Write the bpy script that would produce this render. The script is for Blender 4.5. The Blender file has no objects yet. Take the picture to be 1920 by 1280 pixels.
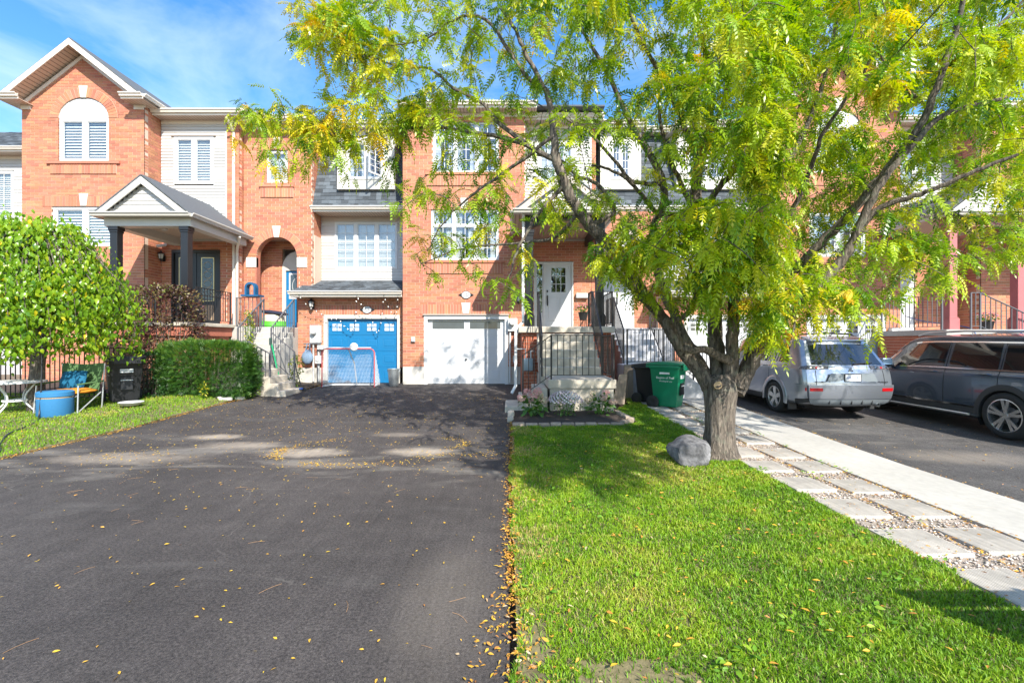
import bpy, bmesh, math, random
import numpy as np
from mathutils import Vector, Matrix
from mathutils.geometry import delaunay_2d_cdt

random.seed(7)
RNG = np.random.default_rng(11)
SC = bpy.context.scene
COL = SC.collection
R = math.radians

# ------------------------------------------------------------------ camera
HC = 1.6            # eye height
F = 853.0           # focal length in photo pixels (16 mm on a 36 mm sensor)
cam_d = bpy.data.cameras.new('camera')
cam_d.sensor_width = 36.0
cam_d.lens = 16.0
cam_d.clip_end = 2000.0
cam_d.clip_start = 0.05
cam = bpy.data.objects.new('camera', cam_d)
cam.location = (0, 0, HC)
cam.rotation_euler = (R(90), 0, 0)
COL.objects.link(cam)
SC.camera = cam

# ------------------------------------------------------------------ sky, sun, exposure
SUN = Vector((0.45, -0.90, 0.86)).normalized()      # direction towards the sun
elev = math.asin(SUN.z)
azim = math.atan2(SUN.x, SUN.y)                      # clockwise from +Y
world = bpy.data.worlds.new('World')
SC.world = world
world.use_nodes = True
wn, wl = world.node_tree.nodes, world.node_tree.links
wn.clear()
w_out = wn.new('ShaderNodeOutputWorld')
w_bg = wn.new('ShaderNodeBackground')
w_bg.inputs['Strength'].default_value = 0.15
w_sky = wn.new('ShaderNodeTexSky')
w_sky.sky_type = 'NISHITA'
w_sky.sun_disc = False
w_sky.sun_elevation = elev
w_sky.sun_rotation = azim
w_sky.altitude = 200
w_sky.air_density = 1.15
w_sky.dust_density = 0.7
w_sky.ozone_density = 2.6
# thin high cloud: stretched noise over the whole sky
w_tc = wn.new('ShaderNodeTexCoord')
w_map = wn.new('ShaderNodeMapping')
w_map.inputs['Scale'].default_value = (1.0, 0.75, 3.2)
w_map.inputs['Rotation'].default_value = (0.15, 0.35, 0.2)
w_noise = wn.new('ShaderNodeTexNoise')
w_noise.inputs['Scale'].default_value = 2.3
w_noise.inputs['Detail'].default_value = 9
w_noise.inputs['Roughness'].default_value = 0.58
w_noise.inputs['Distortion'].default_value = 0.6
w_ramp = wn.new('ShaderNodeValToRGB')
w_ramp.color_ramp.elements[0].position = 0.42
w_ramp.color_ramp.elements[0].color = (0, 0, 0, 1)
w_ramp.color_ramp.elements[1].position = 0.80
w_ramp.color_ramp.elements[1].color = (0.48, 0.48, 0.48, 1)
w_mix = wn.new('ShaderNodeMixRGB')
w_mix.inputs[2].default_value = (5.2, 5.7, 6.3, 1)
w_sat = wn.new('ShaderNodeHueSaturation')
w_sat.inputs['Saturation'].default_value = 1.3
wl.new(w_tc.outputs['Generated'], w_map.inputs['Vector'])
wl.new(w_map.outputs['Vector'], w_noise.inputs['Vector'])
wl.new(w_noise.outputs['Fac'], w_ramp.inputs['Fac'])
wl.new(w_ramp.outputs['Color'], w_mix.inputs['Fac'])
wl.new(w_sky.outputs['Color'], w_sat.inputs['Color'])
wl.new(w_sat.outputs['Color'], w_mix.inputs[1])
wl.new(w_mix.outputs['Color'], w_bg.inputs['Color'])
wl.new(w_bg.outputs['Background'], w_out.inputs['Surface'])

sun_d = bpy.data.lights.new('sun', 'SUN')
sun_d.energy = 4.6
sun_d.angle = R(0.55)
sun_d.color = (1.0, 0.95, 0.86)
sun = bpy.data.objects.new('sun', sun_d)
sun.rotation_euler = SUN.to_track_quat('Z', 'Y').to_euler()
sun.location = (8, -14, 14)
COL.objects.link(sun)

SC.view_settings.view_transform = 'Standard'
SC.view_settings.look = 'None'
SC.view_settings.exposure = 1.02
SC.view_settings.gamma = 1.0
SC.view_settings.use_curve_mapping = False
SC.cycles.max_bounces = 8
SC.cycles.transparent_max_bounces = 12
SC.cycles.sample_clamp_indirect = 6.0

# ------------------------------------------------------------------ materials
MATS = {}

def M(name, col, rough=0.6, metal=0.0, var=0.10, scale=8.0, bump=0.0, bscale=60.0,
      rand=0.0, spec=0.5, coat=0.0, var2=0.0, scale2=1.2, stretch=None, hue=0.0):
    """Principled material with noise colour variation, optional per-piece random tint and fine bump."""
    if name in MATS:
        return MATS[name]
    m = bpy.data.materials.new(name)
    m.use_nodes = True
    n, l = m.node_tree.nodes, m.node_tree.links
    b = n['Principled BSDF']
    b.inputs['Roughness'].default_value = rough
    b.inputs['Metallic'].default_value = metal
    b.inputs['Specular IOR Level'].default_value = spec
    if coat:
        b.inputs['Coat Weight'].default_value = coat
        b.inputs['Coat Roughness'].default_value = 0.04
    tc = n.new('ShaderNodeTexCoord')
    vec = tc.outputs['Object']
    if stretch:
        mp = n.new('ShaderNodeMapping')
        mp.inputs['Scale'].default_value = stretch
        l.new(vec, mp.inputs['Vector'])
        vec = mp.outputs['Vector']
    nz = n.new('ShaderNodeTexNoise')
    nz.inputs['Scale'].default_value = scale
    nz.inputs['Detail'].default_value = 6
    nz.inputs['Roughness'].default_value = 0.62
    l.new(vec, nz.inputs['Vector'])
    rng = n.new('ShaderNodeMapRange')
    rng.inputs['From Min'].default_value = 0.28
    rng.inputs['From Max'].default_value = 0.72
    rng.inputs['To Min'].default_value = 1 - var
    rng.inputs['To Max'].default_value = 1 + var
    l.new(nz.outputs['Fac'], rng.inputs['Value'])
    val = rng.outputs['Result']
    if var2:
        nz2 = n.new('ShaderNodeTexNoise')
        nz2.inputs['Scale'].default_value = scale2
        nz2.inputs['Detail'].default_value = 4
        l.new(vec, nz2.inputs['Vector'])
        r2 = n.new('ShaderNodeMapRange')
        r2.inputs['From Min'].default_value = 0.3
        r2.inputs['From Max'].default_value = 0.7
        r2.inputs['To Min'].default_value = 1 - var2
        r2.inputs['To Max'].default_value = 1 + var2
        l.new(nz2.outputs['Fac'], r2.inputs['Value'])
        mm = n.new('ShaderNodeMath'); mm.operation = 'MULTIPLY'
        l.new(val, mm.inputs[0]); l.new(r2.outputs['Result'], mm.inputs[1])
        val = mm.outputs[0]
    hs = n.new('ShaderNodeHueSaturation')
    hs.inputs['Color'].default_value = (*col, 1)
    if rand or hue:
        ge = n.new('ShaderNodeNewGeometry')
        oi = n.new('ShaderNodeObjectInfo')
        ad = n.new('ShaderNodeMath'); ad.operation = 'ADD'
        l.new(ge.outputs['Random Per Island'], ad.inputs[0])
        l.new(oi.outputs['Random'], ad.inputs[1])
        fr = n.new('ShaderNodeMath'); fr.operation = 'FRACT'
        l.new(ad.outputs[0], fr.inputs[0])
        r3 = n.new('ShaderNodeMapRange')
        r3.inputs['To Min'].default_value = 1 - rand
        r3.inputs['To Max'].default_value = 1 + rand
        l.new(fr.outputs[0], r3.inputs['Value'])
        m3 = n.new('ShaderNodeMath'); m3.operation = 'MULTIPLY'
        l.new(val, m3.inputs[0]); l.new(r3.outputs['Result'], m3.inputs[1])
        val = m3.outputs[0]
        if hue:
            f7 = n.new('ShaderNodeMath'); f7.operation = 'MULTIPLY'; f7.inputs[1].default_value = 7.31
            l.new(fr.outputs[0], f7.inputs[0])
            f8 = n.new('ShaderNodeMath'); f8.operation = 'FRACT'
            l.new(f7.outputs[0], f8.inputs[0])
            r4 = n.new('ShaderNodeMapRange')
            r4.inputs['To Min'].default_value = 0.5 - hue
            r4.inputs['To Max'].default_value = 0.5 + hue
            l.new(f8.outputs[0], r4.inputs['Value'])
            l.new(r4.outputs['Result'], hs.inputs['Hue'])
    l.new(val, hs.inputs['Value'])
    l.new(hs.outputs['Color'], b.inputs['Base Color'])
    if bump:
        nb = n.new('ShaderNodeTexNoise')
        nb.inputs['Scale'].default_value = bscale
        nb.inputs['Detail'].default_value = 5
        l.new(vec, nb.inputs['Vector'])
        bp = n.new('ShaderNodeBump')
        bp.inputs['Strength'].default_value = bump
        bp.inputs['Distance'].default_value = 0.01
        l.new(nb.outputs['Fac'], bp.inputs['Height'])
        l.new(bp.outputs['Normal'], b.inputs['Normal'])
    MATS[name] = m
    return m

BRICK = M('brick_clay', (0.455, 0.180, 0.102), 0.85, var=0.14, scale=30, bump=0.25, bscale=120, rand=0.19, hue=0.011, var2=0.13, scale2=0.7)
BRICKP = M('brick_plinth', (0.40, 0.115, 0.06), 0.85, var=0.1, scale=30, bump=0.25, bscale=120, rand=0.12)
MORTAR = M('mortar', (0.60, 0.46, 0.36), 0.95, var=0.1, scale=40)
STONE = M('cast_stone', (0.62, 0.59, 0.53), 0.8, var=0.06, scale=10)
VINYL = M('vinyl_siding', (0.52, 0.505, 0.475), 0.5, var=0.03, scale=3)
TRIM = M('white_trim', (0.60, 0.60, 0.59), 0.45, var=0.03, scale=4)
CREAM = M('cream_trim', (0.54, 0.515, 0.46), 0.5, var=0.04, scale=4)
GUTTER = M('gutter_metal', (0.70, 0.64, 0.56), 0.4, var=0.05, scale=5)
TAUPE = M('taupe_metal', (0.45, 0.38, 0.33), 0.45, var=0.06, scale=5)
SHINGLE = M('shingle', (0.075, 0.088, 0.100), 0.9, var=0.2, scale=60, bump=0.4, bscale=200, rand=0.5)
ROOFING = M('roof_under', (0.09, 0.10, 0.11), 0.9, var=0.15, scale=20)
CONC = M('concrete_warm', (0.47, 0.42, 0.345), 0.9, var=0.16, scale=5, bump=0.2, bscale=80, var2=0.14, scale2=1.3)
CONCL = M('concrete_pale', (0.40, 0.38, 0.345), 0.9, var=0.10, scale=14, bump=0.15, bscale=120, var2=0.10, scale2=0.9)
CONCW = M('concrete_white_paint', (0.50, 0.50, 0.52), 0.8, var=0.06, scale=6)
FOUND = M('foundation', (0.50, 0.475, 0.43), 0.9, var=0.12, scale=4, bump=0.2)
BLACKM = M('black_iron', (0.018, 0.018, 0.020), 0.42, var=0.1)
GREYM = M('grey_iron', (0.11, 0.11, 0.12), 0.45, var=0.1)
BLACKP = M('black_paint', (0.014, 0.014, 0.016), 0.35, var=0.05)
BLACKPL = M('black_plastic', (0.016, 0.017, 0.020), 0.45, var=0.15, scale=6)
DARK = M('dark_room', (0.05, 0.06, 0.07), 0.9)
WHITEP = M('white_paint', (0.56, 0.57, 0.58), 0.38, var=0.02, scale=3)
GREYBOX = M('meter_grey', (0.55, 0.56, 0.55), 0.45, var=0.05)
BLUEP = M('blue_paint', (0.004, 0.145, 0.33), 0.4, var=0.05, scale=2)
BLIND = M('blind_slat', (0.82, 0.81, 0.77), 0.6, var=0.03)
CURT = M('curtain', (0.68, 0.69, 0.70), 0.8, var=0.08, scale=3)
SOIL = M('garden_soil', (0.045, 0.032, 0.024), 0.95, var=0.35, scale=30, bump=0.8, bscale=60)
WOODG = M('grey_wood', (0.33, 0.26, 0.20), 0.85, var=0.2, scale=12, stretch=(1, 1, 0.2))
PINK = M('dusty_rose_paint', (0.42, 0.13, 0.13), 0.5, var=0.05)
STEEL = M('galvanised', (0.42, 0.45, 0.46), 0.35, metal=0.7, var=0.25, scale=9)
CHROME = M('chrome', (0.8, 0.8, 0.8), 0.12, metal=1.0, var=0.02)
RUBBER = M('tyre_rubber', (0.022, 0.022, 0.022), 0.8, var=0.15, scale=30)


def soffit_mat():
    m = bpy.data.materials.new('soffit_boards')
    m.use_nodes = True
    n, l = m.node_tree.nodes, m.node_tree.links
    b = n['Principled BSDF']
    b.inputs['Roughness'].default_value = 0.55
    tc = n.new('ShaderNodeTexCoord')
    wv = n.new('ShaderNodeTexWave')
    wv.bands_direction = 'X'
    wv.inputs['Scale'].default_value = 3.1
    l.new(tc.outputs['Object'], wv.inputs['Vector'])
    rp = n.new('ShaderNodeValToRGB')
    rp.color_ramp.elements[0].position = 0.02
    rp.color_ramp.elements[0].color = (0.20, 0.15, 0.12, 1)
    rp.color_ramp.elements[1].position = 0.14
    rp.color_ramp.elements[1].color = (0.55, 0.44, 0.35, 1)
    l.new(wv.outputs['Fac'], rp.inputs['Fac'])
    l.new(rp.outputs['Color'], b.inputs['Base Color'])
    return m
SOFFIT = soffit_mat()


def glass_mat(name, tint, refl, rough=0.015):
    m = bpy.data.materials.new(name)
    m.use_nodes = True
    n, l = m.node_tree.nodes, m.node_tree.links
    n.clear()
    out = n.new('ShaderNodeOutputMaterial')
    tr = n.new('ShaderNodeBsdfTransparent')
    tr.inputs['Color'].default_value = (*tint, 1)
    gl = n.new('ShaderNodeBsdfGlossy')
    gl.inputs['Roughness'].default_value = rough
    gl.inputs['Color'].default_value = (0.95, 0.97, 1.0, 1)
    lw = n.new('ShaderNodeLayerWeight')
    lw.inputs['Blend'].default_value = 0.5
    pw_ = n.new('ShaderNodeMath'); pw_.operation = 'POWER'; pw_.inputs[1].default_value = 4.0
    l.new(lw.outputs['Facing'], pw_.inputs[0])
    mr = n.new('ShaderNodeMapRange')
    mr.inputs['To Min'].default_value = refl
    mr.inputs['To Max'].default_value = 0.9
    l.new(pw_.outputs[0], mr.inputs['Value'])
    # slight waviness of the pane
    tc = n.new('ShaderNodeTexCoord')
    nz = n.new('ShaderNodeTexNoise'); nz.inputs['Scale'].default_value = 1.6
    l.new(tc.outputs['Object'], nz.inputs['Vector'])
    bp = n.new('ShaderNodeBump'); bp.inputs['Strength'].default_value = 0.06; bp.inputs['Distance'].default_value = 0.05
    l.new(nz.outputs['Fac'], bp.inputs['Height'])
    l.new(bp.outputs['Normal'], gl.inputs['Normal'])
    mx = n.new('ShaderNodeMixShader')
    l.new(mr.outputs['Result'], mx.inputs['Fac'])
    l.new(tr.outputs['BSDF'], mx.inputs[1])
    l.new(gl.outputs['BSDF'], mx.inputs[2])
    l.new(mx.outputs['Shader'], out.inputs['Surface'])
    return m
GLASS = glass_mat('window_glass', (0.90, 0.92, 0.92), 0.11)
CARGLASS = glass_mat('tinted_car_glass', (0.06, 0.065, 0.07), 0.13)


def leaf_mat(name, ramp, rough=0.38, trans=0.34, spec=0.5):
    """Leaf: colour from the per-leaf 'tint' attribute, part of the light passes through."""
    m = bpy.data.materials.new(name)
    m.use_nodes = True
    n, l = m.node_tree.nodes, m.node_tree.links
    b = n['Principled BSDF']
    out = n['Material Output']
    b.inputs['Roughness'].default_value = rough
    b.inputs['Specular IOR Level'].default_value = spec
    at = n.new('ShaderNodeAttribute'); at.attribute_name = 'tint'
    rp = n.new('ShaderNodeValToRGB')
    els = rp.color_ramp.elements
    while len(els) > 1:
        els.remove(els[-1])
    els[0].position = ramp[0][0]; els[0].color = (*ramp[0][1], 1)
    for p, c in ramp[1:]:
        e = els.new(p); e.color = (*c, 1)
    l.new(at.outputs['Fac'], rp.inputs['Fac'])
    l.new(rp.outputs['Color'], b.inputs['Base Color'])
    tb = n.new('ShaderNodeBsdfTranslucent')
    gm = n.new('ShaderNodeHueSaturation')
    gm.inputs['Saturation'].default_value = 1.1
    gm.inputs['Value'].default_value = 1.5
    l.new(rp.outputs['Color'], gm.inputs['Color'])
    l.new(gm.outputs['Color'], tb.inputs['Color'])
    mx = n.new('ShaderNodeMixShader'); mx.inputs['Fac'].default_value = trans
    l.new(b.outputs['BSDF'], mx.inputs[1]); l.new(tb.outputs['BSDF'], mx.inputs[2])
    l.new(mx.outputs['Shader'], out.inputs['Surface'])
    return m

# ------------------------------------------------------------------ object helpers
def worg(o):
    v = Vector((0, 0, 0))
    while o is not None:
        v = v + o.location
        o = o.parent
    return v

def link(name, me, parent=None, mat=None, local=False):
    o = bpy.data.objects.new(name, me)
    COL.objects.link(o)
    if mat is not None and not me.materials:
        me.materials.append(mat)
    if parent is not None:
        o.parent = parent
        if not local:
            o.location = -worg(parent)
    return o

def tag(o, label=None, cat=None, group=None, kind=None):
    if label: o['label'] = label
    if cat: o['category'] = cat
    if group: o['group'] = group
    if kind: o['kind'] = kind
    return o

def thing(name, label, cat, loc=(0, 0, 0), group=None):
    o = bpy.data.objects.new(name, None)
    COL.objects.link(o)
    o.location = loc
    o.empty_display_size = 0.2
    return tag(o, label, cat, group)

def copy_tree(o, parent=None):
    c = o.copy()
    COL.objects.link(c)
    c.parent = parent
    for ch in list(o.children):
        copy_tree(ch, c)
    return c


class MB:
    """Collects polygons and builds one mesh object."""
    def __init__(self):
        self.v = []; self.f = []; self.mi = []
    def add(self, vs, fs, mi=0):
        k = len(self.v)
        self.v.extend([tuple(p) for p in vs])
        self.f.extend([tuple(i + k for i in f) for f in fs])
        self.mi.extend([mi] * len(fs))
        return self
    def box(self, x0, x1, y0, y1, z0, z1, mi=0):
        vs = [(x0, y0, z0), (x1, y0, z0), (x1, y1, z0), (x0, y1, z0), (x0, y0, z1), (x1, y0, z1), (x1, y1, z1), (x0, y1, z1)]
        return self.add(vs, [(0, 3, 2, 1), (4, 5, 6, 7), (0, 1, 5, 4), (1, 2, 6, 5), (2, 3, 7, 6), (3, 0, 4, 7)], mi)
    def obox(self, c, ax, ay, az, hx, hy, hz, mi=0):
        c, ax, ay, az = Vector(c), Vector(ax), Vector(ay), Vector(az)
        vs = []
        for sz in (-1, 1):
            for sx, sy in ((-1, -1), (1, -1), (1, 1), (-1, 1)):
                vs.append(c + ax * (hx * sx) + ay * (hy * sy) + az * (hz * sz))
        return self.add(vs, [(0, 3, 2, 1), (4, 5, 6, 7), (0, 1, 5, 4), (1, 2, 6, 5), (2, 3, 7, 6), (3, 0, 4, 7)], mi)
    def prism(self, poly, a, b, axis='y', mi=0):
        """poly: 2-D points; axis y -> (x,z) extruded along y, x -> (y,z), z -> (x,y)."""
        n = len(poly)
        def P(p, t):
            if axis == 'y': return (p[0], t, p[1])
            if axis == 'x': return (t, p[0], p[1])
            return (p[0], p[1], t)
        vs = [P(p, a) for p in poly] + [P(p, b) for p in poly]
        fs = [tuple(range(n)), tuple(range(2 * n - 1, n - 1, -1))]
        fs += [(i, i + n, (i + 1) % n + n, (i + 1) % n) for i in range(n)]
        return self.add(vs, fs, mi)
    def tube(self, pts, r, n=8, cap=True, mi=0):
        pts = [Vector(p) for p in pts]
        rs = r if hasattr(r, '__len__') else [r] * len(pts)
        rings = []
        nrm = None
        for i, p in enumerate(pts):
            t = (pts[min(i + 1, len(pts) - 1)] - pts[max(i - 1, 0)])
            if t.length < 1e-9: t = Vector((0, 0, 1))
            t.normalize()
            if nrm is None:
                a = Vector((0, 0, 1)) if abs(t.z) < 0.9 else Vector((1, 0, 0))
                nrm = t.cross(a).normalized()
            else:
                nrm = (nrm - t * nrm.dot(t))
                if nrm.length < 1e-6:
                    nrm = t.orthogonal()
                nrm.normalize()
            bn = t.cross(nrm)
            rings.append([p + (nrm * math.cos(2 * math.pi * j / n) + bn * math.sin(2 * math.pi * j / n)) * rs[i] for j in range(n)])
        vs = [q for ring in rings for q in ring]
        fs = []
        for i in range(len(rings) - 1):
            for j in range(n):
                fs.append((i * n + j, i * n + (j + 1) % n, (i + 1) * n + (j + 1) % n, (i + 1) * n + j))
        if cap:
            fs.append(tuple(range(n - 1, -1, -1)))
            fs.append(tuple((len(rings) - 1) * n + j for j in range(n)))
        return self.add(vs, fs, mi)
    def lathe(self, prof, c=(0, 0, 0), n=24, axis='z', mi=0, a0=0.0, a1=2 * math.pi):
        full = abs(a1 - a0 - 2 * math.pi) < 1e-6
        k = n if full else n + 1
        vs = []
        for r, h in prof:
            for j in range(k):
                a = a0 + (a1 - a0) * j / n
                ca, sa = math.cos(a) * r, math.sin(a) * r
                if axis == 'z': p = (c[0] + ca, c[1] + sa, c[2] + h)
                elif axis == 'y': p = (c[0] + ca, c[1] + h, c[2] + sa)
                else: p = (c[0] + h, c[1] + ca, c[2] + sa)
                vs.append(p)
        fs = []
        for i in range(len(prof) - 1):
            for j in range(n):
                j2 = (j + 1) % k
                fs.append((i * k + j, i * k + j2, (i + 1) * k + j2, (i + 1) * k + j))
        return self.add(vs, fs, mi)
    def build(self, name, mat, parent=None, smooth=False, bevel=0.0, seg=1, local=False):
        me = bpy.data.meshes.new(name)
        me.from_pydata(self.v, [], self.f)
        mats = mat if isinstance(mat, (list, tuple)) else [mat]
        for m in mats:
            me.materials.append(m)
        if len(mats) > 1:
            me.polygons.foreach_set('material_index', self.mi)
        bm = bmesh.new(); bm.from_mesh(me)
        bmesh.ops.recalc_face_normals(bm, faces=bm.faces)
        if bevel:
            bmesh.ops.bevel(bm, geom=[e for e in bm.edges if e.is_manifold and e.calc_face_angle(0) > 0.5], offset=bevel, segments=seg, profile=0.6, affect='EDGES')
        bm.to_mesh(me); bm.free()
        if smooth:
            me.polygons.foreach_set('use_smooth', [True] * len(me.polygons))
            if smooth != 'all':
                try: me.set_sharp_from_angle(angle=R(38))
                except Exception: pass
        return link(name, me, parent, None, local)


def np_mesh(name, verts, faces_flat, loop_starts, loop_totals, mat, parent=None, tint=None, smooth=False):
    """Fast mesh from numpy arrays."""
    me = bpy.data.meshes.new(name)
    me.vertices.add(len(verts))
    me.vertices.foreach_set('co', np.asarray(verts, dtype=np.float32).ravel())
    me.loops.add(len(faces_flat))
    me.loops.foreach_set('vertex_index', np.asarray(faces_flat, dtype=np.int32))
    me.polygons.add(len(loop_starts))
    me.polygons.foreach_set('loop_start', np.asarray(loop_starts, dtype=np.int32))
    me.polygons.foreach_set('loop_total', np.asarray(loop_totals, dtype=np.int32))
    if smooth:
        me.polygons.foreach_set('use_smooth', np.ones(len(loop_starts), dtype=bool))
    me.update(calc_edges=True)
    if tint is not None:
        at = me.attributes.new('tint', 'FLOAT', 'POINT')
        at.data.foreach_set('value', np.asarray(tint, dtype=np.float32))
    me.materials.append(mat)
    return link(name, me, parent)

def quads_mesh(name, verts, quads, mat, parent=None, tint=None, smooth=False):
    q = np.asarray(quads, dtype=np.int32)
    k = q.shape[1]
    return np_mesh(name, verts, q.ravel(), np.arange(len(q)) * k, np.full(len(q), k), mat, parent, tint, smooth)

def text_obj(name, body, size, loc, rot, mat, parent=None, ext=0.001, sx=1.0):
    cu = bpy.data.curves.new(name, 'FONT')
    cu.body = body; cu.size = size; cu.extrude = ext
    cu.align_x = 'CENTER'; cu.align_y = 'CENTER'
    tmp = bpy.data.objects.new(name + '_tmp', cu)
    COL.objects.link(tmp)
    dg = bpy.context.evaluated_depsgraph_get()
    me = bpy.data.meshes.new_from_object(tmp.evaluated_get(dg))
    bpy.data.objects.remove(tmp)
    mw = Matrix.Translation(loc) @ rot.to_4x4() @ Matrix.Diagonal((sx, 1, 1, 1))
    me.transform(mw)
    me.name = name
    me.materials.clear(); me.materials.append(mat)
    return link(name, me, parent)

FRONT = Matrix(((1, 0, 0), (0, 0, -1), (0, 1, 0)))     # text plane facing -Y

# ------------------------------------------------------------------ ground height
def sstep(t):
    t = min(1.0, max(0.0, t))
    return t * t * (3 - 2 * t)

def g(x, y):
    z = 0.24 * min(1.0, max(0.0, (y - 6.0) / 8.5))
    z -= 0.09 * sstep((x - 3.2) / 4.5) * (1 - min(1.0, max(0.0, (y - 8.0) / 6.0)))
    z += 0.10 * sstep((-6.75 - x) / 0.9) * sstep((y - 7.0) / 4.0)
    return z

def sheet(name, poly, dz, mat, step=0.5, extra=None, kind='structure', skirt=0.0):
    """Ground sheet following g(), polygon outline, triangulated."""
    pts, edges = [], []
    n = len(poly)
    for i in range(n):
        a, b = Vector(poly[i]), Vector(poly[(i + 1) % n])
        k = max(1, int((b - a).length / step))
        for j in range(k):
            pts.append(a + (b - a) * (j / k))
    nb = len(pts)
    edges = [(i, (i + 1) % nb) for i in range(nb)]
    xs = [p[0] for p in poly]; ys = [p[1] for p in poly]
    def inside(x, y):
        c = False
        j = n - 1
        for i in range(n):
            xi, yi = poly[i]; xj, yj = poly[j]
            if (yi > y) != (yj > y) and x < (xj - xi) * (y - yi) / (yj - yi) + xi:
                c = not c
            j = i
        return c
    x = min(xs) + step * 0.5
    while x < max(xs):
        y = min(ys) + step * 0.5
        while y < max(ys):
            if inside(x, y):
                pts.append(Vector((x, y)))
            y += step
        x += step
    vs, es, fs, *_ = delaunay_2d_cdt([Vector(p).to_2d() for p in pts], edges, [], 1, 1e-5)
    mb = MB()
    co = [(p.x, p.y, g(p.x, p.y) + dz + (extra(p.x, p.y) if extra else 0)) for p in vs]
    mb.add(co, [tuple(f) for f in fs])
    if skirt:
        k = len(mb.v)
        for i in range(nb):
            p, q = pts[i], pts[(i + 1) % nb]
            mb.add([(p.x, p.y, g(p.x, p.y) + dz), (q.x, q.y, g(q.x, q.y) + dz), (q.x, q.y, g(q.x, q.y) + dz - skirt), (p.x, p.y, g(p.x, p.y) + dz - skirt)], [(0, 1, 2, 3)])
    me = bpy.data.meshes.new(name)
    me.from_pydata(mb.v, [], mb.f)
    bm = bmesh.new(); bm.from_mesh(me)
    for f in bm.faces:
        if abs(f.normal.z) > 0.5 and f.normal.z < 0: f.normal_flip()
    bm.to_mesh(me); bm.free()
    o = link(name, me, None, mat)
    o['kind'] = kind
    return o
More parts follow.
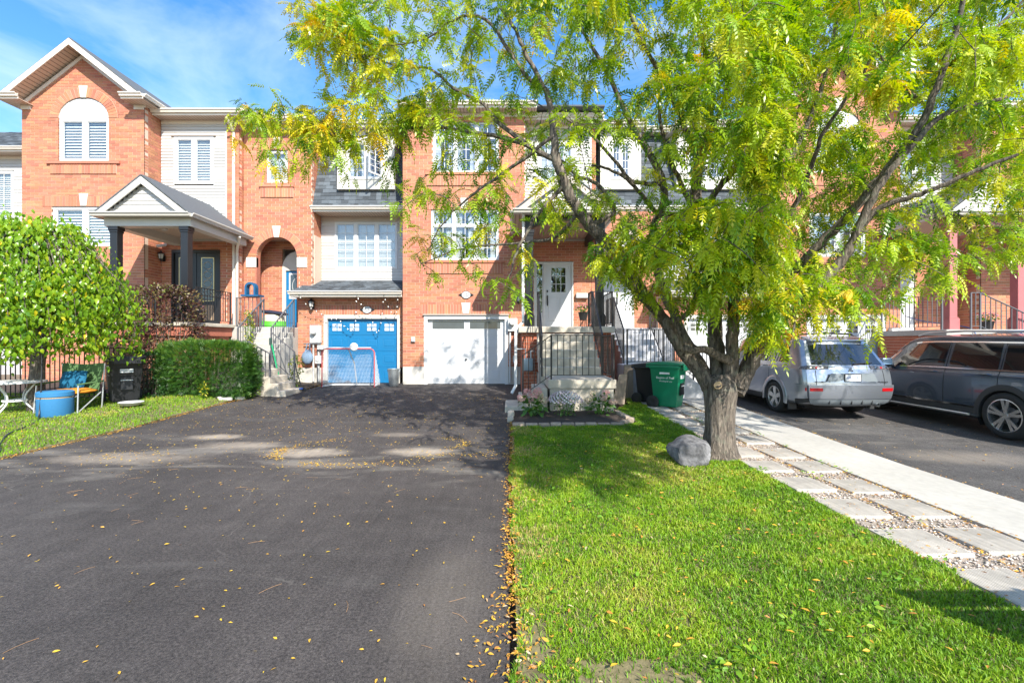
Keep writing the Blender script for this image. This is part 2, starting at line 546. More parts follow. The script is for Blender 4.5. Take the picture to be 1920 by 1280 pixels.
# ================================================================== GROUND
def asphalt_mat(name, base, dusty):
    m = bpy.data.materials.new(name)
    m.use_nodes = True
    n, l = m.node_tree.nodes, m.node_tree.links
    b = n['Principled BSDF']
    b.inputs['Roughness'].default_value = 0.82
    b.inputs['Specular IOR Level'].default_value = 0.35
    tc = n.new('ShaderNodeTexCoord')
    def noise(scale, detail=5, rough=0.6, vec=None, dist=0.0):
        z = n.new('ShaderNodeTexNoise')
        z.inputs['Scale'].default_value = scale; z.inputs['Detail'].default_value = detail
        z.inputs['Roughness'].default_value = rough; z.inputs['Distortion'].default_value = dist
        l.new(vec if vec else tc.outputs['Object'], z.inputs['Vector'])
        return z.outputs['Fac']
    def ramp(v, p0, p1, c0, c1):
        r = n.new('ShaderNodeValToRGB')
        r.color_ramp.elements[0].position = p0; r.color_ramp.elements[0].color = (*c0, 1)
        r.color_ramp.elements[1].position = p1; r.color_ramp.elements[1].color = (*c1, 1)
        l.new(v, r.inputs['Fac']); return r.outputs['Color']
    def mix(mode, fac, a, c):
        x = n.new('ShaderNodeMixRGB'); x.blend_type = mode
        if isinstance(fac, float): x.inputs['Fac'].default_value = fac
        else: l.new(fac, x.inputs['Fac'])
        for s, q in ((1, a), (2, c)):
            if isinstance(q, tuple): x.inputs[s].default_value = (*q, 1)
            else: l.new(q, x.inputs[s])
        return x.outputs['Color']
    def math_(op, a, c):
        x = n.new('ShaderNodeMath'); x.operation = op; x.use_clamp = True
        for s, q in ((0, a), (1, c)):
            if isinstance(q, (int, float)): x.inputs[s].default_value = q
            else: l.new(q, x.inputs[s])
        return x.outputs[0]
    big = noise(0.5, 5)
    col = ramp(big, 0.35, 0.68, tuple(c * 0.78 for c in base), tuple(c * 1.3 for c in base))
    mid = noise(5.0, 6, 0.7)
    col = mix('MULTIPLY', 0.7, col, ramp(mid, 0.3, 0.7, (0.72, 0.72, 0.73), (1.25, 1.25, 1.24)))
    grit = noise(170, 2, 0.6)
    col = mix('MULTIPLY', 0.8, col, ramp(grit, 0.33, 0.68, (0.45, 0.45, 0.46), (1.55, 1.55, 1.55)))
    g2 = noise(55, 3, 0.7)
    col = mix('MULTIPLY', 0.75, col, ramp(g2, 0.36, 0.64, (0.42, 0.42, 0.43), (1.65, 1.63, 1.6)))
    # pale stone grains
    vo = n.new('ShaderNodeTexVoronoi'); vo.inputs['Scale'].default_value = 95
    l.new(tc.outputs['Object'], vo.inputs['Vector'])
    sp = ramp(vo.outputs['Distance'], 0.05, 0.16, (1, 1, 1), (0, 0, 0))
    spm = n.new('ShaderNodeRGBToBW'); l.new(sp, spm.inputs['Color'])
    pick = n.new('ShaderNodeRGBToBW'); l.new(ramp(noise(30, 2), 0.55, 0.62, (0, 0, 0), (1, 1, 1)), pick.inputs['Color'])
    col = mix('MIX', math_('MULTIPLY', math_('MULTIPLY', spm.outputs[0], pick.outputs[0]), 0.85), col, (0.27, 0.25, 0.22))
    # dust and worn streaks along the drive, with a shape of their own
    mp = n.new('ShaderNodeMapping'); mp.inputs['Scale'].default_value = (0.55, 1.9, 1)
    mp.inputs['Rotation'].default_value = (0, 0, R(12))
    l.new(tc.outputs['Object'], mp.inputs['Vector'])
    du = noise(1.1, 8, 0.65, mp.outputs['Vector'], 0.4)
    sep = n.new('ShaderNodeSeparateXYZ'); l.new(tc.outputs['Object'], sep.inputs[0])
    band = n.new('ShaderNodeMapRange'); band.interpolation_type = 'SMOOTHSTEP'
    band.inputs['From Min'].default_value = 1.7; band.inputs['From Max'].default_value = 0.1
    dist = math_('ABSOLUTE', 0, 0)
    sub = n.new('ShaderNodeMath'); sub.operation = 'SUBTRACT'; l.new(sep.outputs['Y'], sub.inputs[0]); sub.inputs[1].default_value = dusty[0]
    ab = n.new('ShaderNodeMath'); ab.operation = 'ABSOLUTE'; l.new(sub.outputs[0], ab.inputs[0])
    l.new(ab.outputs[0], band.inputs['Value'])
    dm = n.new('ShaderNodeRGBToBW'); l.new(ramp(du, 0.50, 0.68, (0, 0, 0), (1, 1, 1)), dm.inputs['Color'])
    dm2 = n.new('ShaderNodeRGBToBW'); l.new(ramp(du, 0.55, 0.85, (0, 0, 0), (1, 1, 1)), dm2.inputs['Color'])
    col = mix('MIX', math_('MULTIPLY', math_('MULTIPLY', dm.outputs[0], band.outputs['Result']), dusty[1]), col, (0.23, 0.205, 0.175))
    col = mix('MIX', math_('MULTIPLY', dm2.outputs[0], 0.45), col, (0.15, 0.14, 0.13))
    # pale dusty stains, each an uneven ellipse
    for (ex, ey, rx, ry, st_) in dusty[2]:
        dx = n.new('ShaderNodeMath'); dx.operation = 'MULTIPLY_ADD'; l.new(sep.outputs['X'], dx.inputs[0]); dx.inputs[1].default_value = 1 / rx; dx.inputs[2].default_value = -ex / rx
        dy = n.new('ShaderNodeMath'); dy.operation = 'MULTIPLY_ADD'; l.new(sep.outputs['Y'], dy.inputs[0]); dy.inputs[1].default_value = 1 / ry; dy.inputs[2].default_value = -ey / ry
        d2 = n.new('ShaderNodeMath'); d2.operation = 'MULTIPLY'; l.new(dx.outputs[0], d2.inputs[0]); l.new(dx.outputs[0], d2.inputs[1])
        d3 = n.new('ShaderNodeMath'); d3.operation = 'MULTIPLY_ADD'; l.new(dy.outputs[0], d3.inputs[0]); l.new(dy.outputs[0], d3.inputs[1]); l.new(d2.outputs[0], d3.inputs[2])
        d4 = n.new('ShaderNodeMath'); d4.operation = 'MULTIPLY_ADD'; l.new(mid, d4.inputs[0]); d4.inputs[1].default_value = 1.6; l.new(d3.outputs[0], d4.inputs[2])
        mk = n.new('ShaderNodeMapRange'); mk.interpolation_type = 'SMOOTHSTEP'
        mk.inputs['From Min'].default_value = 1.9; mk.inputs['From Max'].default_value = .55; mk.inputs['To Max'].default_value = st_
        l.new(d4.outputs[0], mk.inputs['Value'])
        col = mix('MIX', mk.outputs['Result'], col, (0.37, 0.31, 0.245))
    # roller / tyre streaks
    mp2 = n.new('ShaderNodeMapping'); mp2.inputs['Scale'].default_value = (6.0, 0.45, 1); mp2.inputs['Rotation'].default_value = (0, 0, R(-22))
    l.new(tc.outputs['Object'], mp2.inputs['Vector'])
    st = noise(3.0, 4, 0.6, mp2.outputs['Vector'])
    col = mix('MULTIPLY', 0.55, col, ramp(st, 0.35, 0.7, (0.82, 0.82, 0.82), (1.2, 1.2, 1.2)))
    # hairline cracks
    vc = n.new('ShaderNodeTexVoronoi'); vc.feature = 'DISTANCE_TO_EDGE'; vc.inputs['Scale'].default_value = 0.75
    wob = n.new('ShaderNodeMixRGB'); wob.blend_type = 'ADD'; wob.inputs['Fac'].default_value = 0.35
    nzc = n.new('ShaderNodeTexNoise'); nzc.inputs['Scale'].default_value = 3.0; nzc.inputs['Detail'].default_value = 6
    l.new(tc.outputs['Object'], nzc.inputs['Vector'])
    l.new(tc.outputs['Object'], wob.inputs[1]); l.new(nzc.outputs['Color'], wob.inputs[2])
    l.new(wob.outputs['Color'], vc.inputs['Vector'])
    cr = n.new('ShaderNodeRGBToBW'); l.new(ramp(vc.outputs['Distance'], 0.002, 0.006, (1, 1, 1), (0, 0, 0)), cr.inputs['Color'])
    cm = n.new('ShaderNodeRGBToBW'); l.new(ramp(noise(0.7, 3), 0.52, 0.6, (0, 0, 0), (1, 1, 1)), cm.inputs['Color'])
    col = mix('MIX', math_('MULTIPLY', math_('MULTIPLY', cr.outputs[0], cm.outputs[0]), 0.4), col, (0.20, 0.18, 0.16))
    l.new(col, b.inputs['Base Color'])
    bp = n.new('ShaderNodeBump'); bp.inputs['Strength'].default_value = 0.55; bp.inputs['Distance'].default_value = 0.006
    l.new(grit, bp.inputs['Height']); l.new(bp.outputs['Normal'], b.inputs['Normal'])
    return m

ASPH = asphalt_mat('driveway_asphalt', (0.055, 0.048, 0.045), (6.2, 0.7, [(-4.85, 7.45, .55, .22, .85), (-4.1, 6.9, .8, .28, .6), (-2.95, 6.5, .75, .3, .85), (-1.35, 6.55, .6, .25, .9), (-5.3, 6.2, 1.3, .35, .55), (-1.9, 7.6, .5, .2, .4), (-.4, 2.8, .4, .9, .14), (-2.4, 5.9, .9, .2, .35)]))
ASPH2 = asphalt_mat('old_asphalt', (0.068, 0.064, 0.062), (8.2, 0.5, [(6.5, 6.5, 1.2, .5, .35), (8, 5.5, 1.5, .4, .3)]))
EARTH = M('earth', (0.16, 0.115, 0.075), 0.95, var=0.3, scale=14, bump=0.6, bscale=50, var2=0.2, scale2=2)
TURF = M('turf_soil', (0.15, 0.125, 0.06), 0.95, var=0.4, scale=25, bump=0.6, bscale=60, var2=0.3, scale2=2)

# one sheet to the horizon
gm = MB()
xs = [-600, -120, -40, -20] + [x * 0.8 - 16 for x in range(0, 46)] + [24, 40, 120, 600]
ys = [-600, -120, -30, -6, 0, 2, 4, 6, 7, 8, 9, 10, 11, 12, 13, 14, 14.5, 16, 24, 60, 160, 800]
vv = [(x, y, g(x, y) - 0.07) for y in ys for x in xs]
nx = len(xs)
gm.add(vv, [(j * nx + i, j * nx + i + 1, (j + 1) * nx + i + 1, (j + 1) * nx + i) for j in range(len(ys) - 1) for i in range(nx - 1)])
tag(gm.build('ground', EARTH), kind='structure')

DRIVE_L = [(-6.78, -3), (-6.85, 3), (-6.92, 6.1), (-6.75, 8), (-6.8, 10.8), (-6.55, 11.8), (-6.1, 12.6), (-5.95, 13.4), (-5.95, 14.84)]
sheet('driveway', DRIVE_L + [(-3.3, 14.84), (-3.3, 14.6), (0.35, 14.6), (0.35, 11.0), (-0.02, 9.6), (-0.04, 6), (-0.01, 2), (0.0, -3)], 0.0, ASPH, 0.6)
sheet('neighbour_driveway', [(5.1, -3), (5.08, 4), (5.12, 8), (5.15, 14.8), (14.0, 14.8), (14.0, -3)], 0.0, ASPH2, 0.7)

# lawns: soil sheet under the blades
LAWN_R = [(0.02, -0.5), (0.03, 2), (0.0, 5), (0.0, 8.05), (1.95, 8.2), (2.35, 8.45), (2.2, 9.7), (2.75, 10.6), (2.75, 12.4), (3.0, 12.4), (3.02, 8.7), (3.02, 5.5), (2.98, 3), (2.95, -0.5)]
LAWN_L = [(-6.82, -0.5), (-6.88, 3), (-6.95, 6.1), (-6.78, 8), (-6.83, 10.8), (-6.95, 11.4), (-16, 11.6), (-16, -0.5)]
sheet('lawn', LAWN_R, 0.025, TURF, 0.5, skirt=0.05)
sheet('side_lawn', LAWN_L, 0.025, TURF, 0.6, skirt=0.05)
# planting bed under the mulberry and the hedge
sheet('planting_bed', [(-16, 11.6), (-6.95, 11.4), (-6.85, 10.85), (-6.6, 11.8), (-6.15, 12.6), (-6.0, 13.4), (-6.0, 15.0), (-16, 15.0)], 0.02, SOIL, 0.6)

# gravel strip
GRAV = M('gravel_bed', (0.36, 0.30, 0.25), 0.95, var=0.45, scale=120, bump=1.0, bscale=140, var2=0.25, scale2=6)
sheet('gravel_strip', [(3.03, -2), (3.03, 12.6), (5.0, 12.6), (4.06, 10.6), (4.06, -2)], 0.008, GRAV, 0.6)

# pale concrete strip in three pours with open joints
cs = thing('concrete_strip', None, None)
cs['kind'] = 'structure'
edges_y = [-2.0, 1.2, 4.35, 7.5, 10.7, 12.9]
for a, b2 in zip(edges_y[:-1], edges_y[1:]):
    mb = MB()
    yy = [a + 0.006 + (b2 - a - 0.012) * i / 4 for i in range(5)]
    top = [(x, y, g(x, y) + 0.035) for y in yy for x in (4.06, 5.09)]
    bot = [(x, y, g(x, y) - 0.06) for y in yy for x in (4.06, 5.09)]
    k = len(top)
    fs = []
    for i in range(4):
        fs += [(2 * i, 2 * i + 1, 2 * i + 3, 2 * i + 2), (2 * i, 2 * i + 2, 2 * i + 2 + k, 2 * i + k), (2 * i + 1, 2 * i + 1 + k, 2 * i + 3 + k, 2 * i + 3)]
    fs += [(0, k, k + 1, 1), (8, 9, 9 + k, 8 + k)]
    mb.add(top + bot, fs)
    mb.build('concrete_panel', CONCL, cs)

# slab path: two columns of square slabs lying in the gravel
path = thing('slab_path', None, None)
path['kind'] = 'structure'
SLAB = M('patio_slab', (0.45, 0.41, 0.36), 0.9, var=0.14, scale=16, bump=0.15, bscale=150, rand=0.10, var2=0.16, scale2=3)
def slab_mesh():
    mb = MB()
    mb.box(-0.215, 0.215, -0.225, 0.225, -0.05, 0.0)
    # fine ribs across the tread surface
    for i in range(21):
        x = -0.2 + i * 0.02
        mb.box(x - 0.0055, x + 0.0055, -0.212, 0.212, -0.001, 0.0025)
    me = bpy.data.meshes.new('slab')
    me.from_pydata(mb.v, [], mb.f)
    me.materials.append(SLAB)
    return me
SM = slab_mesh()
rows = [2.22, 2.93, 3.6, 4.3, 5.0, 5.72, 6.42, 7.14, 7.85, 8.55, 9.25, 9.95, 10.65]
for i, y in enumerate(rows):
    for cx in (3.21, 3.775):
        o = link('slab', SM, path)
        yy = y + random.uniform(-0.03, 0.03)
        xx = cx + random.uniform(-0.015, 0.015)
        o.location = (xx, yy, g(xx, yy) + 0.037 + random.uniform(-0.006, 0.006))
        o.rotation_euler = (math.atan2(g(xx, yy + .2) - g(xx, yy - .2), .4) + random.uniform(-.012, .012), random.uniform(-.012, .012), random.uniform(-.035, .035))

# gravel stones (too many to count)
def scatter_stones(n, region, size, mat, name, label, avoid=None):
    base = np.array([(1, 0, 0), (-1, 0, 0), (0, 1, 0), (0, -1, 0), (0, 0, 1), (0, 0, -1)], float)
    tri = np.array([(0, 2, 4), (2, 1, 4), (1, 3, 4), (3, 0, 4), (2, 0, 5), (1, 2, 5), (3, 1, 5), (0, 3, 5)])
    P = region(n)
    V = np.zeros((len(P), 6, 3)); 
    for k in range(len(P)):
        s = size * RNG.uniform(0.6, 1.5) * np.array([RNG.uniform(.7, 1.3), RNG.uniform(.7, 1.3), RNG.uniform(.35, .7)])
        a = RNG.uniform(0, 6.28)
        rot = np.array([[math.cos(a), -math.sin(a), 0], [math.sin(a), math.cos(a), 0], [0, 0, 1]])
        b2 = base + RNG.normal(0, 0.18, (6, 3))
        V[k] = (b2 * s) @ rot.T + P[k]
    Fq = (tri[None] + (np.arange(len(P)) * 6)[:, None, None]).reshape(-1, 3)
    o = quads_mesh(name, V.reshape(-1, 3), Fq, mat, None)
    o['kind'] = 'stuff'; o['label'] = label; o['category'] = 'gravel'
    return o
GSTONE = M('gravel_stone', (0.46, 0.40, 0.35), 0.9, var=0.15, scale=40, rand=0.5, hue=0.02)
def reg_grav(n):
    out = []
    while len(out) < n:
        y = 2.0 + 9.5 * RNG.random() ** 1.8
        x = RNG.uniform(3.03, 4.06)
        out.append((x, y, g(x, y) + 0.016))
    return np.array(out)
scatter_stones(9000, reg_grav, 0.011, GSTONE, 'gravel', 'loose grey gravel between the square path slabs')
# ================================================================== HOUSE TOOLKIT
BL, BH, JT = 0.257, 0.079, 0.0105         # brick length, height, joint
CP = BH + JT

def make_spans(u0, u1, openings=(), gable=None):
    def spans(z):
        a, b = u0, u1
        if gable:
            cx, zb, slope, hw = gable
            if z > zb:
                h = hw - (z - zb) / slope
                if h <= 0.02: return []
                a, b = max(a, cx - h), min(b, cx + h)
        iv = [(a, b)]
        for o in openings:
            if o[0] == 'arch':
                _, cx, hw, z0, zs = o
                if z < z0 or z > zs + hw: continue
                h = hw if z <= zs else math.sqrt(max(0, hw * hw - (z - zs) ** 2))
                c, d = cx - h, cx + h
            else:
                c, d, z0, z1 = o
                if z < z0 or z > z1: continue
            nv = []
            for p, q in iv:
                if d <= p or c >= q: nv.append((p, q)); continue
                if c > p: nv.append((p, c))
                if d < q: nv.append((d, q))
            iv = nv
        return iv
    return spans

_brick_me = {}
def unit_brick(axis, mat):
    key = (axis, mat.name)
    if key not in _brick_me:
        mb = MB()
        if axis == 'f': mb.box(-BL / 2, BL / 2, 0, 0.03, 0, BH)
        else: mb.box(0, 0.03, -BL / 2, BL / 2, 0, BH)
        me = bpy.data.meshes.new('brick')
        me.from_pydata(mb.v, [], mb.f)
        bm = bmesh.new(); bm.from_mesh(me)
        bmesh.ops.recalc_face_normals(bm, faces=bm.faces)
        bm.to_mesh(me); bm.free()
        me.materials.append(mat)
        _brick_me[key] = me
    return _brick_me[key]

def brickwall(house, name, axis, plane, u0, u1, z0, z1, spans=None, indiv=0, focus=None, side=1, depth=0.16, mat=BRICK):
    """axis f: wall facing -Y at y=plane; axis s: wall in the Y-Z plane at x=plane, facing +X (side=1) or -X."""
    if spans is None: spans = make_spans(u0, u1)
    nrow = int(math.ceil((z1 - z0) / CP))
    mort, full, mass = MB(), [], MB()
    run = None
    rec = 0.007
    def put(mb, a, b, c, d, p0, p1):
        if axis == 'f': mb.box(a, b, plane + p0, plane + p1, c, d)
        elif side > 0: mb.box(plane - p1, plane - p0, a, b, c, d)
        else: mb.box(plane + p0, plane + p1, a, b, c, d)
    def flush(r):
        if r:
            for a, b in r[0]: put(mort, a, b, r[1], r[2], rec, depth)
    for k in range(nrow):
        za = z0 + k * CP
        zb = min(za + BH, z1)
        if zb - za < 0.02: break
        iv = spans(za + BH * 0.5)
        iv = [(max(a, u0), min(b, u1)) for a, b in iv if min(b, u1) - max(a, u0) > 0.02]
        ztop = min(za + CP, z1)
        if run and run[0] == iv: run[2] = ztop
        else:
            flush(run); run = [iv, za, ztop]
        off = (k % 2) * (BL + JT) / 2
        for a, b in iv:
            i = math.floor((a - u0 - off) / (BL + JT)) - 1
            while True:
                p = u0 + off + i * (BL + JT)
                i += 1
                if p >= b: break
                q = p + BL
                pa, qa = max(p, a), min(q, b)
                if qa - pa < 0.03: continue
                if qa - pa > BL * 0.98 and zb - za > BH * 0.98:
                    full.append((pa, za))
                else:
                    e = random.uniform(-0.0012, 0.0012)
                    put(mass, pa, qa, za, zb, e, 0.03)
    flush(run)
    wall = mort.build(name, MORTAR, house)
    if focus is not None and indiv:
        full.sort(key=lambda t: (t[0] - focus[0]) ** 2 + (t[1] - focus[1]) ** 2)
    me = unit_brick(axis, mat)
    for p, z in full[:indiv]:
        o = link('brick', me, wall)
        e = random.uniform(-0.0015, 0.0015)
        if axis == 'f': o.location = (p + BL / 2, plane + e, z)
        elif side > 0: o.location = (plane - 0.03 + e, p + BL / 2, z)
        else: o.location = (plane + e, p + BL / 2, z)
    for p, z in full[indiv:]:
        e = random.uniform(-0.0015, 0.0015)
        put(mass, p, p + BL, z, z + BH, e, 0.03)
    if mass.v:
        tag(mass.build('brick_courses', mat, wall), kind='stuff')
    return wall

def soldier(house, u0, u1, z0, z1, plane, proud=0.012, mat=BRICK, obj=True):
    n = max(1, round((u1 - u0) / CP))
    w = (u1 - u0) / n
    back = MB(); back.box(u0, u1, plane - proud + 0.007, plane + 0.05, z0, z1)
    b = back.build('soldier_course', MORTAR, house)
    me = None
    for i in range(n):
        if me is None:
            mb = MB(); mb.box(-(w - JT) / 2, (w - JT) / 2, 0, 0.03, 0, z1 - z0)
            o = mb.build('soldier_brick', mat, b); me = o.data
        else:
            o = link('soldier_brick', me, b)
        o.location = (u0 + w * (i + 0.5), plane - proud + random.uniform(-0.001, 0.001), z0)

def arch_ring(house, cx, zs, r0, r1, plane, a0=0.0, a1=math.pi, proud=0.012, mat=BRICK, legs=0.0):
    n = max(3, round((a1 - a0) * (r0 + r1) / 2 / CP))
    da = (a1 - a0) / n
    bk = MB()
    for i in range(n):
        a, b = a0 + i * da, a0 + (i + 1) * da
        poly = [(cx + r * math.cos(t), zs + r * math.sin(t)) for r, t in ((r0, a), (r1, a), (r1, b), (r0, b))]
        bk.prism(poly, plane - proud + 0.008, plane + 0.06)
    ring = bk.build('arch_ring', MORTAR, house)
    for i in range(n):
        a, b = a0 + (i + 0.06) * da, a0 + (i + 0.94) * da
        mb = MB()
        poly = [(cx + r * math.cos(t), zs + r * math.sin(t)) for r, t in ((r0, a), (r1 - 0.004, a), (r1 - 0.004, b), (r0, b))]
        mb.prism(poly, plane - proud + random.uniform(-0.001, 0.001), plane + 0.03)
        mb.build('voussoir', mat, ring)
    return ring

def keystone(house, cx, z0, z1, plane, w0=0.085, w1=0.13, mat=STONE):
    mb = MB()
    mb.prism([(cx - w0, z0), (cx + w0, z0), (cx + w1, z1), (cx - w1, z1)], plane - 0.03, plane + 0.05)
    return mb.build('keystone', mat, house, bevel=0.006)

def window(house, x0, x1, z0, z1, y, cols=2, fr=0.055, mull=0.07, grid=None, transom=0.0, blind=None, mat=TRIM, depth=0.08, label=None, room=True):
    """Outer frame face at y, panes set back; sub-parts: pane, grille, blind."""
    f = MB()
    f.box(x0, x1, y, y + depth, z0, z0 + fr)
    f.box(x0, x1, y, y + depth, z1 - fr, z1)
    f.box(x0, x0 + fr, y + 0.001, y + depth, z0 + fr, z1 - fr)
    f.box(x1 - fr, x1, y + 0.001, y + depth, z0 + fr, z1 - fr)
    cw = (x1 - x0 - 2 * fr - (cols - 1) * mull) / cols
    cells = []
    for c in range(cols):
        a = x0 + fr + c * (cw + mull)
        cells.append((a, a + cw))
        if c: f.box(a - mull, a, y + 0.002, y + depth, z0 + fr, z1 - fr)
    zt = z1 - fr
    if transom:
        f.box(x0 + fr, x1 - fr, y + 0.003, y + depth - 0.002, zt - transom - mull * 0.7, zt - transom)
    w = f.build('window', mat, house)
    if label: w['label'] = label
    rows = [(z0 + fr, zt - (transom + mull * 0.7 if transom else 0))]
    if transom: rows.append((zt - transom, zt))
    gs = 0.03
    for a, b in cells:
        for ri, (p, q) in enumerate(rows):
            s = MB()     # sash
            s.box(a, b, y + 0.018, y + 0.06, p, p + gs); s.box(a, b, y + 0.018, y + 0.06, q - gs, q)
            s.box(a, a + gs, y + 0.019, y + 0.06, p + gs, q - gs); s.box(b - gs, b, y + 0.019, y + 0.06, p + gs, q - gs)
            s.build('sash', mat, w)
            pm = MB(); pm.box(a + gs * .8, b - gs * .8, y + 0.036, y + 0.042, p + gs * .8, q - gs * .8)
            pm.build('pane', GLASS, w)
            if grid:
                gx, gz = grid if ri == 0 else (grid[0], 1)
                gb = MB()
                for i in range(1, gx):
                    x = a + gs + (b - a - 2 * gs) * i / gx
                    gb.box(x - 0.009, x + 0.009, y + 0.026, y + 0.036, p + gs, q - gs)
                for i in range(1, gz):
                    z = p + gs + (q - p - 2 * gs) * i / gz
                    gb.box(a + gs, b - gs, y + 0.0265, y + 0.0355, z - 0.009, z + 0.009)
                if gb.v: gb.build('grille', mat, w)
            if blind:
                bb = MB()
                if blind[0] == 'slat':
                    n = int((q - p) / 0.085)
                    for i in range(n):
                        z = p + (i + .5) * (q - p) / n
                        t = -blind[1]
                        bb.obox(((a + b) / 2, y + 0.11, z), (1, 0, 0), (0, math.cos(t), -math.sin(t)), (0, math.sin(t), math.cos(t)), (b - a) / 2, 0.044, 0.004)
                    bb.build('blind', BLIND, w)
                else:
                    n = 14
                    wd = (b - a) * blind[1]
                    for sgn in (0, 1):
                        vs = []
                        for i in range(n + 1):
                            xx = a + wd * i / n if sgn == 0 else b - wd * i / n
                            yy = y + 0.13 + 0.018 * math.sin(i * 2.2)
                            vs += [(xx, yy, p), (xx, yy, q)]
                        bb.add(vs, [(2 * i, 2 * i + 2, 2 * i + 3, 2 * i + 1) for i in range(n)])
                    bb.build('curtain', CURT, w)
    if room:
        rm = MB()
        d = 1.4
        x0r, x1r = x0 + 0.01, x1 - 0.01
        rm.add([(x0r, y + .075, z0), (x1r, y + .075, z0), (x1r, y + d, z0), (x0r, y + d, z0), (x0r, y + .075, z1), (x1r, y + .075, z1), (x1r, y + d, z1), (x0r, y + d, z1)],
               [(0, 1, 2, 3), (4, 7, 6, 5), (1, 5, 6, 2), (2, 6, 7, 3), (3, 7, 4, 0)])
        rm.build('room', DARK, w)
    return w

def siding(house, x0, x1, z0, z1, y, openings=(), exp=0.102, mat=VINYL, name='siding_board', gable=None, end=None):
    """Lapped boards, each an object."""
    bk = MB()
    sp = make_spans(x0, x1, openings, gable)
    n = int(math.ceil((z1 - z0) / exp))
    wall = None
    bk.box(x0, x1, y + 0.10, y + 0.12, z0, (gable[1] if gable else z1))
    wall = bk.build('siding_wall', mat, house)
    for k in range(n):
        za = z0 + k * exp; zb = min(za + exp, z1)
        for a, b in sp((za + zb) / 2):
            if b - a < 0.03: continue
            mb = MB()
            t = 0.024
            mb.prism([(y - t, za - 0.004), (y + 0.03, za - 0.004), (y + 0.03, zb), (y - 0.003, zb), (y - t + 0.002, za + 0.010)], a, b, axis='x')
            mb.build(name, mat, wall)
    return wall

def gutter_x(mb, x0, x1, y, z, s=0.115):
    """K-style gutter along x, front lip at y, top at z."""
    p = [(y + s, z), (y + s, z - s * .9), (y + s * .42, z - s * .9), (y + s * .30, z - s * .55), (y, z - s * .25), (y, z), (y + 0.012, z), (y + 0.012, z - 0.02), (y + s - 0.01, z - 0.02), (y + s - .01, z)]
    mb.prism(p, x0, x1, axis='x')

def gutter_y(mb, y0, y1, x, z, sgn=1, s=0.115):
    """Gutter along y; outer lip at x, facing sgn."""
    p = [(x - sgn * s, z), (x - sgn * s, z - s * .9), (x - sgn * s * .42, z - s * .9), (x - sgn * s * .3, z - s * .55), (x, z - s * .25), (x, z), (x - sgn * .012, z), (x - sgn * .012, z - .02), (x - sgn * (s - .01), z - .02), (x - sgn * (s - .01), z)]
    mb.prism(p, y0, y1, axis='y')

def eave_x(house, x0, x1, y_wall, y_edge, z, frieze=0.12, ret_r=0.0):
    """Soffit, fascia and gutter for an eave running along x. z = soffit height."""
    s = MB(); s.box(x0, x1, y_edge + 0.02, y_wall + 0.05, z, z + 0.02)
    s.build('soffit', SOFFIT, house)
    f = MB(); f.box(x0, x1, y_edge, y_edge + 0.022, z - 0.015, z + 0.15)
    f.build('fascia', GUTTER, house)
    gt = MB(); gutter_x(gt, x0, x1, y_edge - 0.115, z + 0.155)
    gt.build('gutter', GUTTER, house)
    if frieze:
        fz = MB(); fz.box(x0, x1, y_wall - 0.03, y_wall + 0.02, z - frieze, z - 0.001)
        fz.build('frieze_board', GUTTER, house)

_sh_me = {}
def shingles(house, O, U, V, ul, vl, clip=None, objects=False, name='shingle', mat=SHINGLE, under=True):
    """Roof plane: O lower-left corner, U along eave, V up the slope (unit vectors)."""
    O, U, V = Vector(O), Vector(U).normalized(), Vector(V).normalized()
    N = U.cross(V).normalized()
    deck = MB()
    if under:
        deck.add([O, O + U * ul, O + U * ul + V * vl, O + V * vl, O - N * .03, O + U * ul - N * .03, O + U * ul + V * vl - N * .03, O + V * vl - N * .03],
                 [(0, 1, 2, 3), (4, 7, 6, 5), (0, 4, 5, 1), (1, 5, 6, 2), (2, 6, 7, 3), (3, 7, 4, 0)])
    dk = deck.build('roof_slope', ROOFING, house) if under else house
    exp, w = 0.142, 0.205
    rows = int(vl / exp) + 1
    mass = MB()
    for r in range(rows):
        v0 = r * exp
        v1 = min(v0 + exp + 0.03, vl)
        if v1 - v0 < 0.03: continue
        u = -random.uniform(0, 0.3)
        while u < ul:
            wd = w * random.uniform(0.55, 1.35)
            a, b = max(u, 0), min(u + wd, ul)
            u += wd + 0.004
            if b - a < 0.03: continue
            if clip and not clip((a + b) / 2, (v0 + exp * .5), a, b): continue
            th = random.choice((0.006, 0.007, 0.013))
            lo, hi = O + V * v0, O + V * v1
            p = [lo + U * a + N * (th + 0.006), lo + U * b + N * (th + 0.006), hi + U * b + N * 0.004, hi + U * a + N * 0.004]
            q = [lo + U * a + N * 0.001, lo + U * b + N * 0.001, hi + U * b + N * 0.001, hi + U * a + N * 0.001]
            fs = [(0, 1, 2, 3), (0, 4, 5, 1), (1, 5, 6, 2), (3, 7, 4, 0)]
            if objects:
                m2 = MB(); m2.add(p + q, fs); m2.build(name, mat, dk)
            else:
                mass.add(p + q, fs)
    if mass.v:
        tag(mass.build('shingle_field', mat, dk), kind='stuff')
    return dk

def downspout(house, pts, w=0.075, d=0.055, mat=GUTTER):
    mb = MB()
    for a, b in zip(pts[:-1], pts[1:]):
        a, b = Vector(a), Vector(b)
        t = (b - a).normalized()
        ax = Vector((1, 0, 0)) if abs(t.x) < 0.8 else Vector((0, 0, 1))
        ay = t.cross(ax).normalized(); ax = ay.cross(t).normalized()
        mb.obox((a + b) / 2, ax, ay, t, w / 2, d / 2, (b - a).length / 2 + 0.02)
    return mb.build('downspout', mat, house, bevel=0.008)

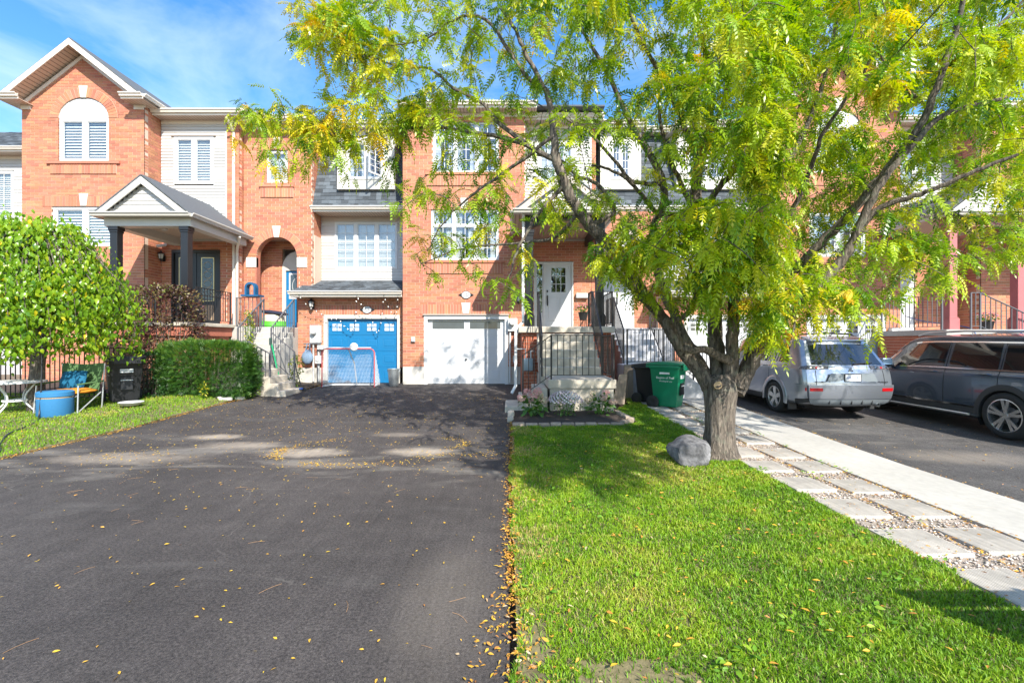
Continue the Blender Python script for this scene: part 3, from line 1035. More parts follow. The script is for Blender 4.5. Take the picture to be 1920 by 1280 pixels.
def gable_porch_roof(house, cx, y0, y1, z, hw, rise, rake=None):
    """Gable roof over a porch; z = gutter top/eave height, ridge along y."""
    sl = math.hypot(hw, rise)
    for sgn in (-1, 1):
        shingles(house, (cx + sgn * hw, y1 if sgn > 0 else y0, z), (0, -1 if sgn > 0 else 1, 0), (-sgn * hw, 0, rise), y1 - y0, sl)
    # rake boards on the front
    for sgn in (-1, 1):
        mb = MB()
        e = 0.16
        mb.prism([(cx + sgn * (hw - 0.02), z - 0.02), (cx, z + rise - 0.035), (cx, z + rise - 0.035 - e * 1.2), (cx + sgn * (hw - 0.24), z - 0.02)], y0 - 0.012, y0 + 0.022)
        mb.build('rake_board', rake or CREAM, house)
    # tympanum boards
    sl2 = rise / hw
    siding(house, cx - hw + 0.12, cx + hw - 0.12, z - 0.02, z + rise - 0.12, y0 + 0.14, gable=(cx, z - 0.02, sl2, hw - 0.16), exp=0.10, name='gable_board')
    # pent soffit + gutters
    gt = MB()
    gutter_x(gt, cx - hw - 0.02, cx + hw + 0.02, y0 - 0.10, z + 0.03)
    gt.box(cx - hw, cx + hw, y0 + 0.013, y0 + 0.15, z - 0.075, z + 0.025)
    gt.build('gutter', CREAM, house)
    for sgn in (-1, 1):
        g2 = MB()
        gutter_y(g2, y0 + 0.03, y1, cx + sgn * (hw + 0.10), z + 0.03, sgn)
        g2.build('gutter', CREAM, house)
    cl = MB(); cl.box(cx - hw + 0.02, cx + hw - 0.02, y0 + 0.16, y1, z - 0.06, z - 0.035)
    cl.build('porch_ceiling', SOFFIT, house)

def column(house, x, y, z0, z1, w=0.27, mat=BLACKP):
    mb = MB()
    h = w / 2
    mb.box(x - h, x + h, y - h, y + h, z0 + 0.32, z1 - 0.10)
    mb.box(x - h - .035, x + h + .035, y - h - .035, y + h + .035, z0, z0 + 0.30)
    mb.box(x - h - .018, x + h + .018, y - h - .018, y + h + .018, z0 + .301, z0 + 0.335)
    mb.box(x - h - .03, x + h + .03, y - h - .03, y + h + .03, z1 - 0.099, z1)
    mb.box(x - h - .015, x + h + .015, y - h - .015, y + h + .015, z1 - 0.16, z1 - .101)
    return mb.build('column', mat, house, bevel=0.006)

def railing(root, pts, h=0.92, mat=BLACKM, sp=0.115, posts=None, r=0.008, low=0.09, pr=0.018):
    """Iron railing along floor points; root is a thing. parts: top_rail, bottom_rail, baluster, post."""
    pts = [Vector(p) for p in pts]
    top = MB(); bot = MB()
    for a, b in zip(pts[:-1], pts[1:]):
        t = (b - a)
        tn = t.normalized()
        sd = Vector((-tn.y, tn.x, 0))
        if sd.length < 1e-6: sd = Vector((1, 0, 0))
        sd.normalize()
        up = tn.cross(sd) * -1
        if up.z < 0: up = -up
        top.obox((a + b) / 2 + Vector((0, 0, h)), tn, sd, up, t.length / 2 + 0.01, 0.021, 0.010)
        bot.obox((a + b) / 2 + Vector((0, 0, low)), tn, sd, up, t.length / 2, 0.013, 0.007)
    top.build('top_rail', mat, root); bot.build('bottom_rail', mat, root)
    me = None
    for a, b in zip(pts[:-1], pts[1:]):
        n = max(1, round((b - a).xy.length / sp))
        for i in range(1, n):
            p = a + (b - a) * (i / n)
            if me is None:
                mb = MB(); mb.box(-r, r, -r, r, low, h - 0.008)
                o = mb.build('baluster', mat, root); me = o.data
            else:
                o = link('baluster', me, root)
            o.location = p - worg(root)
    pm = None
    for i in (posts if posts is not None else (0, len(pts) - 1)):
        if pm is None:
            mb = MB(); mb.box(-pr, pr, -pr, pr, -0.02, h + 0.005)
            o = mb.build('post', mat, root); pm = o.data
        else:
            o = link('post', pm, root)
        o.location = pts[i] - worg(root)

def garage_door(house, x0, x1, z0, z1, y, mat, lites, rows=4, colsn=4, style='raised'):
    d = MB()
    sh = (z1 - z0) / rows
    for r in range(rows):
        d.box(x0, x1, y, y + 0.045, z0 + r * sh + 0.004, z0 + (r + 1) * sh - 0.004)
    d.box(x0 + .01, x1 - .01, y + 0.012, y + 0.04, z0, z1)
    door = d.build('garage_door', mat, house)
    pw = (x1 - x0) / colsn
    for r in range(rows - 1):
        for c in range(colsn):
            a, b = x0 + c * pw + pw * 0.14, x0 + (c + 1) * pw - pw * 0.14
            p, q = z0 + r * sh + sh * 0.20, z0 + (r + 1) * sh - sh * 0.20
            mb = MB()
            i = 0.035
            vs = [(a, y + 0.001, p), (b, y + 0.001, p), (b, y + 0.001, q), (a, y + 0.001, q),
                  (a + .012, y - 0.009, p + .012), (b - .012, y - 0.009, p + .012), (b - .012, y - 0.009, q - .012), (a + .012, y - 0.009, q - .012),
                  (a + i, y - 0.003, p + i), (b - i, y - 0.003, p + i), (b - i, y - 0.003, q - i), (a + i, y - 0.003, q - i),
                  (a + i + .02, y - 0.010, p + i + .02), (b - i - .02, y - 0.010, p + i + .02), (b - i - .02, y - 0.010, q - i - .02), (a + i + .02, y - 0.010, q - i - .02)]
            fs = []
            for k in range(3):
                for j in range(4):
                    fs.append((k * 4 + j, k * 4 + (j + 1) % 4, (k + 1) * 4 + (j + 1) % 4, (k + 1) * 4 + j))
            fs.append((12, 13, 14, 15))
            mb.add(vs, fs)
            mb.build('panel', mat, door)
    for (a, b, p, q, gx, gz, fm) in lites:
        fb = MB()
        t = 0.022 if gx == 1 else 0.016
        fb.box(a, b, y - 0.012, y - 0.0005, p, p + t); fb.box(a, b, y - 0.012, y - 0.0005, q - t, q)
        fb.box(a, a + t, y - 0.0115, y - 0.0005, p + t, q - t); fb.box(b - t, b, y - 0.0115, y - 0.0005, p + t, q - t)
        for i in range(1, gx):
            x = a + (b - a) * i / gx; fb.box(x - .012, x + .012, y - .011, y - .0005, p + t, q - t)
        for i in range(1, gz):
            z = p + (q - p) * i / gz; fb.box(a + t, b - t, y - .0112, y - .0005, z - .012, z + .012)
        fo = fb.build('door_light', mat if fm is None else fm, door)
        pb = MB(); pb.box(a + t * .6, b - t * .6, y - 0.007, y - 0.003, p + t * .6, q - t * .6)
        pb.build('pane', DOORGLASSW if fm is None and gx > 1 else DOORGLASS, fo)
    return door

DOORGLASS = M('dark_pane', (0.045, 0.06, 0.075), 0.04, var=0.2, scale=2, spec=0.7)
DOORGLASSW = M('frosted_pane', (0.46, 0.50, 0.54), 0.2, var=0.1, scale=6)

def wall_lamp(x, y, z, mat, label, s=1.0):
    t = thing('wall_lamp', label, 'lamp', (x, y, z))
    b = MB(); b.box(x - .045 * s, x + .045 * s, y - .02, y, z - .11 * s, z + .06 * s); b.build('backplate', mat, t, bevel=.004)
    b = MB(); b.tube([(x, y - .02, z - .06 * s), (x, y - .07 * s, z - .10 * s), (x, y - .12 * s, z - .07 * s)], .010 * s, 6); b.build('arm', mat, t)
    c = (x, y - .12 * s, z)
    b = MB(); b.lathe([(0, .19 * s), (.02 * s, .185 * s), (.03 * s, .15 * s), (.095 * s, .11 * s), (.10 * s, .09 * s), (0, .09 * s)], c, 6); b.build('cap', mat, t)
    b = MB(); b.lathe([(.075 * s, .085 * s), (.05 * s, -.05 * s), (.0, -.05 * s)], c, 6); b.build('lantern_glass', LAMPGLASS, t)
    b = MB(); b.lathe([(.055 * s, -.05 * s), (.045 * s, -.08 * s), (.018 * s, -.12 * s), (0, -.16 * s)], c, 6)
    for j in range(6):
        a = j * math.pi / 3
        b.tube([(c[0] + .078 * s * math.cos(a), c[1] + .078 * s * math.sin(a), c[2] + .088 * s), (c[0] + .053 * s * math.cos(a), c[1] + .053 * s * math.sin(a), c[2] - .052 * s)], .006 * s, 4)
    b.build('cage', mat, t)
    return t
LAMPGLASS = M('lamp_glass', (0.55, 0.55, 0.52), 0.15, var=0.1)

def plaque(cx, y, z, text, label):
    t = thing('house_number_plaque', label, 'plaque', (cx, y, z))
    mb = MB()
    n = 28
    mb.prism([(cx + .155 * math.cos(2 * math.pi * i / n), z + .125 * math.sin(2 * math.pi * i / n)) for i in range(n)], y - 0.018, y)
    for s in (-1, 1):
        mb.prism([(cx + s * .14, z + .04), (cx + s * .175, z + .045), (cx + s * .20, z + .02), (cx + s * .235, z + .012), (cx + s * .235, z - .012), (cx + s * .20, z - .02), (cx + s * .175, z - .045), (cx + s * .14, z - .04)], y - 0.0165, y)
    mb.build('backing', BLACKP, t)
    mb = MB()
    mb.prism([(cx + .138 * math.cos(2 * math.pi * i / n), z + .108 * math.sin(2 * math.pi * i / n)) for i in range(n)], y - 0.026, y - 0.0185)
    mb.build('plate', WHITEP, t)
    if text: text_obj('number', text, 0.135, (cx, y - 0.0275, z), FRONT, BLACKP, t, sx=0.85)
    return t

def meter(x, y, z0, z1, w, label, pipes_to):
    t = thing('electric_meter', label, 'meter', (x, y, z0))
    mb = MB(); mb.box(x - w / 2, x + w / 2, y - .15, y, z0, z1); mb.build('box', GREYBOX, t, bevel=.008)
    zc = z0 + (z1 - z0) * .62
    mb = MB(); mb.lathe([(.095, .0), (.095, -.05), (.085, -.06)], (x - .02, y - .15, zc), 20, 'y')
    mb.build('ring', GREYBOX, t, smooth=True)
    mb = MB(); mb.lathe([(.082, -.05), (.078, -.13), (.055, -.155), (0, -.16)], (x - .02, y - .15, zc), 20, 'y'); mb.build('dial', LAMPGLASS, t, smooth=True)
    for dx in (-.08, .09):
        mb = MB(); mb.tube([(x + dx, y - .07, z0), (x + dx, y - .07, pipes_to)], .03, 10); mb.build('conduit', GREYBOX, t, smooth=True)
    return t
# ================================================================== HOUSE 123 (middle, white garage door)
Y1 = 14.5
h123 = thing('row_house', 'orange brick row house with white garage door and black porch columns', 'house', (-0.4, Y1, 0.24), 'brick row houses')
WX0, WX1 = -3.48, 0.42
gar = (-2.80, -0.12, 0.2, 2.47)
win2 = (-2.58, -0.42, 4.18, 5.80)
win3 = (-2.52, -0.42, 6.98, 8.62)
ops = [gar, win2, win3]
found_z = 0.80
brickwall(h123, 'front_wall', 'f', Y1, WX0, WX1, found_z, 8.98, make_spans(WX0, WX1, ops), 200, (-1.6, 3.3))
mb = MB()
mb.box(WX0 + .004, gar[0], Y1 - 0.004, Y1 + .16, 0.0, found_z - .004); mb.box(gar[1], WX1, Y1 - 0.004, Y1 + .16, 0.0, found_z - .004)
mb.build('foundation', FOUND, h123)
# side return towards number 121
brickwall(h123, 'side_wall', 's', WX0, Y1 + .03, 17.0, found_z, 8.98, None, 0, None, side=-1)
# right return down to the porch wall
brickwall(h123, 'side_wall', 's', WX1, Y1 + .03, 15.02, 2.0, 8.98, None, 0, None, side=1)
soldier(h123, -2.95, 0.30, 2.47, 2.78, Y1)
keystone(h123, -1.47, 2.49, 2.83, Y1, .10, .145)
soldier(h123, -2.72, -0.28, 5.80, 6.10, Y1)
keystone(h123, -1.52, 5.81, 6.16, Y1, .085, .125)
soldier(h123, -2.72, -0.28, 3.76, 4.10, Y1, 0.03)
mb = MB(); mb.box(-2.75, -0.25, Y1 - .06, Y1 + .02, 4.10, 4.175); mb.build('sill', BRICK, h123)
soldier(h123, -2.72, -0.28, 6.56, 6.90, Y1, 0.03)
mb = MB(); mb.box(-2.75, -0.25, Y1 - .06, Y1 + .02, 6.90, 6.975); mb.build('sill', BRICK, h123)
window(h123, *win2, Y1 + .03, 3, grid=(2, 3), transom=0.42, blind=('curtain', .34))
window(h123, *win3, Y1 + .03, 3, grid=(2, 3), transom=0.42, blind=('curtain', .3))
# garage frame and door
mb = MB()
mb.box(gar[0] - .0, gar[0] + .11, Y1 - .02, Y1 + .2, .22, gar[3] - .16); mb.box(gar[1] - .11, gar[1], Y1 - .02, Y1 + .2, .22, gar[3] - .16)
mb.box(gar[0], gar[1], Y1 - .021, Y1 + .2, gar[3] - .16, gar[3] - .003)
mb.build('garage_frame', TRIM, h123)
mb = MB(); mb.box(gar[0] - .03, gar[1] + .03, Y1 - .07, Y1 - .0215, gar[3] - .035, gar[3] - .002); mb.build('drip_cap', TAUPE, h123)
gx0, gx1 = gar[0] + .11, gar[1] - .11
gw = gx1 - gx0
gd = garage_door(h123, gx0, gx1, .245, gar[3] - .16, Y1 + .09, WHITEP,
                 [(gx0 + .12, gx0 + gw * .48, 1.98, 2.27, 1, 1, None), (gx0 + gw * .535, gx1 - .12, 1.98, 2.27, 1, 1, None)], rows=4, colsn=2)
mb = MB(); mb.box(-1.50, -1.44, Y1 + .04, Y1 + .085, 1.02, 1.05); mb.tube([(-1.47, Y1 + .05, 1.03), (-1.50, Y1 + .05, .96)], .008, 6); mb.build('handle', BLACKM, gd)
# eaves
eave_x(h123, WX0 - .05, WX1 + .35, Y1, Y1 - .40, 8.86)
# upper siding section, set back
YS = 15.0
siding(h123, WX1 + .01, 2.62, 4.9, 8.86, YS, [(0.88, 2.02, 6.85, 8.15)])
window(h123, .88, 2.02, 6.85, 8.15, YS - .02, 2, grid=(2, 3), blind=('curtain', .3))
brickwall(h123, 'corner_wall', 'f', YS, 2.63, 2.76, 2.0, 8.86)
eave_x(h123, WX1 + .0, 2.95, YS, YS - .42, 8.72)
# door wall
dx0, dx1 = .72, 2.02
brickwall(h123, 'entry_wall', 'f', YS, WX1 + .01, 2.62, 2.0, 4.9, make_spans(WX1, 2.62, [(dx0, dx1, 1.9, 4.22)]))
mb = MB()
mb.box(dx0, dx0 + .05, YS + .0, YS + .12, 2.02, 4.22); mb.box(dx1 - .05, dx1, YS + .0, YS + .12, 2.02, 4.22)
mb.box(dx0 + .05, dx1 - .05, YS + .001, YS + .12, 4.16, 4.22); mb.box(1.04, 1.10, YS + .001, YS + .12, 2.02, 4.16)
mb.box(dx0 - .02, dx1 + .02, YS - .06, YS + .1, 2.001, 2.04)
fr = mb.build('door_frame', TRIM, h123)
mb = MB(); mb.box(dx0 + .05, 1.04, YS + .05, YS + .09, 2.04, 2.55); 
sl = mb.build('sidelight', WHITEP, h123)
mb = MB(); mb.box(dx0 + .10, 1.0, YS + .06, YS + .066, 2.56, 4.10); mb.build('pane', GLASS, sl)
mb = MB(); mb.box(dx0 + .05, dx0 + .10, YS + .05, YS + .09, 2.551, 4.16); mb.box(1.0, 1.04, YS + .05, YS + .09, 2.551, 4.16)
for z in (2.95, 3.33, 3.72): mb.box(dx0 + .10, 1.0, YS + .052, YS + .075, z - .011, z + .011)
mb.build('grille', WHITEP, sl)
mb = MB()
DX0, DX1 = 1.10, 1.97
lz0, lz1, lx0, lx1 = 3.23, 4.03, 1.30, 1.77
mb.box(DX0, DX1, YS + .05, YS + .095, 2.045, lz0); mb.box(DX0, DX1, YS + .05, YS + .095, lz1, 4.16)
mb.box(DX0, lx0, YS + .05, YS + .095, lz0, lz1); mb.box(lx1, DX1, YS + .05, YS + .095, lz0, lz1)
door = mb.build('front_door', WHITEP, h123)
mb = MB(); mb.box(lx0, lx1, YS + .07, YS + .076, lz0, lz1); mb.build('pane', GLASS, door)
mb = MB()
for i in (1, 2): x = lx0 + (lx1 - lx0) * i / 3; mb.box(x - .01, x + .01, YS + .055, YS + .0695, lz0, lz1)
for i in (1, 2): z = lz0 + (lz1 - lz0) * i / 3; mb.box(lx0, lx1, YS + .0555, YS + .069, z - .01, z + .01)
mb.build('grille', WHITEP, door)
for a, b in ((1.20, 1.50), (1.58, 1.87)):
    mb = MB(); mb.box(a, b, YS + .038, YS + .0495, 2.28, 3.05); mb.build('panel', WHITEP, door, bevel=.011)
mb = MB(); mb.box(1.145, 1.19, YS + .02, YS + .05, 3.22, 3.29); mb.box(1.15, 1.185, YS + .02, YS + .05, 2.78, 3.12); mb.tube([(1.168, YS + .02, 3.05), (1.168, YS - .03, 3.0), (1.168, YS - .03, 2.86), (1.168, YS + .02, 2.82)], .011, 6)
mb.build('door_handle', BLACKP, door)
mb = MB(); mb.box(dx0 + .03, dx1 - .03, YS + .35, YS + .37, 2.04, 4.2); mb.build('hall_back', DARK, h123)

# porch floor, brick base, stairs
PX0, PX1, PY0 = 0.17, 2.74, 12.10
PZ = 2.0
mb = MB(); mb.box(PX0, PX1, PY0, YS - .005, PZ - .17, PZ); mb.build('porch_slab', CONC, h123, bevel=.015)
brickwall(h123, 'porch_base', 'f', PY0 + .13, PX0 + .10, PX1 - .08, .25, PZ - .17, None, 0, mat=BRICKP)
brickwall(h123, 'porch_base', 's', PX0 + .10, PY0 + .16, 14.48, .15, PZ - .17, None, 0, side=-1, mat=BRICKP)
brickwall(h123, 'porch_base', 's', PX1 - .08, PY0 + .16, 14.98, .15, PZ - .17, None, 0, side=1, mat=BRICKP)
# steps up from landing
LX0, LX1, LY0, LY1, LZ = 0.78, 2.17, 9.56, 10.70, 0.80
st = thing('concrete_stairs', 'weathered concrete entrance stairs with landing below white front door', 'stairs', (1.4, LY0, 0.1))
sx0, sx1 = .66, 2.12
nr = 6
rise = (PZ - LZ) / nr
tread = (PY0 - LY1) / (nr - 1)
for i in range(nr - 1):
    z1s = LZ + rise * (i + 1)
    mb = MB(); mb.box(sx0, sx1, LY1 + tread * i, PY0 - .002 if i == nr - 2 else LY1 + tread * (i + 1) + .03 - .0005 * i, LZ - .35 + rise * i, z1s - (0.0004 * i))
    mb.build('step', CONC, st, bevel=.012)
mb = MB(); mb.box(sx0 + .01, sx1 - .01, LY1 + .01, PY0 + .12, .1, LZ - .02); mb.build('stair_base', CONC, st)
mb = MB(); mb.box(LX0 - .02, LX1 + .02, LY0 - .02, LY1 + .02, LZ - .19, LZ); mb.build('landing', CONC, st, bevel=.02, seg=2)
mb = MB(); mb.box(LX0 + .02, LX1 - .03, LY0 + .015, LY1, .0, LZ - .19); mb.build('landing_base', CONC, st)
# three steps down to the drive on the left side
for i in range(3):
    mb = MB()
    mb.box(LX0 - .30 * (i + 1) - .03, LX0 - .30 * i - .031, LY0 + .03, LY1 - .02, .0, LZ - .19 * (i + 1))
    mb.build('step', CONC, st, bevel=.012)
# railings
r1 = thing('stair_railing', 'black iron railing along landing front and down the side steps to driveway', 'railing', (LX0, LY0, LZ))
railing(r1, [(LX0 - .55, LY0 + .06, LZ - .42), (LX0 + .05, LY0 + .06, LZ), (LX1 - .02, LY0 + .06, LZ)], h=.93, posts=(0, 1, 2), sp=.13)
r2 = thing('stair_railing', 'black iron railing on right side of concrete stairs beside porch column', 'railing', (LX1, LY1, LZ))
railing(r2, [(LX1 - .04, LY0 + .10, LZ), (LX1 - .04, LY1, LZ), (LX1 - .04, PY0, PZ), (LX1 - .04, PY0 + .55, PZ)], h=.93, posts=(1, 2, 3), sp=.13)
r3 = thing('stair_railing', 'black iron railing on left side of concrete stairs climbing to white door', 'railing', (sx0, LY1, LZ))
railing(r3, [(sx0 + .04, LY1 - .02, LZ), (sx0 + .04, PY0 - .05, PZ - .05), (sx0 + .04, PY0 + .35, PZ)], h=.93, posts=(0, 2), sp=.12)
r4 = thing('stair_railing', 'short black iron railing on porch right edge beside black column', 'railing', (PX1, PY0, PZ))
railing(r4, [(LX1 + .0, PY0 + .07, PZ), (PX1 - .06, PY0 + .07, PZ), (PX1 - .06, YS - .1, PZ)], h=.93, posts=(0, 1), sp=.12)
# columns, beam with elliptical arch, gable roof
PCX, PHW, PRZ = 1.40, 1.36, 5.06
column(h123, .47, 12.40, PZ, 4.62, .21)
column(h123, 2.38, 12.40, PZ, 4.62, .21)
mb = MB()
n = 20
arc = [(.36 + (2.51 - .36) * i / n, 4.62 + .30 * math.sin(math.pi * i / n)) for i in range(n + 1)]
for i in range(n):
    (xa, za), (xb, zb) = arc[i], arc[i + 1]
    mb.prism([(xa, za), (xb, zb), (xb, PRZ - .06), (xa, PRZ - .06)], 12.30, 12.54)
mb.build('porch_beam', BLACKP, h123)
for x in (.36, 2.38 + .01):
    mb = MB(); mb.box(x, x + .12, 12.545, YS - .01, 4.72, PRZ - .06); mb.build('side_beam', BLACKP, h123)
gable_porch_roof(h123, PCX, 12.0, YS + .1, PRZ, PHW, 1.06, TAUPE)
CEIL = M('ceiling_plank', (0.36, 0.23, 0.18), 0.6, var=0.06, scale=6, rand=0.06)
for i in range(22):
    xa = .49 + i * (2.38 - .49) / 22
    mb = MB(); mb.box(xa + .003, xa + .083, 12.55, YS - .005, PRZ - .085 - .002 * (i % 2), PRZ - .064); mb.build('ceiling_plank', CEIL, h123)
downspout(h123, [(.30, 12.12, 4.98), (.30, 12.30, 4.85), (.30, 12.30, PZ + .12), (.12, 12.30, PZ - .05), (.10, 12.18, PZ - .25), (.10, 12.18, .42), (.0, 12.05, .24)], mat=M('white_downspout', (.74, .74, .72), .45))

plaque(-1.46, Y1 - .002, 3.08, '123', 'oval white house number plaque 123 above the white garage door')
lamp = wall_lamp(.21, Y1 - .003, 2.92, BLACKM, 'dark lantern wall lamp beside porch of the middle house', 1.0)
meter(.02, Y1, 1.92, 2.33, .30, 'grey electric meter box on brick beside white garage door', .3)
mb = MB(); mb.box(.03, .16, Y1 - .10, Y1, .92, 1.14); 
tag(mb.build('junction_box', GREYBOX, None, bevel=.006), 'small grey junction box low beside white garage door', 'box')
mb = MB(); mb.box(-3.20, -3.08, Y1 - .06, Y1, 1.58, 1.74); mb.box(-3.19, -3.09, Y1 - .085, Y1 - .0605, 1.60, 1.70)
tag(mb.build('outlet_cover', WHITEP, None, bevel=.006), 'white outdoor outlet cover on brick left of white garage door', 'outlet')
# planter with flowers and mail slot panel on the porch are built with the props

# ================================================================== TERRACE UNIT (121 and the one right of 123)
def garage_unit(X, label, door_mat, lite_mat, is121):
    """X = shift from number 121. Low garage in front, lapped siding above, mansard with dormer."""
    h = thing('row_house', label, 'house', (X - 6.2, 14.85, .24), 'brick row houses')
    YG = 14.85
    gx0, gx1 = -6.98 + X, -3.46 + X if is121 else -3.5 + X
    dr = (-6.14 + X, -3.66 + X, .2, 2.47)
    if is121: gx1 = WX0 - .005
    brickwall(h, 'garage_wall', 'f', YG, gx0, gx1, .75, 3.02, make_spans(gx0, gx1, [dr]), 80 if is121 else 0, (X - 6.5, 2.0))
    mb = MB(); mb.box(gx0 + .004, dr[0], YG - .03, YG + .16, 0, .745); mb.build('foundation', FOUND, h)
    soldier(h, dr[0] - .12, dr[1] + .05, 2.47, 2.78, YG)
    mb = MB()
    mb.box(dr[0], dr[0] + .12, YG - .02, YG + .2, .22, 2.34); mb.box(dr[1] - .08, dr[1], YG - .02, YG + .2, .22, 2.34); mb.box(dr[0], dr[1], YG - .021, YG + .2, 2.34, 2.467)
    mb.build('garage_frame', CREAM, h)
    a, b = dr[0] + .12, dr[1] - .08
    w = (b - a) / 4
    lites = []
    for i in range(4):
        cx = a + w * (i + .5)
        lites.append((cx - .17, cx + .17, 1.93, 2.20, 2, 2, lite_mat))
    garage_door(h, a, b, .245, 2.34, YG + .08, door_mat, lites, rows=4, colsn=4)
    # lean-to roof over the garage
    zE, zT, yT = 3.14, 3.72, 16.0
    x1r = gx1 - .01
    shingles(h, (gx0 - .08, YG - .42, zE + .02), (1, 0, 0), (0, yT - YG + .42, zT - zE), x1r - gx0 + .08, math.hypot(yT - YG + .42, zT - zE))
    gt = MB(); gutter_x(gt, gx0 - .10, x1r, YG - .53, zE + .06); gt.build('gutter', GUTTER, h)
    fb = MB(); fb.box(gx0 - .08, x1r, YG - .42, YG - .398, zE - .12, zE + .03); fb.build('fascia', GUTTER, h)
    sf = MB(); sf.box(gx0 - .08, x1r, YG - .39, YG - .005, zE - .12, zE - .10); sf.build('soffit', SOFFIT, h)
    ff = MB(); ff.box(gx0, x1r, YG - .045, YG + .06, 3.0, zE - .121); ff.build('frieze_board', TAUPE, h)
    # step flashing at the left end
    fl = MB()
    for i in range(3): fl.prism([(YG + .1 + .3 * i, 3.2 + .12 * i), (YG + .42 + .3 * i, 3.2 + .12 * i), (YG + .42 + .3 * i, 3.42 + .12 * i), (YG + .1 + .3 * i, 3.42 + .12 * i)], gx0 - .02, gx0 + .015, axis='x')
    fl.build('flashing', TAUPE, h)
    # siding wall with triple window
    Ysd = 16.0
    s0, s1 = -6.70 + X, gx1
    wn_ = (-6.22 + X, -4.02 + X, 4.14, 5.78)
    siding(h, s0, s1, 3.7, 6.0, Ysd, [wn_], exp=.115)
    window(h, *wn_, Ysd - .035, 3, grid=(2, 5), blind=('curtain', .15), mull=.10)
    tb = MB(); tb.box(s0, s1, Ysd - .035, Ysd - .002, 5.80, 5.99); tb.build('frieze_board', TAUPE, h)
    # mansard
    zM0, zM1, yM0, yM1 = 6.10, 8.9, 15.28, 16.12
    m0 = s0 if is121 else 2.76
    dz_ = zM1 - zM0
    Vv = Vector((0, yM1 - yM0, dz_)); vl = Vv.length
    dorms = [(-5.90 + X, -3.96 + X)] if is121 else [(2.98, 4.35), (5.55, 7.6)]
    dzb, dzt = 6.73, 8.75
    def clip(u, v, a, b):
        x = m0 + u; z = zM0 + v / vl * dz_
        for p, q in dorms:
            if p - .02 < x < q + .02 and dzb - .05 < z < dzt: return False
        return True
    shingles(h, (m0, yM0, zM0), (1, 0, 0), Vv, gx1 - m0, vl, clip=clip, objects=is121)
    eave_x(h, m0 - .06, gx1, Ysd if is121 else 15.3, yM0 + .02, 5.98, frieze=0)
    for p, q in dorms:
        YD = 15.34
        wx0, wx1, wz0, wz1 = p + .36, q - .36, dzb + .33, 8.32
        mb = MB()
        mb.box(p, wx0, YD, YD + .5, dzb, dzt); mb.box(wx1, q, YD, YD + .5, dzb, dzt)
        mb.box(wx0, wx1, YD, YD + .5, dzb, wz0); mb.box(wx0, wx1, YD, YD + .5, wz1, dzt)
        mb.box(p + .002, p + .06, YD + .5, 16.3, dzb, dzt - .001); mb.box(q - .06, q - .002, YD + .5, 16.3, dzb, dzt - .001)
        dm = mb.build('dormer', CREAM, h)
        mb = MB(); mb.box(p - .14, q + .14, YD - .22, 16.4, dzt, dzt + .03); mb.box(p - .14, q + .14, YD - .24, YD - .221, dzt - .03, dzt + .15); gutter_x(mb, p - .15, q + .15, YD - .355, dzt + .16)
        mb.box(p - .13, q + .13, YD - .2, 16.4, dzt + .031, dzt + .12)
        mb.build('dormer_roof', GUTTER, dm)
        if is121:
            window(h, wx0, wx1, wz0, wz1, YD - .02, 2, grid=(2, 5), blind=('curtain', .25), room=True, label='dormer window with its right casement standing open')
            # right casement swung open towards the street
            cw = (wx1 - wx0) / 2 - .06
            hinge = Vector((wx1 - .06, YD - .03, 0))
            ang = R(58)
            ux = Vector((-math.cos(ang), -math.sin(ang), 0)); uy = Vector((-ux.y, ux.x, 0))
            mb = MB(); pn = MB()
            za, zb = wz0 + .06, wz1 - .06
            def bar(u0, u1, z0, z1, t=.018, m=mb):
                m.obox(hinge + ux * (u0 + u1) / 2 + Vector((0, 0, (z0 + z1) / 2)), ux, uy, (0, 0, 1), (u1 - u0) / 2, t, (z1 - z0) / 2)
            bar(0, cw, za, za + .05); bar(0, cw, zb - .05, zb); bar(0, .045, za + .05, zb - .05, .0175); bar(cw - .045, cw, za + .05, zb - .05, .0175)
            for i in range(1, 5):
                z = za + .05 + (zb - za - .1) * i / 5; bar(.045, cw - .045, z - .009, z + .009, .012)
            bar(cw / 2 - .009, cw / 2 + .009, za + .05, zb - .05, .0125)
            cs_ = mb.build('open_casement', TRIM, h)
            bar(.04, cw - .04, za + .045, zb - .045, .003, pn); pn.build('pane', GLASS, cs_)
        else:
            window(h, wx0, wx1, wz0, wz1, YD - .02, 2, grid=(2, 4), blind=('curtain', .3))
    # flat top eave of the mansard
    eave_x(h, m0, gx1, 16.15, 15.75, 8.86, frieze=0)
    return h

h121 = garage_unit(0.0, 'brick row house with blue garage door, arched entry and dormer', BLUEP, None, True)
# brick bay with the arched entry
YB = 15.24
bx0, bx1 = -8.985, -6.70
AX, AR, AZ = -7.88, .68, 4.32
bwin = (-8.22, -7.52, 6.92, 8.0)
brickwall(h121, 'bay_wall', 'f', YB, bx0, bx1, .3, 8.95, make_spans(bx0, bx1, [('arch', AX, AR + .05, 2.02, AZ + .10), bwin]), 120, (-7.9, 6.0))
brickwall(h121, 'bay_side', 's', bx1, YB + .03, 16.6, 3.2, 8.95, None, 0, side=1)
arch_ring(h121, AX, AZ + .10, AR, AR + .27, YB, R(3), R(177))
mb = MB()
_pr = [(AX + AR + .06, 2.02)] + [(AX + (AR + .06) * math.cos(math.pi * i / 24), AZ + .10 + (AR + .06) * math.sin(math.pi * i / 24)) for i in range(25)] + [(AX - AR - .06, 2.02)]
_pi = [(AX + AR, 2.02)] + [(AX + AR * math.cos(math.pi * i / 24), AZ + .10 + AR * math.sin(math.pi * i / 24)) for i in range(25)] + [(AX - AR, 2.02)]
for i in range(26):
    mb.prism([_pi[i], _pr[i], _pr[i + 1], _pi[i + 1]], YB + .004, YB + .24)
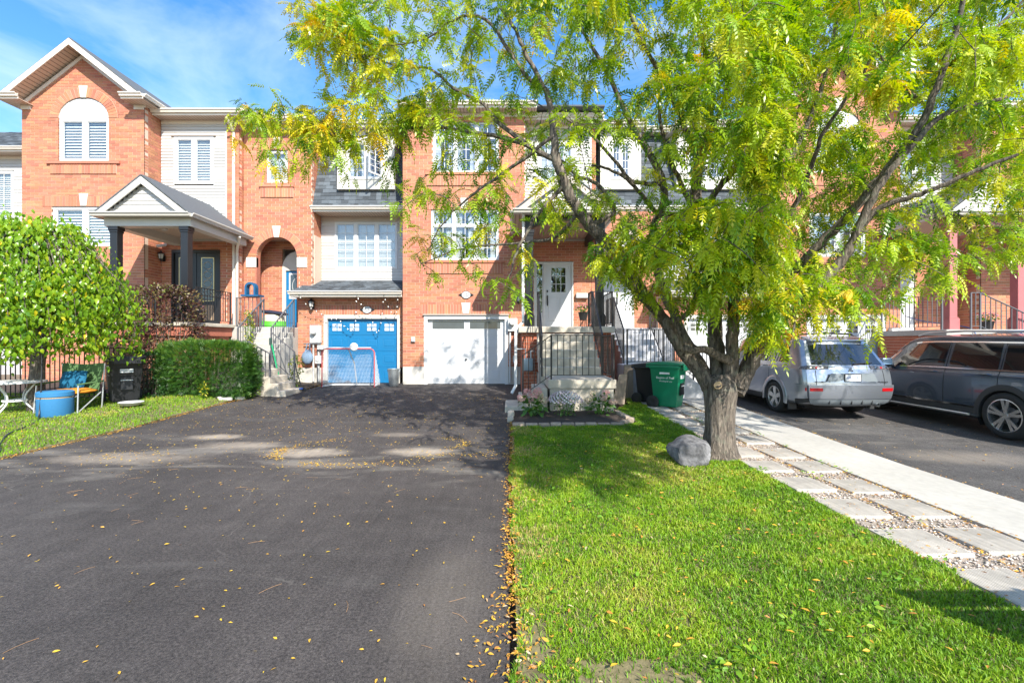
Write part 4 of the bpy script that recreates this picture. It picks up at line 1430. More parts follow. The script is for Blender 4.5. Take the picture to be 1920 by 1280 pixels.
mb.build('arch_lining', BRICK, h121)
keystone(h121, AX, AZ + .10 + AR - .02, AZ + .10 + AR + .36, YB, .08, .14)
for s in (-1, 1):
    mb = MB(); a = AX + s * AR; b = AX + s * (AR + .34); mb.box(min(a, b), max(a, b), YB - .025, YB + .12, AZ - .24, AZ + .09); mb.build('springer_stone', STONE, h121, bevel=.006)
keystone(h121, -7.87, 8.06, 8.42, YB, .075, .11)
soldier(h121, -8.42, -7.32, 8.0, 8.34, YB)
soldier(h121, -8.42, -7.32, 6.42, 6.76, YB, .03)
mb = MB(); mb.box(-8.45, -7.29, YB - .06, YB + .02, 6.76, 6.83); mb.build('sill', BRICK, h121)
window(h121, *bwin, YB + .03, 1, grid=(2, 4), fr=.08, blind=('curtain', .5))
eave_x(h121, bx0 - .02, bx1 + .3, YB, YB - .40, 8.80)
# recess behind the arch
YR = 16.1
brickwall(h121, 'entry_wall', 'f', YR, bx0 + .1, bx1 - .03, 2.0, 5.2, make_spans(bx0, bx1, [(-8.12, -7.02, 2.0, 4.9)]))
brickwall(h121, 'entry_side', 's', bx0 + .12, YB + .17, YR, 2.0, 5.2, None, 0, side=1)
brickwall(h121, 'entry_side', 's', bx1 - .14, YB + .17, YR, 2.0, 5.2, None, 0, side=-1)
mb = MB(); mb.box(bx0 + .05, bx1 - .05, YB + .165, YR + .1, 5.14, 5.16); mb.build('entry_ceiling', SOFFIT, h121)
mb = MB()
n = 16
mb.box(-8.12, -8.0, YR - .02, YR + .1, 2.08, 4.16); mb.box(-7.14, -7.02, YR - .02, YR + .1, 2.08, 4.16)
pts = [(-7.57 + .55 * math.cos(math.pi * i / n), 4.16 + .62 * math.sin(math.pi * i / n)) for i in range(n + 1)]
mb.prism(pts + [(-8.12, 4.10), (-7.02, 4.10)], YR - .021, YR + .05)
mb.build('door_frame', CREAM, h121)
mb = MB(); mb.box(-8.0, -7.14, YR + .03, YR + .07, 2.08, 4.14); bd = mb.build('front_door', BLUEP, h121)
mb = MB(); mb.box(-7.90, -7.24, YR + .012, YR + .0295, 3.10, 4.02); mb.build('light_surround', WHITEP, bd, bevel=.006)
mb = MB(); mb.box(-7.84, -7.30, YR + .006, YR + .0115, 3.16, 3.96); mb.build('pane', DOORGLASS, bd)
mb = MB(); mb.tube([(-7.57 + .2 * math.cos(t * .3), YR + .003, 3.56 + .3 * math.sin(t * .3)) for t in range(22)], .008, 5); mb.box(-7.58, -7.56, YR + .0, YR + .006, 3.16, 3.96); mb.build('leadwork', TRIM, bd)
for a, b in ((-7.93, -7.62), (-7.52, -7.21)):
    mb = MB(); mb.box(a, b, YR + .018, YR + .0295, 2.25, 2.92); mb.build('panel', BLUEP, bd, bevel=.01)

# concrete landing and L-shaped stairs of 121
s121 = thing('concrete_stairs', 'pale concrete stairs turning down from the arched entry to driveway', 'stairs', (-7.3, 12.4, .2))
mb = MB(); mb.box(-8.75, -6.99, 14.15, 16.45, .2, 2.05); mb.build('upper_landing', CONCL, s121, bevel=.015)
ntr = 5
for i in range(ntr):
    mb = MB(); y0 = 12.9 + i * .25
    mb.box(-7.85, -6.80, y0, 14.149 if i == ntr - 1 else y0 + .28 - .0005 * i, .2, 1.03 + (i + 1) * .17 - .0004 * i); mb.build('step', CONCL, s121, bevel=.012)
mb = MB(); mb.box(-7.85, -6.80, 11.86, 12.899, .15, 1.03); mb.build('landing', CONCL, s121, bevel=.015)
for i in range(4):
    mb = MB(); mb.box(-6.80 + i * .22 + .001 * i, -6.80 + (i + 1) * .22 + .03, 11.88 - .05 * (i == 3), 12.85, .12, 1.03 - (i + 1) * .18); mb.build('step', CONC, s121, bevel=.015)
q = thing('stair_railing', 'grey iron railing on right of stairs to the arched blue door', 'railing', (-6.85, 12.9, 1.0))
railing(q, [(-6.85, 14.3, 2.05), (-6.85, 12.95, 1.10)], h=.88, mat=GREYM, sp=.12)
q = thing('stair_railing', 'grey iron railing on left of stairs to the arched blue door', 'railing', (-7.8, 12.9, 1.0))
railing(q, [(-7.8, 14.3, 2.05), (-7.8, 12.95, 1.10)], h=.88, mat=GREYM, sp=.12)
q = thing('stair_railing', 'grey iron railing running down behind the lowest steps of arched entry', 'railing', (-6.8, 12.88, .8))
railing(q, [(-6.80, 12.86, 1.0), (-6.15, 12.86, .45)], h=.86, mat=GREYM, sp=.12)
q = thing('stair_railing', 'grey iron railing around lower landing next to the clipped hedge', 'railing', (-7.0, 11.95, .9))
railing(q, [(-8.6, 11.93, .75), (-6.92, 11.93, .75), (-6.35, 11.93, .42)], h=.86, mat=GREYM, sp=.125, posts=(0, 1, 2))
# bench-like blue frame and post railing at the landing
q = thing('landing_railing', 'dark iron guard rail at left edge of arched entry landing', 'railing', (-8.1, 14.3, 2.05))
railing(q, [(-8.6, 14.22, 2.05), (-7.85, 14.22, 2.05)], h=.92, mat=GREYM, sp=.13)

plaque(-4.72, 14.85 - .014, 2.63, '121', 'oval white house number plaque 121 above the blue garage door')
wall_lamp(-6.49, 14.845, 2.78, BLACKM, 'black hexagonal wall lamp left of the blue garage door', 1.15)
meter(-6.37, 14.85, 1.55, 2.12, .34, 'light grey electric meter box left of the blue garage door', .3)
# ================================================================== GABLED HOUSES
def gable_front(h, cx, hw, Y, zE, slope, ov=0.30, yov=0.45, ybk=19.0, rake=GUTTER):
    """Roof over a gabled brick front: shingled slopes, rakes, soffits, eave returns."""
    run = hw + ov
    rz = zE + run * slope
    sl = math.hypot(run, run * slope)
    yF = Y - yov
    for sgn in (-1, 1):
        O = (cx + sgn * run, ybk if sgn > 0 else yF, zE + .06)
        shingles(h, O, (0, -1 if sgn > 0 else 1, 0), (-sgn, 0, slope), ybk - yF, sl)
        e = .19
        mb = MB()
        mb.prism([(cx + sgn * (run + .02), zE + .03), (cx, rz + .05), (cx, rz + .05 - e), (cx + sgn * (run - e / slope * .9), zE + .03)], yF - .025, yF)
        mb.build('rake_board', rake, h)
        mb = MB()      # sloping soffit
        mb.prism([(cx + sgn * (run - .1), zE + .02), (cx, rz - .085), (cx, rz - .11), (cx + sgn * (run - .13), zE + .0)], yF + .002, Y + .02)
        mb.build('soffit', SOFFIT, h)
        mb = MB()      # frieze against the brick
        mb.prism([(cx + sgn * (hw + .02), zE + .05), (cx, zE + .05 + (hw + .02) * slope), (cx, zE - .08 + (hw + .02) * slope), (cx + sgn * (hw + .02), zE - .08)], Y - .035, Y + .03)
        mb.build('frieze_board', rake, h)
        # boxed eave return
        a, b = cx + sgn * (hw - .36), cx + sgn * (run + .02)
        mb = MB(); mb.box(min(a, b), max(a, b), yF + .02, Y + .02, zE - .02, zE + .0); mb.build('soffit', SOFFIT, h)
        mb = MB(); gutter_x(mb, min(a, b), max(a, b), yF - .10, zE + .13); mb.box(min(a, b), max(a, b), yF, yF + .02, zE - .03, zE + .12); mb.build('gutter', rake, h)
        a2, b2 = cx + sgn * (hw - .30), cx + sgn * hw
        mb = MB(); mb.box(min(a2, b2), max(a2, b2), Y - .04, Y + .02, zE - .15, zE - .021); mb.build('frieze_board', rake, h)
        mb = MB(); gutter_y(mb, yF, Y + .75, cx + sgn * (run + .12), zE + .13, sgn); mb.build('gutter', rake, h)
        mb = MB(); x0, x1 = sorted((cx + sgn * hw, cx + sgn * (run + .01))); mb.box(x0, x1, Y + .021, Y + .75, zE - .02, zE); mb.build('soffit', SOFFIT, h)

def arched_window(h, x0, x1, z0, zs, Y, ring=True):
    cx = (x0 + x1) / 2; r = (x1 - x0) / 2
    window(h, x0, x1, z0, zs, Y + .03, 2, fr=.085, mull=.13, blind=('slat', 1.0))
    # boarded lunette above the panes
    n = 14
    for k in range(7):
        za, zb = zs + k * .1, min(zs + (k + 1) * .1, zs + r * .80)
        if zb - za < .02: break
        def half(z): return r * math.sqrt(max(0, 1 - ((z - zs) / (r * .80)) ** 2))
        mb = MB()
        pts = [(cx - half(za), za + .012), (cx + half(za), za + .012), (cx + half((za + zb) / 2), (za + zb) / 2), (cx + half(zb), zb), (cx - half(zb), zb), (cx - half((za + zb) / 2), (za + zb) / 2)]
        mb.prism(pts, Y + .02 + .004 * (k % 2), Y + .07)
        mb.build('lunette_board', TRIM, h)
    if ring:
        # flattened arch of soldier bricks
        n = 27
        bk = MB(); vv = []
        for i in range(n):
            a, b = math.pi * i / n, math.pi * (i + 1) / n
            def pt(rr, t, f): return (cx + rr * math.cos(t), zs + rr * f * math.sin(t))
            bk.prism([pt(r, a, .82), pt(r + .28, a, .88), pt(r + .28, b, .88), pt(r, b, .82)], Y - .004, Y + .06)
            vv.append((a + .06 * math.pi / n, b - .06 * math.pi / n))
        rg = bk.build('arch_ring', MORTAR, h)
        for a, b in vv:
            m2 = MB(); m2.prism([pt(r, a, .82), pt(r + .275, a, .88), pt(r + .275, b, .88), pt(r, b, .82)], Y - .012, Y + .03); m2.build('voussoir', BRICK, rg)
        keystone(h, cx, zs + r * .82 - .02, zs + r * .88 + .30, Y, .085, .14)

# ------------------------------------------------------------------ left gabled house
hL = thing('row_house', 'gabled brick house with arched window and black column porch at left', 'house', (-12, 14.3, .3), 'brick row houses')
YL = 14.3
GC, GH = -13.48, 1.92
zE = 9.02
sl_ = .785
gops = [(-14.25, -12.67, 7.26, 9.27), (-14.45, -12.45, 4.6, 5.84)]
brickwall(hL, 'front_wall', 'f', YL, GC - GH, GC + GH, .3, 10.75, make_spans(GC - GH, GC + GH, gops, gable=(GC, zE + .05, sl_, GH)), 200, (-13.4, 6.6))
brickwall(hL, 'side_wall', 's', GC + GH, YL + .03, 15.02, 2.1, zE - .02, None, 0, side=1)
gable_front(hL, GC, GH, YL, zE, sl_)
arched_window(hL, -14.25, -12.67, 7.26, 8.62, YL)
soldier(hL, -14.5, -12.42, 6.86, 7.17, YL, .025)
mb = MB(); mb.box(-14.6, -12.3, YL - .06, YL + .02, 7.17, 7.25); mb.build('sill', BRICK, hL)
window(hL, -14.45, -12.45, 4.6, 5.84, YL + .03, 2, fr=.085, mull=.13, blind=('slat', .95))
soldier(hL, -14.75, -12.15, 5.84, 6.16, YL)
keystone(hL, -13.45, 5.85, 6.24, YL, .09, .14)
YL2 = 15.0
LXa, LXb = GC + GH + .01, -9.42
siding(hL, LXa, LXb, 4.9, 8.9, YL2, [(-11.12, -9.82, 6.78, 8.34)])
window(hL, -11.12, -9.82, 6.78, 8.34, YL2 - .035, 2, fr=.09, mull=.13, blind=('slat', .9))
mb = MB(); mb.box(-11.2, -9.74, YL2 - .07, YL2 - .003, 8.345, 8.385); mb.build('drip_cap', TAUPE, hL)
mb = MB(); mb.box(LXb, LXb + .03, YL2 - .03, YL2 + .03, 4.9, 8.87); mb.build('corner_trim', VINYL, hL)
brickwall(hL, 'corner_wall', 'f', YL2, LXb + .031, -9.0, .3, 8.87)
brickwall(hL, 'corner_side', 's', -9.0, YL2 + .03, 16.0, .3, 8.87, None, 0, side=1)
eave_x(hL, LXa - .0, -8.62, YL2, YL2 - .40, 8.87)
mb = MB(); gutter_y(mb, YL2 - .515, 16.2, -8.5, 9.025, 1); mb.box(-9.0, -8.62, YL2 + .051, 16.2, 8.87, 8.89); mb.build('gutter', GUTTER, hL)
# entry wall under the porch, double door
lop = (-11.22, -9.62, 2.1, 4.62)
brickwall(hL, 'entry_wall', 'f', YL2, LXa, LXb + .03, 2.1, 4.9, make_spans(LXa, LXb + .03, [lop]))
mb = MB(); mb.box(lop[0], lop[0] + .07, YL2 - .01, YL2 + .1, 2.12, 4.62); mb.box(lop[1] - .07, lop[1], YL2 - .01, YL2 + .1, 2.12, 4.62); mb.box(lop[0] + .07, lop[1] - .07, YL2 - .009, YL2 + .1, 4.52, 4.62)
mb.build('door_frame', BLACKP, hL)
for a, b in ((lop[0] + .07, -10.43), (-10.41, lop[1] - .07)):
    mb = MB(); mb.box(a, b, YL2 + .04, YL2 + .085, 2.13, 4.52); d_ = mb.build('front_door', BLACKP, hL)
    c = (a + b) / 2
    mb = MB(); mb.box(c - .2, c + .2, YL2 + .033, YL2 + .0395, 2.95, 4.35); mb.build('pane', DOORGLASS, d_)
    mb = MB()
    for p in (-.2, .2): mb.box(c + p - .015, c + p + .015, YL2 + .028, YL2 + .0395, 2.93, 4.37)
    for z in (2.94, 4.36): mb.box(c - .185, c + .185, YL2 + .0285, YL2 + .0395, z - .015, z + .015)
    for t in range(4): mb.tube([(c + .13 * math.cos(q_ / 3 + t), YL2 + .03, 3.2 + t * .3 + .12 * math.sin(q_ / 3 + t)) for q_ in range(20)], .006, 4)
    mb.build('leadwork', M('brass', (.5, .38, .2), .3, metal=.8), d_)
    mb = MB(); mb.box(c - .2, c + .2, YL2 + .03, YL2 + .0395, 2.3, 2.8); mb.build('panel', M('tan_panel', (.28, .2, .13), .5), d_, bevel=.008)
# porch
LPC = -9.95
LPY, LPZ = 12.3, 2.12
mb = MB(); mb.box(-11.3, -8.62, LPY, YL2 - .01, LPZ - .10, LPZ); mb.build('porch_slab', CONC, hL, bevel=.012)
mb = MB(); mb.box(-11.2, -8.70, LPY + .05, LPY + .25, LPZ - .36, LPZ - .101); mb.box(-8.85, -8.70, LPY + .251, 14.98, LPZ - .36, LPZ - .1011); mb.build('porch_band', M('red_band', (.42, .14, .09), .8), hL)
brickwall(hL, 'porch_base', 'f', LPY + .12, -11.1, -8.78, .3, LPZ - .361)
brickwall(hL, 'porch_base', 's', -8.78, LPY + .15, 14.98, .3, LPZ - .361, None, 0, side=1)
column(hL, -10.88, 12.52, LPZ, 4.74, .20)
column(hL, -8.95, 12.52, LPZ, 4.74, .20)
mb = MB(); mb.box(-11.1, -8.74, 12.38, 12.66, 4.74, 5.0); mb.box(-11.1, -10.82, 12.661, YL2 - .02, 4.741, 5.0); mb.box(-9.02, -8.74, 12.661, YL2 - .02, 4.741, 5.0); mb.build('porch_beam', CREAM, hL)
gable_porch_roof(hL, LPC, 12.2, YL2 + .1, 5.03, 1.30, 1.03)
downspout(hL, [(-9.13, YL2 - .45, 8.75), (-9.13, YL2 - .07, 8.45), (-9.13, YL2 - .07, .5)])
downspout(hL, [(-8.62, 14.4, 4.9), (-8.9, 14.75, 4.65), (-9.02, YL2 - .07, 4.5), (-9.02, YL2 - .07, .5)])
q = thing('porch_railing', 'black ornate porch railing beside right column of the gabled house', 'railing', (-8.82, 12.7, LPZ))
railing(q, [(-8.82, 12.70, LPZ), (-8.82, 14.25, LPZ)], h=1.0, sp=.12)
mb = MB()
for i in range(9):
    yy = 12.8 + i * .165
    mb.tube([(-8.82, yy + .06 * math.cos(t * .5), LPZ + .86 + .06 * math.sin(t * .5)) for t in range(13)], .007, 4)
mb.tube([(-8.82, 12.70, LPZ + .79), (-8.82, 14.25, LPZ + .79)], .008, 5)
mb.build('scrollwork', BLACKM, q)
for i in range(4):
    mb = MB()
    for k in range(3): mb.lathe([(0, -.02), (.018, 0), (0, .02)], (-8.82, 12.93 + i * .36, LPZ + .35 + k * .05), 8)
    mb.build('collar', BLACKM, q)
q = thing('porch_railing', 'black porch railing left of the brick wall behind mulberry leaves', 'railing', (-11.1, 12.6, LPZ))
railing(q, [(-11.12, 12.72, LPZ), (-11.12, 14.2, LPZ)], h=1.0, sp=.12)
q = thing('stair_railing', 'black railing descending from the gabled house porch behind purple shrub', 'railing', (-10.2, 12.2, LPZ))
railing(q, [(-9.15, 12.25, LPZ - .1), (-10.65, 11.9, 1.35)], h=.95, sp=.14)
# wall camera and lamp under the porch roof
wall_lamp(-11.45, 14.98, 4.35, BLACKM, 'black coach lamp under the porch roof of the gabled house', 1.1)
t = thing('security_camera', 'small white security camera above the coach lamp on brick', 'camera', (-11.42, 14.9, 4.75))
mb = MB(); mb.lathe([(.05, 0), (.05, -.02), (0, -.02)], (-11.42, 15.0, 4.78), 12, 'y'); mb.tube([(-11.42, 14.98, 4.78), (-11.42, 14.86, 4.74)], .014, 8); mb.build('bracket', WHITEP, t)
mb = MB(); mb.tube([(-11.36, 14.92, 4.76), (-11.52, 14.74, 4.68)], [.045, .05], 12); mb.build('body', WHITEP, t, smooth=True)
mb = MB(); mb.lathe([(.10, .0), (.10, -.03), (.05, -.06), (0, -.065)], (-10.4, 13.6, 4.965), 16); tag(mb.build('ceiling_light', LAMPGLASS, None, smooth=True), 'small round ceiling light under porch roof of gabled house', 'lamp')

# ------------------------------------------------------------------ unit right of 123 (white garage behind the tree)
SH = 11.75
hA = garage_unit(SH, 'brick row house with grey mansard roof behind the locust tree', WHITEP, TRIM, False)
YA = 15.3
aop = (2.92, 4.10, 2.0, 4.25)
brickwall(hA, 'front_wall', 'f', YA, 2.765, 5.06, .4, 5.98, make_spans(2.76, 5.06, [aop]))
brickwall(hA, 'side_wall', 's', 5.06, YA + .03, 16.05, 3.2, 5.98, None, 0, side=1)
mb = MB(); mb.box(aop[0], aop[0] + .05, YA - .02, YA + .1, 2.0, 4.25); mb.box(aop[1] - .05, aop[1], YA - .02, YA + .1, 2.0, 4.25); mb.box(aop[0] + .05, aop[1] - .05, YA - .019, YA + .1, 4.17, 4.25); mb.build('door_frame', TRIM, hA)
mb = MB(); mb.box(2.97, 3.45, YA + .0, YA + .05, 2.02, 4.16); da = mb.build('storm_door', WHITEP, hA)
mb = MB(); mb.box(3.02, 3.40, YA - .008, YA - .001, 2.95, 4.08); mb.build('pane', DOORGLASSW, da)
mb = MB(); mb.box(3.47, 4.04, YA + .0, YA + .05, 2.02, 4.16); db = mb.build('front_door', WHITEP, hA)
mb = MB(); mb.box(3.66, 3.94, YA - .008, YA - .001, 2.85, 3.92); mb.build('pane', DOORGLASSW, db)
mb = MB()
for z in (3.2, 3.56): mb.box(3.66, 3.94, YA - .014, YA - .0085, z - .012, z + .012)
mb.box(3.79, 3.81, YA - .0135, YA - .0085, 2.85, 3.92); mb.build('grille', WHITEP, db)
mb = MB(); mb.box(3.51, 3.55, YA - .03, YA - .001, 2.85, 3.1); mb.box(3.51, 3.55, YA - .025, YA - .001, 3.18, 3.25); mb.build('door_handle', BLACKP, db)
# pediment canopy over that door
gable_porch_roof(hA, 3.5, 14.1, YA, 4.52, .95, .72, TAUPE)
mb = MB()
for i in range(7):
    a = 3.5 + (-.6 + .2 * i); mb.tube([(3.5, 14.22, 4.62), (a, 14.22, 4.62 + (.62 - abs(a - 3.5) * .76) * .9)], .006, 4)
mb.build('pediment_ray', BLACKM, hA)
sA = thing('white_stairs', 'white painted stairs with landing behind the green bin', 'stairs', (3.4, 12.6, .3))
mb = MB(); mb.box(2.80, 4.86, 13.6, YA - .02, .3, 2.0); mb.build('upper_landing', CONCW, sA, bevel=.012)
for i in range(5):
    mb = MB(); y0 = 12.35 + i * .25
    mb.box(3.0, 4.1, y0, 13.599 if i == 4 else y0 + .28 - .0005 * i, .3, 1.0 + (i + 1) * .165 - .0004 * i); mb.build('step', CONCW, sA, bevel=.01)
mb = MB(); mb.box(2.86, 4.1, 11.4, 12.349, .2, 1.0); mb.build('landing', CONCW, sA, bevel=.01)
mb = MB(); mb.box(2.80, 3.72, 11.33, 11.398, .86, 1.02); mb.build('landing_edge', WOODG, sA)
mb = MB(); mb.prism([(4.1, 1.0), (5.0, .3), (5.0, .1), (4.1, .1)], 11.45, 12.3); mb.build('side_wall', CONCW, sA)
q = thing('stair_railing', 'black railing across front of white stairs landing behind green bin', 'railing', (3.5, 11.45, 1.0))
railing(q, [(2.9, 11.46, 1.0), (4.08, 11.46, 1.0), (5.0, 11.46, .32)], h=.9, sp=.1, posts=(0, 1, 2))
q = thing('stair_railing', 'black railing rising beside white stairs to the white storm door', 'railing', (3.0, 12.4, 1.0))
railing(q, [(3.03, 12.35, 1.0), (3.03, 13.6, 2.0), (3.03, 14.6, 2.0)], h=.92, sp=.11, posts=(0, 1, 2))
q = thing('stair_railing', 'black sloping railing behind the left limb of the locust tree', 'railing', (4.1, 12.4, 1.0))
railing(q, [(4.12, 13.6, 2.0), (4.12, 12.35, 1.0), (4.9, 12.3, .4)], h=.92, sp=.12, posts=(0, 1, 2))

# ------------------------------------------------------------------ right gabled unit (dusty rose porch columns)
hB = thing('row_house', 'gabled brick row house with dusty rose porch columns at right', 'house', (10.5, 14.6, .2), 'brick row houses')
YBb = 14.45
BC, BHh = 10.35, 1.98
brops = [(9.35, 11.85, .1, 2.44), (9.6, 11.1, 6.95, 8.95), (9.45, 11.25, 4.3, 5.7)]
brickwall(hB, 'front_wall', 'f', YBb, BC - BHh, BC + BHh, .7, 10.75, make_spans(BC - BHh, BC + BHh, brops, gable=(BC, 9.05, .785, BHh)), 120, (9.2, 3.6))
brickwall(hB, 'side_wall', 's', BC + BHh, YBb + .03, 15.5, .3, 9.0, None, 0, side=1)
brickwall(hB, 'side_wall', 's', BC - BHh, YBb + .03, 16.4, .3, 9.0, None, 0, side=-1)
gable_front(hB, BC, BHh, YBb, 9.02, .785, rake=TAUPE)
arched_window(hB, 9.6, 11.1, 6.95, 8.35, YBb)
soldier(hB, 9.4, 11.3, 6.55, 6.86, YBb, .025)
window(hB, 9.45, 11.25, 4.3, 5.7, YBb + .03, 2, fr=.085, mull=.1, grid=(2, 3), blind=('curtain', .3))
soldier(hB, 9.2, 11.5, 5.70, 6.02, YBb)
soldier(hB, 9.2, 12.0, 2.44, 2.75, YBb)
mb = MB()
mb.box(9.35, 9.47, YBb - .02, YBb + .2, .2, 2.32); mb.box(11.73, 11.85, YBb - .02, YBb + .2, .2, 2.32); mb.box(9.35, 11.85, YBb - .021, YBb + .2, 2.32, 2.44); mb.build('garage_frame', TRIM, hB)
lt = []
for i in range(4):
    cx = 9.47 + 2.26 * (i + .5) / 4
    lt.append((cx - .17, cx + .17, 1.86, 2.12, 2, 2, TRIM))
garage_door(hB, 9.47, 11.73, .22, 2.32, YBb + .09, WHITEP, lt, 4, 4)
plaque(10.3, YBb - .002, 3.25, '', 'oval white plaque over the right white garage door behind leaves')
YB2 = 15.4
siding(hB, BC + BHh + .01, 14.9, 5.0, 8.9, YB2, [(13.0, 14.2, 6.9, 8.2)])
window(hB, 13.0, 14.2, 6.9, 8.2, YB2 - .035, 2, grid=(2, 3), blind=('curtain', .3))
bo = (12.75, 13.65, 1.9, 4.1)
brickwall(hB, 'entry_wall', 'f', YB2, BC + BHh + .01, 14.9, 1.9, 5.0, make_spans(12.3, 14.9, [bo]))
mb = MB(); mb.box(*bo[:2], YB2 + .04, YB2 + .08, 1.9, 4.1); dB = mb.build('front_door', WHITEP, hB)
mb = MB(); mb.box(bo[0] + .2, bo[1] - .2, YB2 + .03, YB2 + .0395, 3.0, 3.9); mb.build('pane', DOORGLASSW, dB)
eave_x(hB, BC + BHh, 15.1, YB2, YB2 - .4, 8.85)
mb = MB(); mb.box(11.55, 14.9, 12.1, YB2 - .01, 1.76, 1.92); mb.build('porch_slab', CONCL, hB, bevel=.012)
brickwall(hB, 'porch_base', 'f', 12.22, 11.6, 14.8, .0, 1.76, None, 0, mat=BRICKP)
brickwall(hB, 'porch_base', 's', 11.6, 12.25, 14.44, .0, 1.76, None, 0, side=-1, mat=BRICKP)
column(hB, 11.95, 12.42, 1.92, 4.7, .21, PINK)
column(hB, 13.80, 12.42, 1.92, 4.7, .21, PINK)
mb = MB(); mb.box(11.78, 13.98, 12.28, 12.56, 4.7, 5.0); mb.build('porch_beam', PINK, hB)
gable_porch_roof(hB, 12.88, 12.1, YB2 + .1, 5.03, 1.30, 1.0)
q = thing('porch_railing', 'iron railing sloping down from the rose columned porch above dark car', 'railing', (12.3, 12.2, 1.9))
railing(q, [(12.25, 12.15, 1.92), (12.5, 12.15, 1.92), (14.6, 12.15, .95)], h=.98, mat=GREYM, sp=.14, posts=(0, 1, 2))
q = thing('porch_railing', 'iron porch railing left of the front rose column', 'railing', (11.62, 12.3, 1.9))
railing(q, [(11.62, 12.3, 1.92), (11.62, 14.3, 1.92)], h=.95, mat=GREYM, sp=.14)
meter(12.12, YBb, 1.35, 2.02, .36, 'grey electric meter box beside right white garage door', .2)
# ------------------------------------------------------------------ next unit at the right edge
hC = thing('row_house', 'brick row house glimpsed through leaves at the right edge', 'house', (17.5, 14.6, .2), 'brick row houses')
brickwall(hC, 'front_wall', 'f', 14.5, 14.95, 20.5, .3, 8.9, make_spans(14.95, 20.5, [(16.4, 18.4, 6.9, 8.5), (16.4, 18.4, 4.2, 5.8)]))
brickwall(hC, 'side_wall', 's', 14.95, 14.53, 15.9, .3, 8.9, None, 0, side=-1)
window(hC, 16.4, 18.4, 6.9, 8.5, 14.53, 3, grid=(2, 3)); window(hC, 16.4, 18.4, 4.2, 5.8, 14.53, 3, grid=(2, 3))
eave_x(hC, 14.7, 20.7, 14.5, 14.1, 8.85)
RED = M('brown_roof', (.22, .08, .06), .9, var=.2, scale=20, rand=.2)
shingles(hC, (14.9, 12.6, 4.9), (1, 0, 0), (0, 1.9, .9), 5.5, 2.1, mat=RED)

# main roofs, low behind the eaves
for (a, b, yb, z, own) in ((-3.5, 2.9, 14.2, 8.98, h123), (-9.0, -3.5, 15.0, 8.92, h121), (2.78, 8.3, 15.9, 8.98, hA), (-15.4, -8.6, 14.7, 9.0, hL), (8.35, 14.9, 15.1, 9.0, hB), (14.95, 20.6, 14.2, 9.0, hC)):
    mb = MB(); mb.prism([(yb, z), (20.5, z + (20.5 - yb) * .36), (26.8, z), (26.8, z - .05), (yb, z - .05)], a, b, axis='x'); mb.build('roof', ROOFING, own)
    mb = MB(); mb.box(a + .2, b - .2, 17.2, 26, 0, z - .06); mb.build('rear_wall', MORTAR, own)
# far left neighbour
hF = thing('white_house', 'white boarded house with grey roof at the far left edge', 'house', (-21.5, 18.6, .3))
siding(hF, -25, -19.0, 5.2, 9.0, 18.2, [(-21.4, -19.9, 5.7, 8.4)], exp=.13)
window(hF, -21.4, -19.9, 5.7, 8.4, 18.16, 2, grid=(2, 5), fr=.09, blind=('slat', .9))
eave_x(hF, -25.2, -18.9, 18.2, 17.7, 9.0)
shingles(hF, (-25.2, 17.7, 9.12), (1, 0, 0), (0, 1, .75), 6.3, 2.6)
shingles(hF, (-25.2, 17.75, 4.3), (1, 0, 0), (0, .45, .9), 6.3, 1.0)
mb = MB(); mb.box(-25, -18.95, 18.33, 24, .2, 9.0); mb.build('wall', M('grey_siding', (.4, .39, .38), .7), hF)
# ================================================================== LOCUST TREE
def wp(px, py, Y):
    return Vector(((px - 960) / F * Y, Y, HC + (640 - py) / F * Y))

def smooth_path(pts, n=6):
    """Catmull-Rom through points (any dimension, numpy)."""
    P = np.asarray(pts, float)
    P = np.vstack([2 * P[0] - P[1], P, 2 * P[-1] - P[-2]])
    out = []
    for i in range(1, len(P) - 2):
        for k in range(n):
            t = k / n
            out.append(0.5 * ((2 * P[i]) + (-P[i - 1] + P[i + 1]) * t + (2 * P[i - 1] - 5 * P[i] + 4 * P[i + 1] - P[i + 2]) * t * t + (-P[i - 1] + 3 * P[i] - 3 * P[i + 1] + P[i + 2]) * t ** 3))
    out.append(P[-2])
    return np.array(out)

